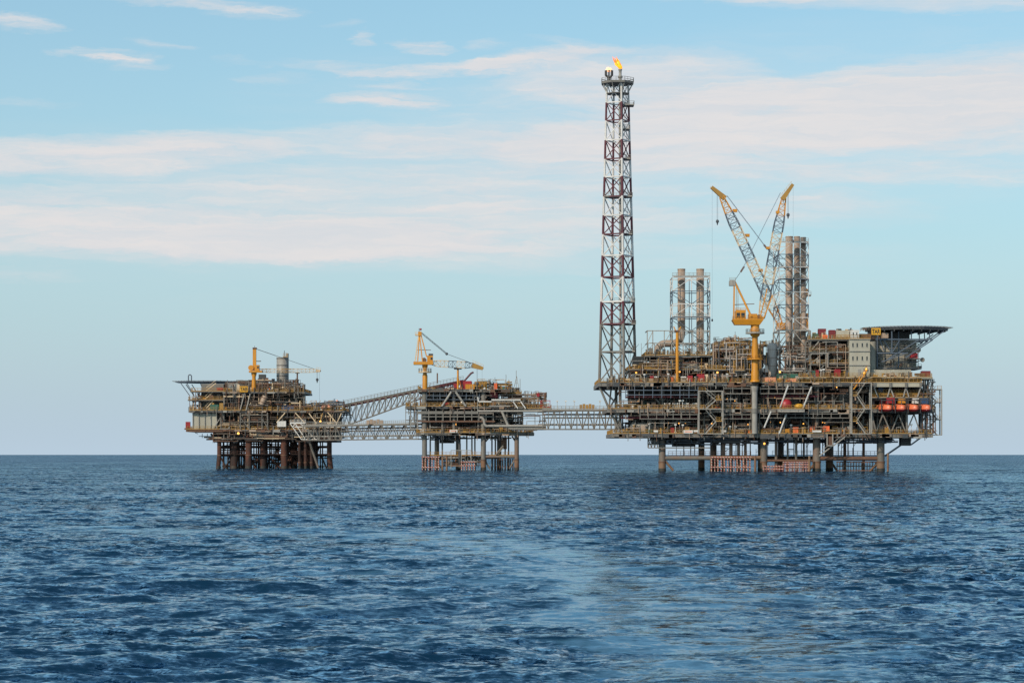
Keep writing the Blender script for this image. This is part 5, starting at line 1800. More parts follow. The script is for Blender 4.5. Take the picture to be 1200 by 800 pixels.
# ------------------------------------------------------------------ the middle platform
MY, MYB = 755.0, 783.0
M = thing('wellhead_platform', 'smallest middle platform with a single yellow crane between the two bridges', 'oil platform', (xx(553, 768), 768, 0.0), 'offshore platforms linked by bridges')
zM1, zM2, zM3 = zz(507, MY), zz(476, MY), zz(456, MY)
for px, Y, r, sp in ((497.5, 757, 0.78, 2.6), (566.5, 757, 0.80, 3.0), (605.5, 757, 0.72, 3.2), (512, 778, 0.75, 2.6), (537, 778, 0.78, 2.6), (585, 778, 0.72, 2.6)):
    jacket_leg(M, px, Y, r, zM1 - 0.8, splash=sp, mm='grey_steel' if px < 600 else 'leg_steel')
for px in (504.2, 518.3, 547, 553, 556.5, 576.5, 580.5, 585, 592, 596):
    jacket_leg(M, px, 760 if px < 560 else 765, 0.24, zM1 - 0.8, splash=1.0, name='riser', mm='grey_steel')
for p0, p1, py, Y, r, m in ((566, 605, 535, 757, 0.42, 'leg_steel'), (497, 566, 537.5, 770, 0.35, 'rust_steel'), (512, 585, 536, 778, 0.4, 'leg_steel')):
    MB().tube(pt(p0, py, Y), pt(p1, py, Y), r, n=12).build('horizontal_brace', m, M)
for a, b in (((567, 537), (574, 549)), ((604, 537), (597, 549)), ((566.5, 520), (574.5, 511)), ((606, 520), (600, 511)), ((590, 522), (581, 533)), ((512, 540), (520, 553))):
    MB().tube(pt(*a, 757.5), pt(*b, 757.5), 0.26, n=10).build('diagonal_brace', 'leg_steel', M)
for i in range(9):
    px = 577 + i * 3.0
    MB().tube(pt(px, 537, 762), pt(px, 556, 762), 0.2, n=8).build('fender_post', 'rust_steel', M)
a, b = pt(500, 533.5, 758), pt(604, 533.5, 758)
w = MB().box(a.x, b.x, 758, 760, a.z - 0.1, a.z).build('walkway', 'rust_steel', M)
MB().rail([a, b]).build('handrail', 'rail_yellow', w)
# decks
e1 = deck(M, 'lower_deck', 488, 625, 507, MY, MYB, 2.8)
e2 = deck(M, 'middle_deck', 476, 612, 476, MY, MYB, 2.6)
e3 = deck(M, 'upper_deck', 490, 599, 456, MY, MYB, 3.2, rails='blr')
e4 = deck(M, 'right_terrace', 600, 646, 478.5, MY + 0.4, MYB - 4, 2.2, rails='fr')
MB().pbox(488.5, 576, 481.5, 485, MY - 0.35, MY + 0.1).build('ledger', 'grey_steel', M)
rack(M, 494, 578, 478.6, 493, MY - 0.2, (484, 488), 10, 'grey_steel', 0.28)
MB().pbox(490, 580, 492.6, 494.4, MY - 0.3, MY).build('ledger', 'rust_steel', M)
rack(M, 500, 562, 459.4, 468, MY + 0.2, (463.5, 468), 8, 'blue_steel', 0.2)
for px, py0, py1, r in ((497.5, 455, 507, 0.8), (532, 459, 507, 0.55), (518.5, 478, 507, 0.35), (566, 480, 507, 0.7), (566.5, 459, 470, 0.8), (504, 494, 507, 0.22), (560.5, 481, 511, 0.3), (594, 478, 507, 0.4)):
    MB().tube(pt(px, py0, MY + 1.0), pt(px, py1, MY + 1.0), r, n=14).build('deck_column', 'grey_steel', M)
for a, b in (((529, 459), (518, 476)), ((534, 459), (546, 476))):
    MB().tube(pt(*a, MY - 0.6), pt(*b, MY - 0.6), 0.36, n=12).build('diagonal_brace', 'pale_steel', M)
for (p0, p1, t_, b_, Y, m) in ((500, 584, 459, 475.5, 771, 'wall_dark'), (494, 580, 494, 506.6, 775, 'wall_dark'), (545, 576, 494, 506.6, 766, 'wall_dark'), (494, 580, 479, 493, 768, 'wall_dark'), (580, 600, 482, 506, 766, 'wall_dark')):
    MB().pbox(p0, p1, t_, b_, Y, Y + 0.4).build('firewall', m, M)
for i, (p0, p1, pa, pb, n, ms) in enumerate(((498, 580, 461, 475, 44, ('dark_steel', 'blue_steel', 'grey_steel')), (494, 596, 494, 506, 50, ('dark_steel', 'grey_steel', 'rust_steel')), (576, 612, 480, 506, 50, ('grey_steel', 'pale_steel', 'dark_steel')), (584, 640, 459, 477, 46, ('insulation', 'rust_steel', 'pale_steel', 'rail_yellow')), (552, 600, 445, 455, 26, ('insulation', 'rust_steel', 'dark_steel', 'rail_yellow')), (505, 600, 510, 515, 26, ('dark_steel', 'blue_steel')), (520, 570, 534, 546, 30, ('rust_steel', 'leg_steel', 'pale_steel')))):
    pipes(M, xx(p0, 759), xx(p1, 759), 757, 766, zz(pb, 758), zz(pa, 758), n, 200 + i, ms, (0.06, 0.24))
    studs(M, xx(p0, 757), xx(p1, 757), 756, 762, zz(pb + 1, 757), zz(pa - 1, 757), int(n * 0.45), 260 + i, 'grey_steel' if i != 4 else 'rail_yellow', (0.1, 0.2))
MB().pbox(515, 532, 511, 519, 768, 774).build('underdeck_tank', 'wall_dark', M)
MB().bend([pt(526, 512, 758), pt(527, 514.5, 758), pt(530, 515.5, 758), pt(536, 515.5, 758), pt(538, 517, 758), pt(538.5, 520, 758), pt(538.5, 548, 758)], 0.42, 12).build('caisson_pipe', 'dark_steel', M)
# left landing scaffold
ls = MB()
for px in (475.5, 481, 486.5):
    for Y in (758, 764):
        ls.beam(pt(px, 500 if px < 480 else 507, Y), pt(px, 466 if px < 480 else 460, Y), 0.2)
for py in (466, 483, 492):
    ls.beam(pt(475, py, 758), pt(497, py, 758), 0.22)
for a, b in (((475.5, 470), (486, 483)), ((486, 463), (476, 476)), ((480, 484), (487, 495)), ((487, 484), (480, 497))):
    ls.beam(pt(*a, 758), pt(*b, 758), 0.16)
ls.build('landing_scaffold', 'grey_steel', M)
# lower right pipe loops and frames towards the bridge
for pts_, r, m in (([(560, 465, 753), (560.5, 470, 753), (562, 470.6, 753), (576, 470.6, 753)], 0.24, 'white_paint'),
                   ([(562, 489, 752), (565, 489.5, 752), (567, 491.5, 752), (567.5, 496.5, 752), (569.5, 499, 752), (573, 499, 752), (640, 499, 752)], 0.42, 'pale_steel'),
                   ([(576, 468.5, 753), (610, 468.5, 753)], 0.26, 'white_paint'), ([(573, 475.8, 753), (598, 475.8, 753)], 0.22, 'pale_steel'),
                   ([(588, 481.5, 752.5), (597, 502, 752.5)], 0.42, 'pale_steel'), ([(560, 481.6, 752.5), (660, 481.6, 752.5)], 0.34, 'pale_steel'), ([(597, 502, 752.5), (640, 502, 752.5)], 0.46, 'pale_steel'),
                   ([(601, 470, 753), (607, 478.5, 753)], 0.2, 'white_paint'), ([(610, 470, 753), (616, 478.5, 753)], 0.2, 'white_paint')):
    MB().bend([pt(*p) for p in pts_], r, 10).build('header_pipe', m, M)
MB().pbox(577, 598, 469, 481, 757, 760).build('equipment_room_wall', 'grey_steel', M)
MB().pbox(603, 622, 466, 478, 760, 764).build('equipment_room_wall', 'insulation', M)
MB().pbox(587, 594, 512, 526, 760, 763).build('stair_enclosure', 'rust_steel', M)
st = MB()
flight(st, pt(582, 534, 759), pt(590, 524, 759), 1.0)
st.build('access_stair', 'pale_steel', M)
top_t = deck(M, 'roof_terrace', 588, 611, 461.5, MY + 2, MYB - 4, 1.8, rails='fr')
for i, (px, py, h) in enumerate(((593, 458, 5.2), (609.5, 461, 4.6), (605, 458, 6.5), (580, 455, 3.5), (575, 455, 3.0))):
    p = pt(px, py, MY + 6)
    MB().beam(p, p + Vector((0, 0, h)), 0.14).build('mast', 'grey_steel', M)
MB().beam(pt(602, 455, MY + 6), pt(605.5, 441, MY + 6), 0.16).beam(pt(608, 455, MY + 6), pt(605.5, 441, MY + 6), 0.16).beam(pt(603.5, 449, MY + 6), pt(607, 449, MY + 6), 0.12).build('antenna_frame', 'pale_steel', M)


def crane_mid():
    Y = 755.6
    t = thing('pedestal_crane', 'yellow crane on the middle platform with its boom lowered onto a rest', 'crane', pt(498, 456, Y), 'pedestal cranes')
    base = pt(498, 456, Y)

    def h(py):
        return zz(py, Y) - base.z
    MB().lathe(base, [(0.8, 0), (0.8, h(440)), (0.62, h(438)), (0.62, h(432)), (0.85, h(430)), (0.9, h(427))], 20).build('pedestal', 'crane_yellow', t)
    z = zz(436.6, Y)
    pl = MB().lathe((base.x, Y, z), [(0.6, 0), (2.1, 0), (2.1, 0.16), (0.6, 0.16)], 16).build('service_platform', 'boom_tan', t)
    MB().rail([(base.x + 2.0 * math.cos(i * math.pi / 6), Y + 2.0 * math.sin(i * math.pi / 6), z + 0.16) for i in range(13)], post=0.9).build('handrail', 'boom_tan', pl)
    MB().pbox(484.5, 507.5, 423.5, 427, Y - 1.8, Y + 1.8).build('machinery_deck', 'crane_yellow', t)
    cab = MB().pbox(500.5, 507.2, 416.5, 423.4, Y - 1.6, Y + 0.6).build('cab', 'crane_yellow', t)
    MB().pbox(504.6, 506.8, 418.5, 421.5, Y - 1.64, Y - 1.603).build('window', 'window_glass', cab)
    MB().pbox(502.2, 507.4, 414.2, 416.3, Y - 1.2, Y + 0.4).build('roof_unit', 'dark_steel', cab)
    MB().lathe(pt(497, 421.5, Y - 1.2), [(0.7, 0), (0.7, 0.2), (0.45, 0.21), (0.45, 2.2), (0.7, 2.21), (0.7, 2.4)], 12, 'y').build('winch_drum', 'rust_steel', t)
    for dy in (-1.2, 1.2):
        for a, b, m in (((486.5, 423), (490.5, 394), 'boom_tan'), ((489.5, 423), (491.5, 393), 'crane_yellow'), ((495, 423), (491.8, 393), 'crane_yellow'), ((500, 418), (493.5, 393), 'crane_yellow')):
            MB().beam(pt(*a, Y + dy), pt(*b, Y + dy * 0.4), 0.34).build('gantry_leg', m, t)
    MB().pbox(490, 494, 388.5, 393.5, Y - 1, Y + 1).build('gantry_head', 'crane_yellow', t)
    pl = MB().pbox(486.5, 490, 392.2, 393, Y - 1, Y + 1).build('head_platform', 'boom_tan', t)
    MB().rail([pt(486.5, 392.2, Y - 1), pt(490, 392.2, Y - 1)], h=0.9).build('handrail', 'boom_tan', pl)
    MB().beam(pt(488, 409.8, Y), pt(505, 410, Y), 0.18).build('catwalk', 'rust_steel', t)
    MB().ball(pt(493, 385.8, Y), 0.35, 8, 6).build('beacon', 'red_paint', t)
    MB().beam(pt(491.2, 388.5, Y), pt(491.2, 384.5, Y), 0.18).build('mast', 'dark_steel', t)
    boom(t, pt(506, 425.5, Y), pt(555, 428, Y), 2.0, 1.1, 5, ('boom_tan', 'boom_tan', 'blue_steel', 'boom_tan', 'blue_steel'), 1.5, 0.17, ends=0.14, w0=0.9)
    boom_head(t, pt(553, 427.3, Y), pt(566, 431.5, Y), 1.6)
    p0, p1, p2 = pt(494.5, 390.5, Y), pt(523.5, 414.5, Y), pt(549, 424, Y)
    for dy in (-0.5, 0, 0.5):
        MB().tube(p0 + Vector((0, dy, dy * 0.5)), p1 + Vector((0, dy, dy * 0.5)), 0.06, n=5).build('luffing_rope', 'rope', t)
    for dy in (-0.4, 0.4):
        MB().tube(p1 + Vector((0, dy, 0)), p2 + Vector((0, dy, 0)), 0.05, n=5).build('pendant', 'rope', t)
    MB().ball(p1, 0.45, 8, 6).build('luffing_block', 'rope', t)
    hook_block(t, pt(559.2, 430.5, Y), 4.6, 0.03)
    hook_block(t, pt(565, 431.5, Y), 5.4, 0.02, False)


crane_mid()
t = thing('boom_rest', 'short yellow boom rest with a dark cradle on the middle platform', 'boom rest', pt(536.6, 456, 755.6), 'boom rests for the cranes')
MB().tube(pt(536.6, 456, 755.6), pt(536.6, 432, 755.6), 0.3, n=12).build('post', 'crane_yellow', t)
MB().pbox(532, 541, 430.6, 432.6, 755, 756.2).build('cradle', 'dark_steel', t)
MB().beam(pt(537, 442, 755.6), pt(541, 456, 755.6), 0.18).build('stay', 'crane_yellow', t)
for (a, b, c_, d_, dp, m, nm, lab) in ((539, 552.5, 446.2, 455.8, 2.4, 'red_paint', 'red_container', 'red container standing on the roof of the middle platform'),
                                       (531.5, 536, 449.5, 455.8, 1.6, 'red_paint', 'red_container', 'small red box left of the boom rest on the middle platform'),
                                       (545.5, 556, 450, 455.8, 1.6, 'crane_yellow', 'yellow_basket', 'yellow cargo basket in front of the red container on the middle platform'),
                                       (556, 570.5, 447, 455.8, 3.0, 'rail_yellow', 'cargo_rack', 'tan slatted cargo rack under the crane hook'),
                                       (579, 582.5, 448.8, 455.8, 1.4, 'orange_paint', 'orange_locker', 'orange locker on the right of the middle platform roof'),
                                       (518.5, 527, 475.6 - 5, 475.7, 1.6, 'red_paint', 'red_container', 'red cabinet on the middle deck of the middle platform')):
    Yq = 757.2 if 'front' not in lab else 755.4
    if 'middle deck' in lab:
        Yq = 756.0
    container(a, b, c_, d_, Yq, dp, m, nm, lab, nm.split('_')[1], 'boxes on the middle platform', 5)
for a, b, c_, d_, m, nm, lab in ((574, 583, 459.5, 466, 'red_paint', 'red_container', 'red box below the roof at the right of the middle platform'), (633, 636.5, 470.5, 478.3, 'red_paint', 'red_container', 'red box beside the red pipe frame at the bridge end')):
    container(a, b, c_, d_, 757.5, 1.6, m, nm, lab, 'container', 'boxes on the middle platform', 4)
t = thing('red_pipe_frame', 'thin red pipe frame at the bridge end of the middle platform', 'frame', pt(640, 478.3, 756.5))
for px in (634, 644.5):
    MB().beam(pt(px, 478.3, 756.5), pt(px, 469.5, 756.5), 0.16).build('post', 'red_paint', t)
MB().beam(pt(633, 469.3, 756.5), pt(645, 469.3, 756.5), 0.2).build('top_rail', 'red_paint', t)
MB().beam(pt(636, 476.8, 756.5), pt(646, 476.8, 756.5), 0.24).build('bottom_rail', 'red_paint', t)
t = thing('red_valve', 'red valve stand on a tan platform right of the middle platform roof', 'valve', pt(630.5, 478, 757))
MB().tube(pt(630.5, 478, 757.5), pt(630.5, 463.5, 757.5), 0.25, n=10).build('stem', 'insulation', t)
MB().pbox(628.9, 632.2, 460.5, 464.6, 757, 758).build('actuator', 'red_paint', t)
MB().ball(pt(630.4, 459.6, 757.5), 0.3, 8, 6).build('cap', 'white_paint', t)
for i, (px, py) in enumerate(((505, 507), (512, 507), (545, 507), (551, 507), (510, 476), (541, 476), (551, 476), (560, 476))):
    pump_skid((xx(px, 760), 760, zM1 if py == 507 else zM2), 1.3, 'small pump skid on the shaded %s deck, middle platform' % ('lower' if py == 507 else 'middle'), 'pump skids of the middle platform', ('grey_steel', 'blue_paint', 'dark_steel', 'green_paint')[i % 4], 40 + i)
lamp(534, 497, 757, 'red orange lamp lit inside the lower deck of the middle platform', 'lit lamps of the middle platform', r=0.34)
for px, py in ((496.5, 471.5), (519.5, 471.5), (540.5, 471), (585, 473.5), (608, 473)):
    lamp(px, py, 757, 'tiny pale lamp lit on the middle platform, middle deck', 'lit lamps of the middle platform', 'white_lamp', 0.2)
banner(527, 536, 503.3, 506.6, 754.5, 'pink white banner on the lower deck rail of the middle platform')
fender(495, 514, 535, 549, 753.6, 6, 'red and white fender grid below the crane column of the middle platform', (535.3, 547.5))
fender(541, 556, 540.5, 549, 753.8, 6, 'low red and white fender grid at the centre of the middle platform', (541, 545.5))
for px, lab in ((518.5, 'rusty fender pile right of the tall fender grid of the middle platform'), (523.5, 'rusty fender pile left of the landing cage of the middle platform')):
    o = MB().tube(pt(px, 534.5, 753.8), (xx(px, 753.8), 753.8, -3), 0.3, n=10).build('fender_pile', 'splash_paint')
    tag(o, lab, 'pile', 'fender piles')
t = thing('landing_cage', 'pale pipe cage of the boat landing under the middle platform', 'boat landing', (xx(540, 754.5), 754.5, 0.6))
for px in (528.5, 540.5, 552):
    MB().beam(pt(px, 549, 754.5), pt(px, 527.5, 754.5), 0.2).build('post', 'pale_steel', t)
MB().beam(pt(528.5, 527.5, 754.5), pt(552, 527.5, 754.5), 0.2).build('top_rail', 'pale_steel', t)
MB().beam(pt(528.5, 545.5, 754.5), pt(541, 545.5, 754.5), 0.4).build('bottom_rail', 'splash_paint', t)


# ------------------------------------------------------------------ bridges
def bridge(name, label, A0, A1, hgt, wid, bays, m='grey_steel', railm='pale_steel', chord=0.36):
    """box-truss footbridge from A0 to A1 (bottom front chord), level"""
    A0, A1 = Vector(A0), Vector(A1)
    t = thing(name, label, 'bridge', (A0 + A1) / 2, 'bridges between the platforms')
    up, bk = Vector((0, 0, hgt)), (A1 - A0).cross(Vector((0, 0, 1))).normalized() * -wid
    if bk.y < 0:
        bk = -bk
    for off in (Vector(), up, bk, up + bk):
        MB().beam(A0 + off, A1 + off, chord).build('chord', m, t)
    for off in (Vector(), bk):
        f = MB()
        lattice(f, (A0 + off, A1 + off), (A0 + off + up, A1 + off + up), bays, chord * 0.55, x=True)
        f.build('side_truss', m, t)
    f = MB()
    lattice(f, (A0, A1), (A0 + bk, A1 + bk), bays, chord * 0.5)
    f.build('floor_bracing', m, t)
    d = (A1 - A0).normalized()
    for k, (h, r, mm) in enumerate(((0.25, 0.3, 'pale_steel'), (0.62, 0.22, 'grey_steel'), (0.8, 0.26, 'rust_steel'))):
        o = bk * (0.3 + 0.2 * k) + up * h
        MB().tube(A0 + o, A1 + o, r, n=10).build('carried_pipe', mm, t)
    # walkway on top
    w = MB()
    p, q = A0 + up + Vector((0, 0, 0.25)), A1 + up + Vector((0, 0, 0.25))
    w.add([p, q, q + bk, p + bk, p - Vector((0, 0, .12)), q - Vector((0, 0, .12)), q + bk - Vector((0, 0, .12)), p + bk - Vector((0, 0, .12))], [(0, 1, 2, 3), (7, 6, 5, 4), (0, 4, 5, 1), (1, 5, 6, 2), (2, 6, 7, 3), (3, 7, 4, 0)])
    w = w.build('walkway', 'deck_plate', t)
    for o in (Vector(), bk):
        MB().rail([p + o, q + o], t=0.07).build('handrail', railm, w)
    return t


Yb1 = 748.0
a, b = pt(636, 502.8, Yb1), pt(730, 502.8, Yb1)
br1 = bridge('footbridge', 'grey truss bridge joining the middle and the large platform', a, b, zz(481, Yb1) - a.z, 4.0, 14)
a, b = pt(355, 514.6, 833.0), pt(490, 515.2, 776.0)
a.z = b.z = zz(514.8, 800)
br2 = bridge('footbridge', 'longer lower truss bridge joining the left and the middle platform', a, b, 4.7, 4.0, 20)
# end cage of the long bridge in front of the left platform
t = thing('bridge_landing', 'white truss landing at the left end of the lower bridge', 'bridge landing', pt(350, 514, 834), None)
f = MB()
c0, c1 = pt(340, 495.5, 834), pt(400, 498, 834)
for A_, B_ in (((353, 514.5), (372, 514.5)), ((340, 495.5), (358, 495.5)), ((345, 500), (400, 500))):
    f.beam(pt(*A_, 834.2), pt(*B_, 834.2), 0.34)
for A_, B_ in (((340, 496), (353, 514.5)), ((346, 496), (358, 514.5)), ((355, 497), (355, 514.5)), ((361.5, 500), (361.5, 514.5)), ((352, 496), (370, 514.5)), ((384.5, 500), (384.5, 515)), ((343, 500), (346, 496)), ((372, 500), (372, 514.5)), ((362, 514), (371, 500))):
    f.beam(pt(*A_, 834.2), pt(*B_, 834.2), 0.26)
f.build('frame', 'white_paint', t)
MB().rail([pt(340, 495.5, 834.2), pt(358, 495.5, 834.2)]).build('handrail', 'white_paint', t)
for (p0, p1, py, Y, col_m, lab) in ((679, 697, 478.2, 749.6, 'rail_yellow', 'row of tan crates on the bridge between middle and large platform'), (429, 449, 496.2, 797, 'insulation', 'row of tan crates on the lower left bridge')):
    t = thing('crate_row', lab, 'crates', pt((p0 + p1) / 2, py, Y), 'crates on the bridges')
    zt = (br1.children[0].location.z if False else 0)
    n = 5
    for i in range(n):
        x = p0 + (p1 - p0) * i / n
        MB().pbox(x + 0.3, x + (p1 - p0) / n - 0.3, py - 4.2 - (i % 2) * 0.9, py + 0.6, Y, Y + 1.6).build('crate', col_m, t)
for px in (653, 663, 673, 703):
    lamp_post(px, 479.0, 749.5, 2.2, 'thin lamp post on the bridge beside the large platform', 'lamp posts on the bridge')

# ------------------------------------------------------------------ the left platform
LY, LYB = 840.0, 872.0
L = thing('old_platform', 'rust brown older platform at the far left on dark rusty legs', 'oil platform', (xx(310, 855), 855, 0.0), 'offshore platforms linked by bridges')
zL1, zL2, zL3 = zz(503.5, LY), zz(481, LY), zz(459, LY)
for px, Y, r, lean in ((257, 842, 0.75, 0.9), (275, 845, 1.25, 0.7), (291.5, 842, 1.15, 0.2), (308.5, 846, 1.2, 0.1), (333, 842, 1.15, -0.1), (343.5, 850, 1.15, -0.1), (386, 842, 0.85, -1.1)):
    jacket_leg(L, px, Y, r, zL1 - 1.0, 'rust_dark', 'rust_dark', splash=4.5, lean=lean)
for i, px in enumerate((351, 354.5, 358, 361.5, 365, 368.5)):
    jacket_leg(L, px, 843 + (i % 2) * 2, 0.55, zL1 - 1.0, 'rust_dark', 'rust_dark', splash=2.0, lean=-0.3, name='conductor')
for px in (267, 283, 297.5, 300.5, 313, 316, 318.5, 323, 372, 375.5, 378):
    jacket_leg(L, px, 850, 0.22, zL1 - 1.0, 'rust_dark', 'rust_dark', splash=1.0, name='riser')
MB().tube(pt(362, 516, 841), pt(373, 548, 841), 0.42, n=12).build('raked_pile', 'leg_steel', L)
for py, Y, r in ((523, 846, 0.3), (532.5, 844, 0.36), (533.5, 858, 0.36), (524, 860, 0.3)):
    MB().tube(pt(257, py, Y), pt(388, py, Y), r, n=10).build('horizontal_brace', 'rust_dark', L)
for a, b in (((257, 533), (266, 549)), ((291, 533), (300, 549)), ((275, 533), (262, 549)), ((312, 533), (330, 549)), ((291, 533), (283, 549)), ((343, 533), (336, 549)), ((376, 533), (383, 549)), ((333, 533), (341, 549)), ((297, 534), (306, 545)), ((308, 533), (290, 549))):
    MB().tube(pt(*a, 848), pt(*b, 848), 0.3, n=10).build('diagonal_brace', 'rust_dark', L)
for a, b in (((247, 508), (257, 520)), ((392, 508), (386, 520)), ((268, 512), (275, 519)), ((283, 512), (276, 519)), ((300, 511), (308, 519)), ((325, 512), (333, 519))):
    MB().tube(pt(*a, 842), pt(*b, 842), 0.36, n=10).build('knee_brace', 'dark_steel', L)
w = MB().box(xx(258, 843), xx(386, 843), 843, 845, zz(532, 843) - 0.1, zz(532, 843)).build('walkway', 'rust_dark', L)
MB().rail([pt(258, 532, 843), pt(386, 532, 843)], toe=False).build('handrail', 'rust_dark', w)
l1 = deck(L, 'lower_deck', 219, 400, 503.2, LY, LYB, 2.6, rails='fl', girder='rust_steel')
l2 = deck(L, 'middle_deck', 222, 402, 481, LY, LYB, 2.2, girder='grey_steel')
l3 = deck(L, 'upper_deck', 262, 356, 459, LY, LYB, 2.0, girder='grey_steel')
l0 = deck(L, 'cellar_deck', 240, 396, 511, LY + 2, LYB, 2.0, rails='', girder='dark_steel')
MB().pbox(300, 372, 506.2, 511, LY + 0.5, LY + 6).build('cellar_wall', 'wall_dark', L)
MB().pbox(250, 395, 506.5, 518, LY + 10, LYB).build('cellar_wall', 'wall_dark', L)
for (p0, p1, t_, b_, Y, dp, m) in ((226, 254, 484, 502.8, 841, 6, 'cream_panel'), (255, 262, 483.5, 502.8, 842, 6, 'wall_brown'), (262, 400, 483.5, 502.8, 851, 1, 'wall_dark'), (262, 356, 461.5, 480.6, 850, 1, 'wall_dark'), (262, 282, 463, 480.6, 846, 2, 'wall_brown'),
                                   (300, 322, 462, 480.6, 847, 2, 'wall_dark'), (322, 356, 464, 480.6, 848, 1, 'wall_brown'), (275, 300, 484, 502.8, 846, 2, 'wall_dark'), (345, 400, 484, 502.8, 845, 3, 'wall_brown'), (296, 330, 484, 502.6, 845, 2, 'rust_steel')):
    MB().pbox(p0, p1, t_, b_, Y, Y + dp).build('cabin_wall' if m == 'cream_panel' else 'equipment_room_wall', m, L)
for i in range(5):
    px = 226 + i * 7
    MB().beam(pt(px, 484, 840.8), pt(px, 502.8, 840.8), 0.3).build('cabin_post', 'pale_steel', L)
MB().beam(pt(250, 502, 840.6), pt(261, 485, 840.6), 0.28).build('diagonal_brace', 'pale_steel', L)
# accommodation stack below the helideck
for t_, b_ in ((449.5, 458.2), (459.6, 468.2), (469.6, 480.4)):
    MB().pbox(236, 262, t_, b_, 846, 858).build('quarters_wall', 'grey_steel', L)
for py in (458.4, 468.4):
    deck(L, 'gallery', 224 if py < 460 else 221, 263, py, 842, 846, 1.0, rails='fl', joists=False)
for a, b in (((241, 458), (253, 449)), ((240, 468), (250, 459)), ((240, 480), (250, 469.5))):
    q = MB()
    flight(q, pt(*a, 843), pt(*b, 843), 1.0)
    q.build('gallery_stair', 'boom_tan', L)
MB().pbox(267.5, 279.5, 449, 458.6, 842, 848).build('roof_cabin', 'pale_steel', L)
MB().pbox(263, 300, 448, 458.7, 849, 856).build('roof_cabin', 'wall_brown', L)
MB().pbox(300, 340, 450, 458.7, 850, 856).build('roof_cabin', 'wall_brown', L)
MB().pbox(303, 311, 438.5, 447, 852, 855).build('roof_unit', 'dark_steel', L)
MB().pbox(279, 300, 445.5, 449, 850, 856).build('roof_unit', 'rust_steel', L)
for px, py0, py1, r in ((263, 459, 481, 0.4), (280, 461, 481, 0.3), (297, 461, 481, 0.3), (313, 461, 503, 0.3), (331, 484, 503, 0.3), (262, 483, 503, 0.5), (282, 483, 503, 0.28), (291, 483, 503, 0.25), (314, 483, 503, 0.3), (356, 450, 481, 0.3), (357, 461, 478, 0.35), (380, 483, 503, 0.3), (383.5, 483, 503, 0.25)):
    MB().tube(pt(px, py0, 841), pt(px, py1, 841), r, n=10).build('deck_column', 'grey_steel', L)
for a, b, m in (((286.5, 460), (281.5, 480), 'pale_steel'), ((293, 461), (288.5, 480), 'pale_steel'), ((324, 495), (334, 483.5), 'boom_tan'), ((346, 483.5), (357, 495), 'boom_tan'), ((362, 484), (371, 496), 'boom_tan'), ((384, 483), (394, 495), 'boom_tan'), ((400, 484), (394, 497), 'boom_tan'), ((378, 484), (375, 494), 'rail_yellow')):
    MB().beam(pt(*a, 839.4), pt(*b, 839.4), 0.32).build('diagonal_brace', m, L)
lf = MB()
for A_, B_ in (((281.5, 483), (281.5, 503)), ((313.5, 483), (313.5, 503)), ((281.5, 486), (313.5, 486)), ((281.5, 494), (313.5, 494)), ((292, 483), (292, 503)), ((307, 483), (307, 503)), ((281.5, 489), (292, 502)), ((307, 490), (313.5, 501))):
    lf.beam(pt(*A_, 839.2), pt(*B_, 839.2), 0.24)
lf.build('stair_frame', 'grey_steel', L)
for i, (p0, p1, pa, pb, n, ms) in enumerate(((264, 356, 461, 480, 70, ('rust_steel', 'dark_steel', 'insulation', 'grey_steel')), (256, 400, 484, 502, 80, ('rust_steel', 'dark_steel', 'boom_tan', 'grey_steel')), (300, 356, 446, 458, 44, ('rust_steel', 'insulation', 'rail_yellow', 'dark_steel')), (264, 300, 446, 458, 20, ('grey_steel', 'rust_steel')), (345, 402, 470, 480, 34, ('rust_steel', 'dark_steel', 'blue_steel')), (222, 236, 460, 480, 16, ('grey_steel', 'dark_steel', 'pale_steel')), (240, 392, 511, 518, 50, ('dark_steel', 'rust_steel')))):
    pipes(L, xx(p0, 844), xx(p1, 844), 841, 850, zz(pb, 843), zz(pa, 843), n, 300 + i, ms, (0.07, 0.28))
    studs(L, xx(p0, 842), xx(p1, 842), 840.5, 846, zz(pb + 1, 842), zz(pa - 1, 842), int(n * 0.4), 360 + i, ('grey_steel', 'rail_yellow', 'rust_steel')[i % 3] if i != 6 else 'dark_steel', (0.1, 0.24))
# left hanging walkway and right tripod
q = MB()
for A_, B_ in (((233, 511), (250, 511)), ((237, 508), (237, 513)), ((243, 508), (243, 513)), ((228, 503), (229, 507)), ((229, 507), (232, 508))):
    q.beam(pt(*A_, 842), pt(*B_, 842), 0.2)
q.build('hanging_walkway', 'dark_steel', L)
for A_, B_ in (((352, 480), (355, 457)), ((358, 480), (355.5, 457)), ((351, 470), (358, 470)), ((351, 462), (357, 462))):
    MB().beam(pt(*A_, 843), pt(*B_, 843), 0.3).build('tripod_leg', 'insulation', L)
MB().ball(pt(355.5, 456.5, 843), 0.8, 10, 6).build('winch_head', 'rust_steel', L)
MB().pbox(216, 226, 501.5, 503.2, 841, 846).build('side_platform', 'rust_steel', L)

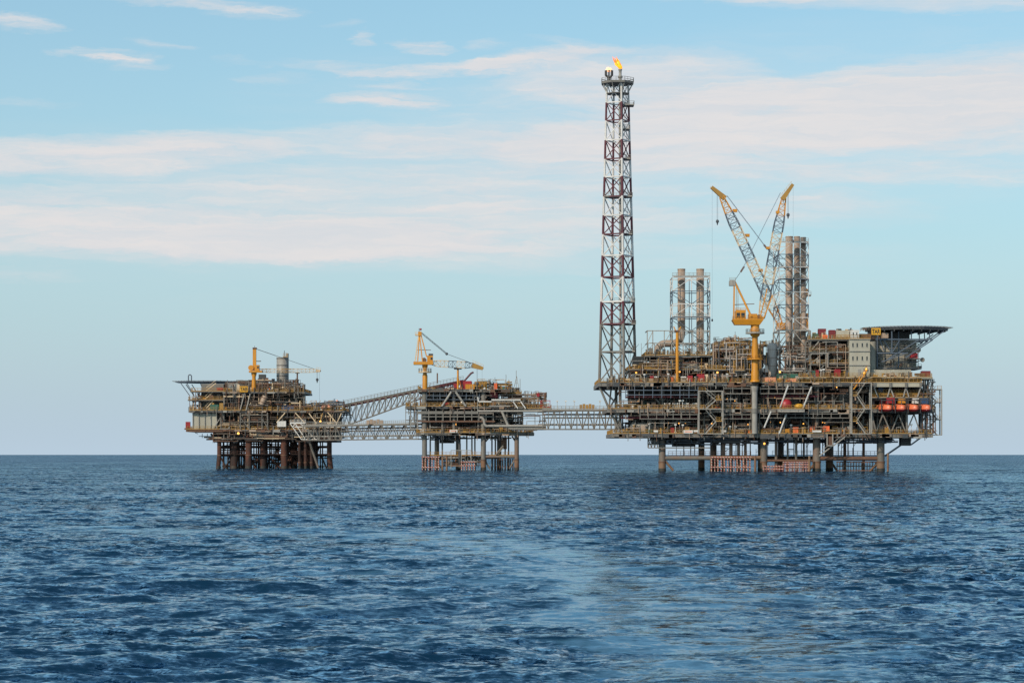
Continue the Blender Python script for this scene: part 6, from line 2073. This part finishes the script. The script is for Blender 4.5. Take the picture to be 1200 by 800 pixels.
# helideck of the left platform
c = pt(243, 447.2, 857)
t = thing('helideck', 'thin flat helideck overhanging the far left end of the left platform', 'helideck', (c.x, c.y, c.z - 3), 'helidecks')
r = 11.6
poly = [(c.x + r * math.cos(math.pi / 8 + i * math.pi / 4), c.y + r * math.sin(math.pi / 8 + i * math.pi / 4)) for i in range(8)]
MB().prism(poly, c.z - 0.35, c.z).build('deck_plate', 'blue_steel', t)
for i in range(8):
    (xa, ya), (xb, yb) = poly[i], poly[(i + 1) % 8]
    n = MB()
    e = lambda x, y: (c.x + (x - c.x) * 1.1, c.y + (y - c.y) * 1.1, c.z + 0.1)
    n.beam(e(xa, ya), e(xb, yb), 0.09)
    for k in range(7):
        u = k / 6
        x, y = xa + (xb - xa) * u, ya + (yb - ya) * u
        n.beam((x, y, c.z - 0.2), e(x, y), 0.08)
    n.build('safety_net', 'grey_steel', t)
for A_, B_ in (((212, 449), (222, 463)), ((219, 449), (227, 462)), ((235, 449), (238, 458))):
    for Y in (849, 862):
        p, q = pt(*A_, 849), pt(*B_, 849)
        MB().beam((p.x, Y, p.z), (q.x, Y, q.z), 0.26).build('support_strut', 'blue_steel', t)
t = thing('antenna_hoop', 'small dark hoop frame standing on the left helideck', 'frame', pt(222.5, 447, 852))
MB().bend([pt(220.8, 447, 852), pt(220.8, 440.5, 852), pt(221.6, 439, 852), pt(223.4, 439, 852), pt(224.4, 440.5, 852), pt(224.4, 447, 852)], 0.2, 8).build('hoop', 'blue_steel', t)

sign_board(280.9, 290.3, 452.3, 459.2, 838.6, 'TAB', 'yellow sign reading TAB on the left platform')


def crane_left():
    Y = 841.0
    t = thing('pedestal_crane', 'yellow crane on the left platform with its boom held level to the right', 'crane', pt(297.5, 459, Y), 'pedestal cranes')
    base = pt(297.6, 459, Y)

    def h(py):
        return zz(py, Y) - base.z
    MB().lathe(base, [(0.85, 0), (0.75, h(447)), (0.6, h(442)), (0.95, h(438)), (0.95, h(436.2))], 16).build('pedestal', 'crane_yellow', t)
    MB().pbox(291.5, 307, 434.2, 436.2, Y - 1.6, Y + 1.6).build('machinery_deck', 'crane_yellow', t)
    cab = MB().pbox(298.5, 303.6, 427.5, 434.1, Y - 1.4, Y + 0.8).build('cab', 'crane_yellow', t)
    MB().pbox(301.4, 303.2, 429, 431.6, Y - 1.44, Y - 1.403).build('window', 'window_glass', cab)
    MB().lathe(pt(294, 430.8, Y - 1.1), [(0.95, 0), (0.95, 0.2), (0.6, 0.21), (0.6, 2.0), (0.95, 2.01), (0.95, 2.2)], 14, 'y').build('winch_drum', 'crane_yellow', t)
    MB().beam(pt(298.3, 434, Y), pt(298.3, 408.5, Y), 1.15, 1.15).build('mast', 'crane_yellow', t)
    MB().pbox(296, 300.6, 407, 409, Y - 0.7, Y + 0.7).build('mast_head', 'rust_steel', t)
    MB().pbox(300.5, 305.5, 422.5, 423.5, Y - 0.6, Y + 0.6).build('service_platform', 'grey_steel', t)
    MB().beam(pt(298.3, 407, Y), pt(298.3, 405, Y), 0.12).build('beacon', 'dark_steel', t)
    boom(t, pt(303, 434.2, Y), pt(372, 434.2, Y), 1.25, 0.9, 5, ('rail_yellow', 'boom_tan', 'rail_yellow', 'boom_tan', 'boom_tan'), 1.3, 0.14, ends=0.1, w0=0.9)
    boom_head(t, pt(370.5, 434.2, Y), pt(375.5, 434.4, Y), 1.1, 'boom_tan')
    p0, p1 = pt(299.5, 408.5, Y), pt(369.5, 432.6, Y)
    for dy in (-0.5, 0.5):
        MB().tube(p0 + Vector((0, dy, 0)), p1 + Vector((0, dy, 0)), 0.07, n=5).build('pendant', 'rope', t)
    MB().tube(p0, p0.lerp(p1, 0.34), 0.11, n=6).build('luffing_rope', 'rope', t)
    hook_block(t, pt(371.7, 435.5, Y), 2.3)
    hook_block(t, pt(374.4, 435.5, Y), 11.2, 0.03, False)


crane_left()
t = thing('boom_rest', 'dark brown boom rest post with a flat top on the left platform', 'boom rest', pt(348.4, 459, 841), 'boom rests for the cranes')
MB().tube(pt(348.4, 459, 841), pt(348.4, 437.4, 841), 0.26, n=10).build('post', 'rust_steel', t)
MB().pbox(346, 350.8, 436.2, 437.4, 840.4, 841.6).build('cradle', 'dark_steel', t)
t = thing('vent_stack', 'wide pale grey cylindrical vent stack on the left platform', 'stack', pt(330.5, 459, 852))
b0 = pt(330.6, 459, 852)
hs = zz(418.5, 852) - b0.z
MB().lathe(b0, [(1.7, 0), (1.75, hs * 0.3), (1.95, hs * 0.34), (1.95, hs), (1.8, hs), (1.8, hs - 0.8)], 24).build('shell', 'pale_steel', t)
for f_ in (0.45, 0.75, 0.95):
    MB().lathe(b0 + Vector((0, 0, hs * f_)), [(1.95, 0), (2.02, 0.03), (2.02, 0.25), (1.95, 0.28)], 24).build('band', 'dark_steel', t)
MB().tube(b0 + Vector((1.75, 0.4, 0)), b0 + Vector((1.75, 0.4, zz(414, 852) - b0.z)), 0.55, n=14).build('side_pipe', 'pale_steel', t)
pl = MB().box(b0.x + 0.6, b0.x + 2.2, b0.y - 2.5, b0.y - 1.9, b0.z + hs - 0.2, b0.z + hs).build('top_platform', 'grey_steel', t)
MB().rail([(b0.x + 0.6, b0.y - 2.4, b0.z + hs), (b0.x + 2.2, b0.y - 2.4, b0.z + hs)], h=1.3).build('handrail', 'rail_yellow', pl)
MB().tube(b0 + Vector((1.0, -2.2, hs)), b0 + Vector((1.0, -2.2, hs + 2.3)), 0.1, n=6).build('lamp_mast', 'dark_steel', t)
t = thing('flare_boom', 'long inclined grey lattice flare boom rising from the left platform behind the middle crane', 'flare boom', pt(403, 485, 856))


def flare_boom_():
    Y = 856.0
    top0, top1 = pt(404, 474.5, Y), pt(543, 446, Y)
    bot0, bot1 = pt(402, 500, Y), pt(541, 449.5, Y)
    wid = 4.6
    n = 4
    sec = 5
    for k in range(sec):
        u0, u1 = k / sec, (k + 1) / sec
        mb = MB()
        m = 'grey_steel' if k < 3 else 'rust_steel' if k == 3 else 'maroon'
        for i in range(4):
            a0, a1 = u0 + (u1 - u0) * i / 4, u0 + (u1 - u0) * (i + 1) / 4
            w0, w1 = wid * (1 - 0.6 * a0) / 2, wid * (1 - 0.6 * a1) / 2
            ta, tb = top0.lerp(top1, a0), top0.lerp(top1, a1)
            ba, bb = bot0.lerp(bot1, a0), bot0.lerp(bot1, a1)
            Tf0, Tb0, Tf1, Tb1 = ta + Vector((0, -w0, 0)), ta + Vector((0, w0, 0)), tb + Vector((0, -w1, 0)), tb + Vector((0, w1, 0))
            Bf0, Bb0, Bf1, Bb1 = ba + Vector((0, -w0, 0)), ba + Vector((0, w0, 0)), bb + Vector((0, -w1, 0)), bb + Vector((0, w1, 0))
            for p, q, w in ((Tf0, Tf1, 0.42), (Tb0, Tb1, 0.42), (Bf0, Bf1, 0.34), (Bb0, Bb1, 0.34), (Tf0, Bf0, 0.18), (Tb0, Bb0, 0.18), (Tf0, Tb0, 0.18), (Bf0, Bb0, 0.2), (Tf0, Bf1, 0.2), (Bf0, Tf1, 0.16), (Bb0, Tb1, 0.2), (Tf0, Tb1, 0.18)):
                mb.beam(p, q, w)
        mb.build('boom_section', m, t)
    wk_ = MB()
    wk_.beam(top0 + Vector((0, 0, 0.35)), top1 + Vector((0, 0, 0.35)), 1.6, 0.14)
    wk_ = wk_.build('catwalk', 'dark_steel', t)
    for dy in (-0.9, 0.9):
        MB().rail([top0 + Vector((0, dy, 0.4)), top1 + Vector((0, dy * 0.7, 0.4))], h=1.25, t=0.07, toe=False).build('handrail', 'grey_steel', wk_)
    MB().pipe([top0 + Vector((0, 0, -0.6)), top1 + Vector((0, 0, -0.4)), pt(546.5, 443.5, Y), pt(552, 437.3, Y), pt(555, 436, Y)], 0.34, 10).build('flare_pipe', 'maroon', t)
    for A_, B_ in (((398, 474), (410, 474)), ((396, 500), (409, 474)), ((409, 474), (411, 490)), ((398, 486), (414, 486))):
        MB().beam(pt(*A_, 852), pt(*B_, 852), 0.36).build('root_frame', 'grey_steel', t)
    MB().beam(pt(512.5, 449, Y), pt(512.5, 437, Y), 0.45).build('marker_post', 'rust_steel', t)


flare_boom_()
for (a, b, c_, d_, Y, dp, m, nm, lab) in ((330, 345, 474.5, 480.8, 841.5, 3.0, 'blue_paint', 'blue_container', 'dark blue container on the middle deck of the left platform'),
                                       (347, 374, 475, 480.8, 842.5, 3.0, 'wall_brown', 'brown_container', 'long brown container on the middle deck of the left platform'),
                                       (332, 342, 451.5, 458.7, 845, 2.6, 'green_paint', 'green_container', 'dark teal container beside the grey vent stack'),
                                       (313.5, 318, 452.5, 460.8 - 2, 840.6, 1.5, 'light_blue', 'blue_tank', 'pale blue tank right of the crane on the left platform'),
                                       (319.5, 326, 455, 458.8, 840.6, 1.5, 'insulation', 'tan_box', 'tan box right of the pale blue tank'),
                                       (246, 256, 473.8, 480.8, 841.5, 2.6, 'green_paint', 'green_container', 'bright green container on the left end of the left platform'),
                                       (325, 335, 493.2, 502.8 - 3, 838.9, 2.0, 'white_paint', 'white_tank', 'white box hung on the lower deck front of the left platform'),
                                       (254, 261, 454, 458.2, 842.6, 1.6, 'red_paint', 'red_container', 'dull red box on the gallery below the left helideck'),
                                       (217.5, 222.5, 494, 503, 841.5, 1.6, 'red_paint', 'red_container', 'red stack of gear at the far left edge of the left platform')):
    container(a, b, c_, d_, Y, dp, m, nm, lab, nm.split('_')[1], 'boxes on the left platform', 5)
t = thing('slung_capsule', 'tan leaning capsule slung on the front of the left platform', 'capsule', pt(308, 475, 840.2))
MB().tube(pt(306.6, 474, 840.2), pt(311, 463.8, 840.2), 1.05, 1.15, 18).build('shell', 'insulation', t)
MB().tube(pt(307.6, 471.5, 840.2), pt(307.9, 470.8, 840.2), 1.14, n=18).tube(pt(309.8, 466.5, 840.2), pt(310.1, 465.8, 840.2), 1.2, n=18).build('strap', 'rust_steel', t)
MB().beam(pt(309, 474, 841), pt(309, 461, 841), 0.25).build('hanger', 'dark_steel', t)
for i, (px, py) in enumerate(((322, 481), (338, 503), (370, 503), (268, 481))):
    pump_skid((xx(px, 842.5), 842.5, zL2 if py == 481 else zL1), 1.4, 'rusty pump skid in the clutter of the left platform', 'pump skids of the left platform', 'rust_steel', 70 + i)
lamp(279.3, 507.6, 838.8, 'single orange lamp glowing under the left platform', 'lit lamps under the platforms', r=0.42)
lamp(375.5, 493.5, 838.8, 'orange lamp on the right half of the left platform', 'lit lamps of the left platform', r=0.34)
t = thing('red_beacon', 'tall thin red beacon on the right end of the left platform', 'beacon', pt(395, 481, 846))
MB().tube(pt(395, 481, 846), pt(395, 473.5, 846), 0.14, n=8).build('pole', 'grey_steel', t)
MB().lathe(pt(395, 473.5, 846), [(0.3, 0), (0.45, 0.3), (0.4, 1.2), (0.1, 1.6)], 10).build('lantern', 'salmon', t)

t = thing('lifeboat', 'salmon covered lifeboat at the right end of the left platform', 'lifeboat', pt(383, 481, 841.5))
c = pt(383.2, 477.6, 841.5)
MB().ball(c + Vector((0, 0, 0.05)), 2.1, 18, 10, sx=1.0, sy=0.62, sz=0.46).build('canopy', 'salmon', t)
MB().ball(c - Vector((0, 0, 0.15)), 2.15, 18, 10, sx=1.0, sy=0.6, sz=0.36).build('hull', 'boat_red', t)
for dx in (-1.1, 1.1):
    MB().box(c.x + dx - 0.15, c.x + dx + 0.15, c.y - 0.9, c.y + 0.9, zz(481, 841.5), c.z - 0.3).build('cradle', 'rust_steel', t)


# ------------------------------------------------------------------ deck gear: small things too many and too small to pick apart
GEAR = ('rust_steel', 'grey_steel', 'insulation', 'pale_steel', 'dark_steel', 'wall_brown', 'rail_yellow', 'rust_steel', 'boom_tan', 'dark_steel')
BRIGHT = ('white_paint', 'red_paint', 'crane_yellow', 'orange_paint', 'blue_paint', 'green_paint')


def gear(parent, px0, px1, py, Y0, Y1, n, seed, hmax=2.4, bright=0.16, name='deck_gear'):
    R = random.Random(seed)
    mbs = {}
    for i in range(n):
        m = R.choice(BRIGHT) if R.random() < bright else R.choice(GEAR)
        mb = mbs.setdefault(m, MB())
        Y = R.uniform(Y0, Y1)
        x = xx(R.uniform(px0, px1), Y)
        z = zz(py, Y0) + 0.01
        h = R.uniform(0.35, 1.0) ** 1.5 * hmax
        if m in BRIGHT:
            h *= 0.6
        w = R.uniform(0.18, 0.75)
        k = R.random()
        if k < 0.35:
            mb.box(x - w, x + w, Y - w * 0.5, Y + w * 0.5, z, z + h)
        elif k < 0.6:
            mb.tube((x, Y, z), (x, Y, z + h), w * 0.5, w * 0.45, 8)
            mb.tube((x, Y, z + h), (x, Y, z + h + 0.15), w * 0.65, n=8)
        elif k < 0.8:
            mb.tube((x - w, Y, z + h * 0.5), (x + w, Y, z + h * 0.5), w * 0.45, n=8)
            mb.beam((x, Y, z), (x, Y, z + h * 0.5), 0.15)
        else:
            mb.pipe([(x - w, Y, z), (x - w, Y, z + h), (x + w, Y, z + h), (x + w, Y, z)], 0.09, 6)
    for m, mb in mbs.items():
        mb.build(name, m, parent, kind='stuff')


def front_runs(parent, px0, px1, py0, py1, Y, n, seed, mats=('grey_steel', 'rust_steel', 'pale_steel', 'insulation'), rr=(0.05, 0.15)):
    pipes(parent, xx(px0, Y), xx(px1, Y), Y - 0.5, Y, zz(py1, Y), zz(py0, Y), n, seed, mats, rr, 'front_pipe_runs')


# large platform
gear(A, 722, 818, 508, 700.4, 704, 60, 1)
gear(A, 848, 998, 508, 700.4, 704, 95, 2)
gear(A, 1022, 1090, 508, 700.4, 706, 40, 3)
gear(A, 726, 818, 479, 700.4, 704, 60, 4)
gear(A, 848, 1000, 479, 700.4, 704, 90, 5)
gear(A, 1024, 1092, 465.4, 701, 705, 34, 6, 1.6)
gear(A, 710, 880, 448, 700.4, 704, 120, 7, 2.6, 0.22)
gear(A, 892, 936, 448, 700.4, 706, 40, 8, 2.4, 0.3)
gear(A, 940, 996, 442, 701.4, 705, 40, 9, 2.4, 0.2)
gear(A, 1024, 1090, 442, 701.2, 703.4, 34, 10, 1.6, 0.2)
gear(A, 740, 845, 432.5, 703.4, 708, 70, 11, 2.6)
gear(A, 758, 834, 416.5, 706.4, 712, 44, 12, 2.4, 0.06)
for i, (a, b, py) in enumerate(((950, 994, 426.3), (950, 994, 411.8), (952, 994, 397.5))):
    gear(A, a, b, py, 704.4, 710, 34, 20 + i, 2.4, 0.2)
gear(A, 1024, 1078, 431.2, 709, 711, 24, 24, 1.8, 0.1)
gear(A, 980, 1020, 386.8, 706, 712, 16, 25, 0.9, 0.1)
for i, (a, b, t_, b_) in enumerate(((722, 818, 484, 507), (848, 880, 484, 507), (890, 996, 484, 507), (722, 818, 453, 478), (848, 880, 453, 478), (890, 996, 453, 478))):
    front_runs(A, a, b, t_, b_, 700.9, 16, 400 + i)
front_runs(A, 738, 846, 418, 447, 702.8, 34, 410, ('insulation', 'rust_steel', 'pale_steel', 'rail_yellow'))
front_runs(A, 836, 882, 400, 447, 703.5, 40, 411, ('insulation', 'rust_steel', 'vessel_metal', 'rail_yellow', 'dark_steel'), (0.06, 0.22))
front_runs(A, 912, 948, 405, 442, 705.5, 26, 412, ('insulation', 'rust_steel', 'vessel_metal', 'grey_steel', 'dark_steel'), (0.06, 0.22))
front_runs(A, 950, 995, 398, 441, 703.4, 24, 413, ('pale_steel', 'rust_steel', 'insulation'))
front_runs(A, 1078, 1096, 445, 507, 700.2, 22, 414, ('grey_steel', 'dark_steel', 'rust_steel'))
front_runs(A, 1022, 1076, 400, 440, 707.5, 24, 415, ('blue_steel', 'dark_steel', 'grey_steel'))
pipes(A, xx(838, 712), xx(882, 712), 708, 722, zz(404, 712), zz(394, 712), 26, 420, ('insulation', 'vessel_metal', 'rail_yellow', 'rust_steel'), (0.06, 0.2))
studs(A, xx(740, 706), xx(880, 706), 703, 716, zz(418, 706), zz(402, 706), 34, 421, 'grey_steel', (0.08, 0.16))
for s_, (t_, b_, dk) in enumerate(((455, 477, 479), (484, 507, 508))):
    pipes(A, xx(818, 706), xx(849, 706), 702.5, 710, zz(b_, 706), zz(t_, 706), 22, 470 + s_, ('rust_steel', 'grey_steel', 'insulation', 'dark_steel'), (0.08, 0.3))
    studs(A, xx(818, 704), xx(849, 704), 701, 708, zz(b_ + 1, 704), zz(t_ - 2, 704), 14, 474 + s_, 'grey_steel')
    gear(A, 819, 848, dk, 700.6, 706, 24, 478 + s_, 2.6, 0.15)
    pipes(A, xx(998, 706), xx(1024, 706), 702.5, 709, zz(b_, 706), zz(t_, 706), 20, 480 + s_, ('rust_steel', 'grey_steel', 'insulation', 'dark_steel'), (0.08, 0.3))
    gear(A, 999, 1022, dk, 700.6, 706, 20, 484 + s_, 2.4, 0.15)


def breaks(parent, px0, px1, py, Y, n, seed, band=4.4):
    """trays, drops, brackets and pipes crossing the edge girders; dark ones also stand for shadow gaps"""
    R = random.Random(seed)
    mbs = {}
    k = Y / F_PX
    for i in range(n):
        m = R.choice(('dark_steel', 'dark_steel', 'rust_steel', 'pale_steel', 'wall_brown', 'grey_steel', 'insulation'))
        mb = mbs.setdefault(m, MB())
        x = xx(R.uniform(px0, px1), Y)
        z = zz(py, Y)
        q = R.random()
        if q < 0.35:
            w = R.uniform(0.25, 1.6)
            mb.box(x - w, x + w, Y - 0.75, Y - 0.46, z - band * k * R.uniform(0.5, 1.25), z - band * k * R.uniform(0.0, 0.3))  # plate over the girder; the dark ones also stand in for shadow gaps
        elif q < 0.75:
            r = R.uniform(0.05, 0.14)
            mb.tube((x, Y - 0.62, z + R.uniform(0.2, 2.0)), (x, Y - 0.62, z - R.uniform(1.0, 2.4)), r, n=7)
        else:
            w = R.uniform(1.5, 7.0)
            zz_ = z - band * k * R.uniform(0.1, 1.1)
            mb.tube((x, Y - 0.62, zz_), (x + min(w, xx(px1, Y) - x), Y - 0.62, zz_), R.uniform(0.05, 0.13), n=7)
    for m, mb in mbs.items():
        mb.build('girder_fittings_shadow_gaps', m, parent, kind='stuff')


breaks(A, 722, 1088, 508, 700, 110, 501)
breaks(A, 716, 1018, 479, 700, 100, 502)
breaks(A, 706, 1022, 448, 700, 110, 503)
breaks(A, 740, 844, 432.5, 703, 40, 504, 1.7)
breaks(A, 938, 1076, 442, 700.6, 40, 505, 1.8)
breaks(M, 492, 620, 507, 755, 50, 506, 2.8)
breaks(M, 480, 606, 476, 755, 50, 507, 2.6)
breaks(M, 494, 596, 456, 755, 40, 508, 3.2)
breaks(L, 256, 398, 503.2, 840, 70, 509, 2.6)
breaks(L, 226, 400, 481, 840, 80, 510, 2.2)
breaks(L, 264, 354, 459, 840, 50, 511, 2.0)
R_ = random.Random(9)
for i in range(26):
    x0_, x1_ = R_.uniform(258, 386), R_.uniform(-14, 14)
    MB().tube(pt(x0_, 519 + R_.uniform(0, 8), 846 + R_.uniform(0, 16)), pt(x0_ + x1_, 549, 846 + R_.uniform(0, 16)), R_.uniform(0.16, 0.34), n=8).build('diagonal_brace', 'rust_dark', L)
# middle platform
gear(M, 490, 622, 507, 755.4, 760, 70, 31, 2.0, 0.25)
gear(M, 478, 600, 476, 755.4, 760, 60, 32, 2.0, 0.25)
gear(M, 552, 598, 456, 755.4, 765, 46, 33, 2.2, 0.25)
gear(M, 502, 550, 456, 755.4, 762, 26, 36, 0.9, 0.3)
gear(M, 602, 645, 478.5, 755.8, 762, 40, 34, 2.6, 0.2)
gear(M, 590, 610, 461.5, 757.5, 762, 24, 35, 2.2, 0.15)
for i, (a, b, t_, b_) in enumerate(((498, 585, 460, 475), (492, 600, 494, 506), (578, 640, 483, 506), (586, 640, 462, 477), (478, 497, 460, 505))):
    front_runs(M, a, b, t_, b_, 755.9, 18, 430 + i, ('grey_steel', 'pale_steel', 'rust_steel', 'dark_steel'))
# left platform
gear(L, 258, 400, 503.2, 840.5, 845, 110, 41, 2.8, 0.1)
gear(L, 222, 400, 481, 840.5, 846, 130, 42, 2.8, 0.14)
gear(L, 264, 355, 459, 840.5, 848, 90, 43, 2.6, 0.14)
gear(L, 300, 350, 449.5, 848, 854, 40, 44, 2.2, 0.08)
gear(L, 225, 262, 468.4, 842.5, 845, 20, 45, 2.0, 0.2)
for i, (a, b, t_, b_, n) in enumerate(((262, 356, 461, 480, 44), (258, 345, 484, 503, 46), (345, 402, 470, 503, 40), (300, 352, 444, 459, 26), (250, 392, 505, 517, 40))):
    front_runs(L, a, b, t_, b_, 840.2 if i < 5 else 842, n, 440 + i, ('rust_steel', 'dark_steel', 'boom_tan', 'grey_steel', 'wall_brown') if i < 5 else ('rust_dark', 'dark_steel'), (0.06, 0.24))
pipes(L, xx(256, 848), xx(388, 848), 844, 868, zz(548, 848), zz(519, 848), 40, 450, ('rust_dark', 'rust_dark', 'dark_steel'), (0.08, 0.24))
for i, px in enumerate((262, 270, 280, 286, 303, 326, 338, 347, 352.5, 356, 359.8, 363.2, 367, 371)):
    jacket_leg(L, px, 852 + (i % 3) * 4, 0.5 if px > 345 else 0.34, zL1 - 1.0, 'rust_dark', 'rust_dark', splash=1.5, name='conductor')


# ------------------------------------------------------------------ look-alikes are told apart by their place in the row
ORD = ['first', 'second', 'third', 'fourth', 'fifth', 'sixth', 'seventh', 'eighth', 'ninth', 'tenth', 'eleventh', 'twelfth', 'thirteenth', 'fourteenth', 'fifteenth', 'sixteenth', 'seventeenth', 'eighteenth', 'nineteenth', 'twentieth']
same = {}
for o in list(col.objects):
    if o.parent is None and o.get('category'):
        same.setdefault(o['label'], []).append(o)
for lab, obs in same.items():
    if len(obs) > 1:
        obs.sort(key=lambda o: o.location.x)
        for i, o in enumerate(obs):
            o['label'] = '%s, %s from left' % (lab, ORD[i])
            assert len(o['label'].split()) <= 16, o['label']
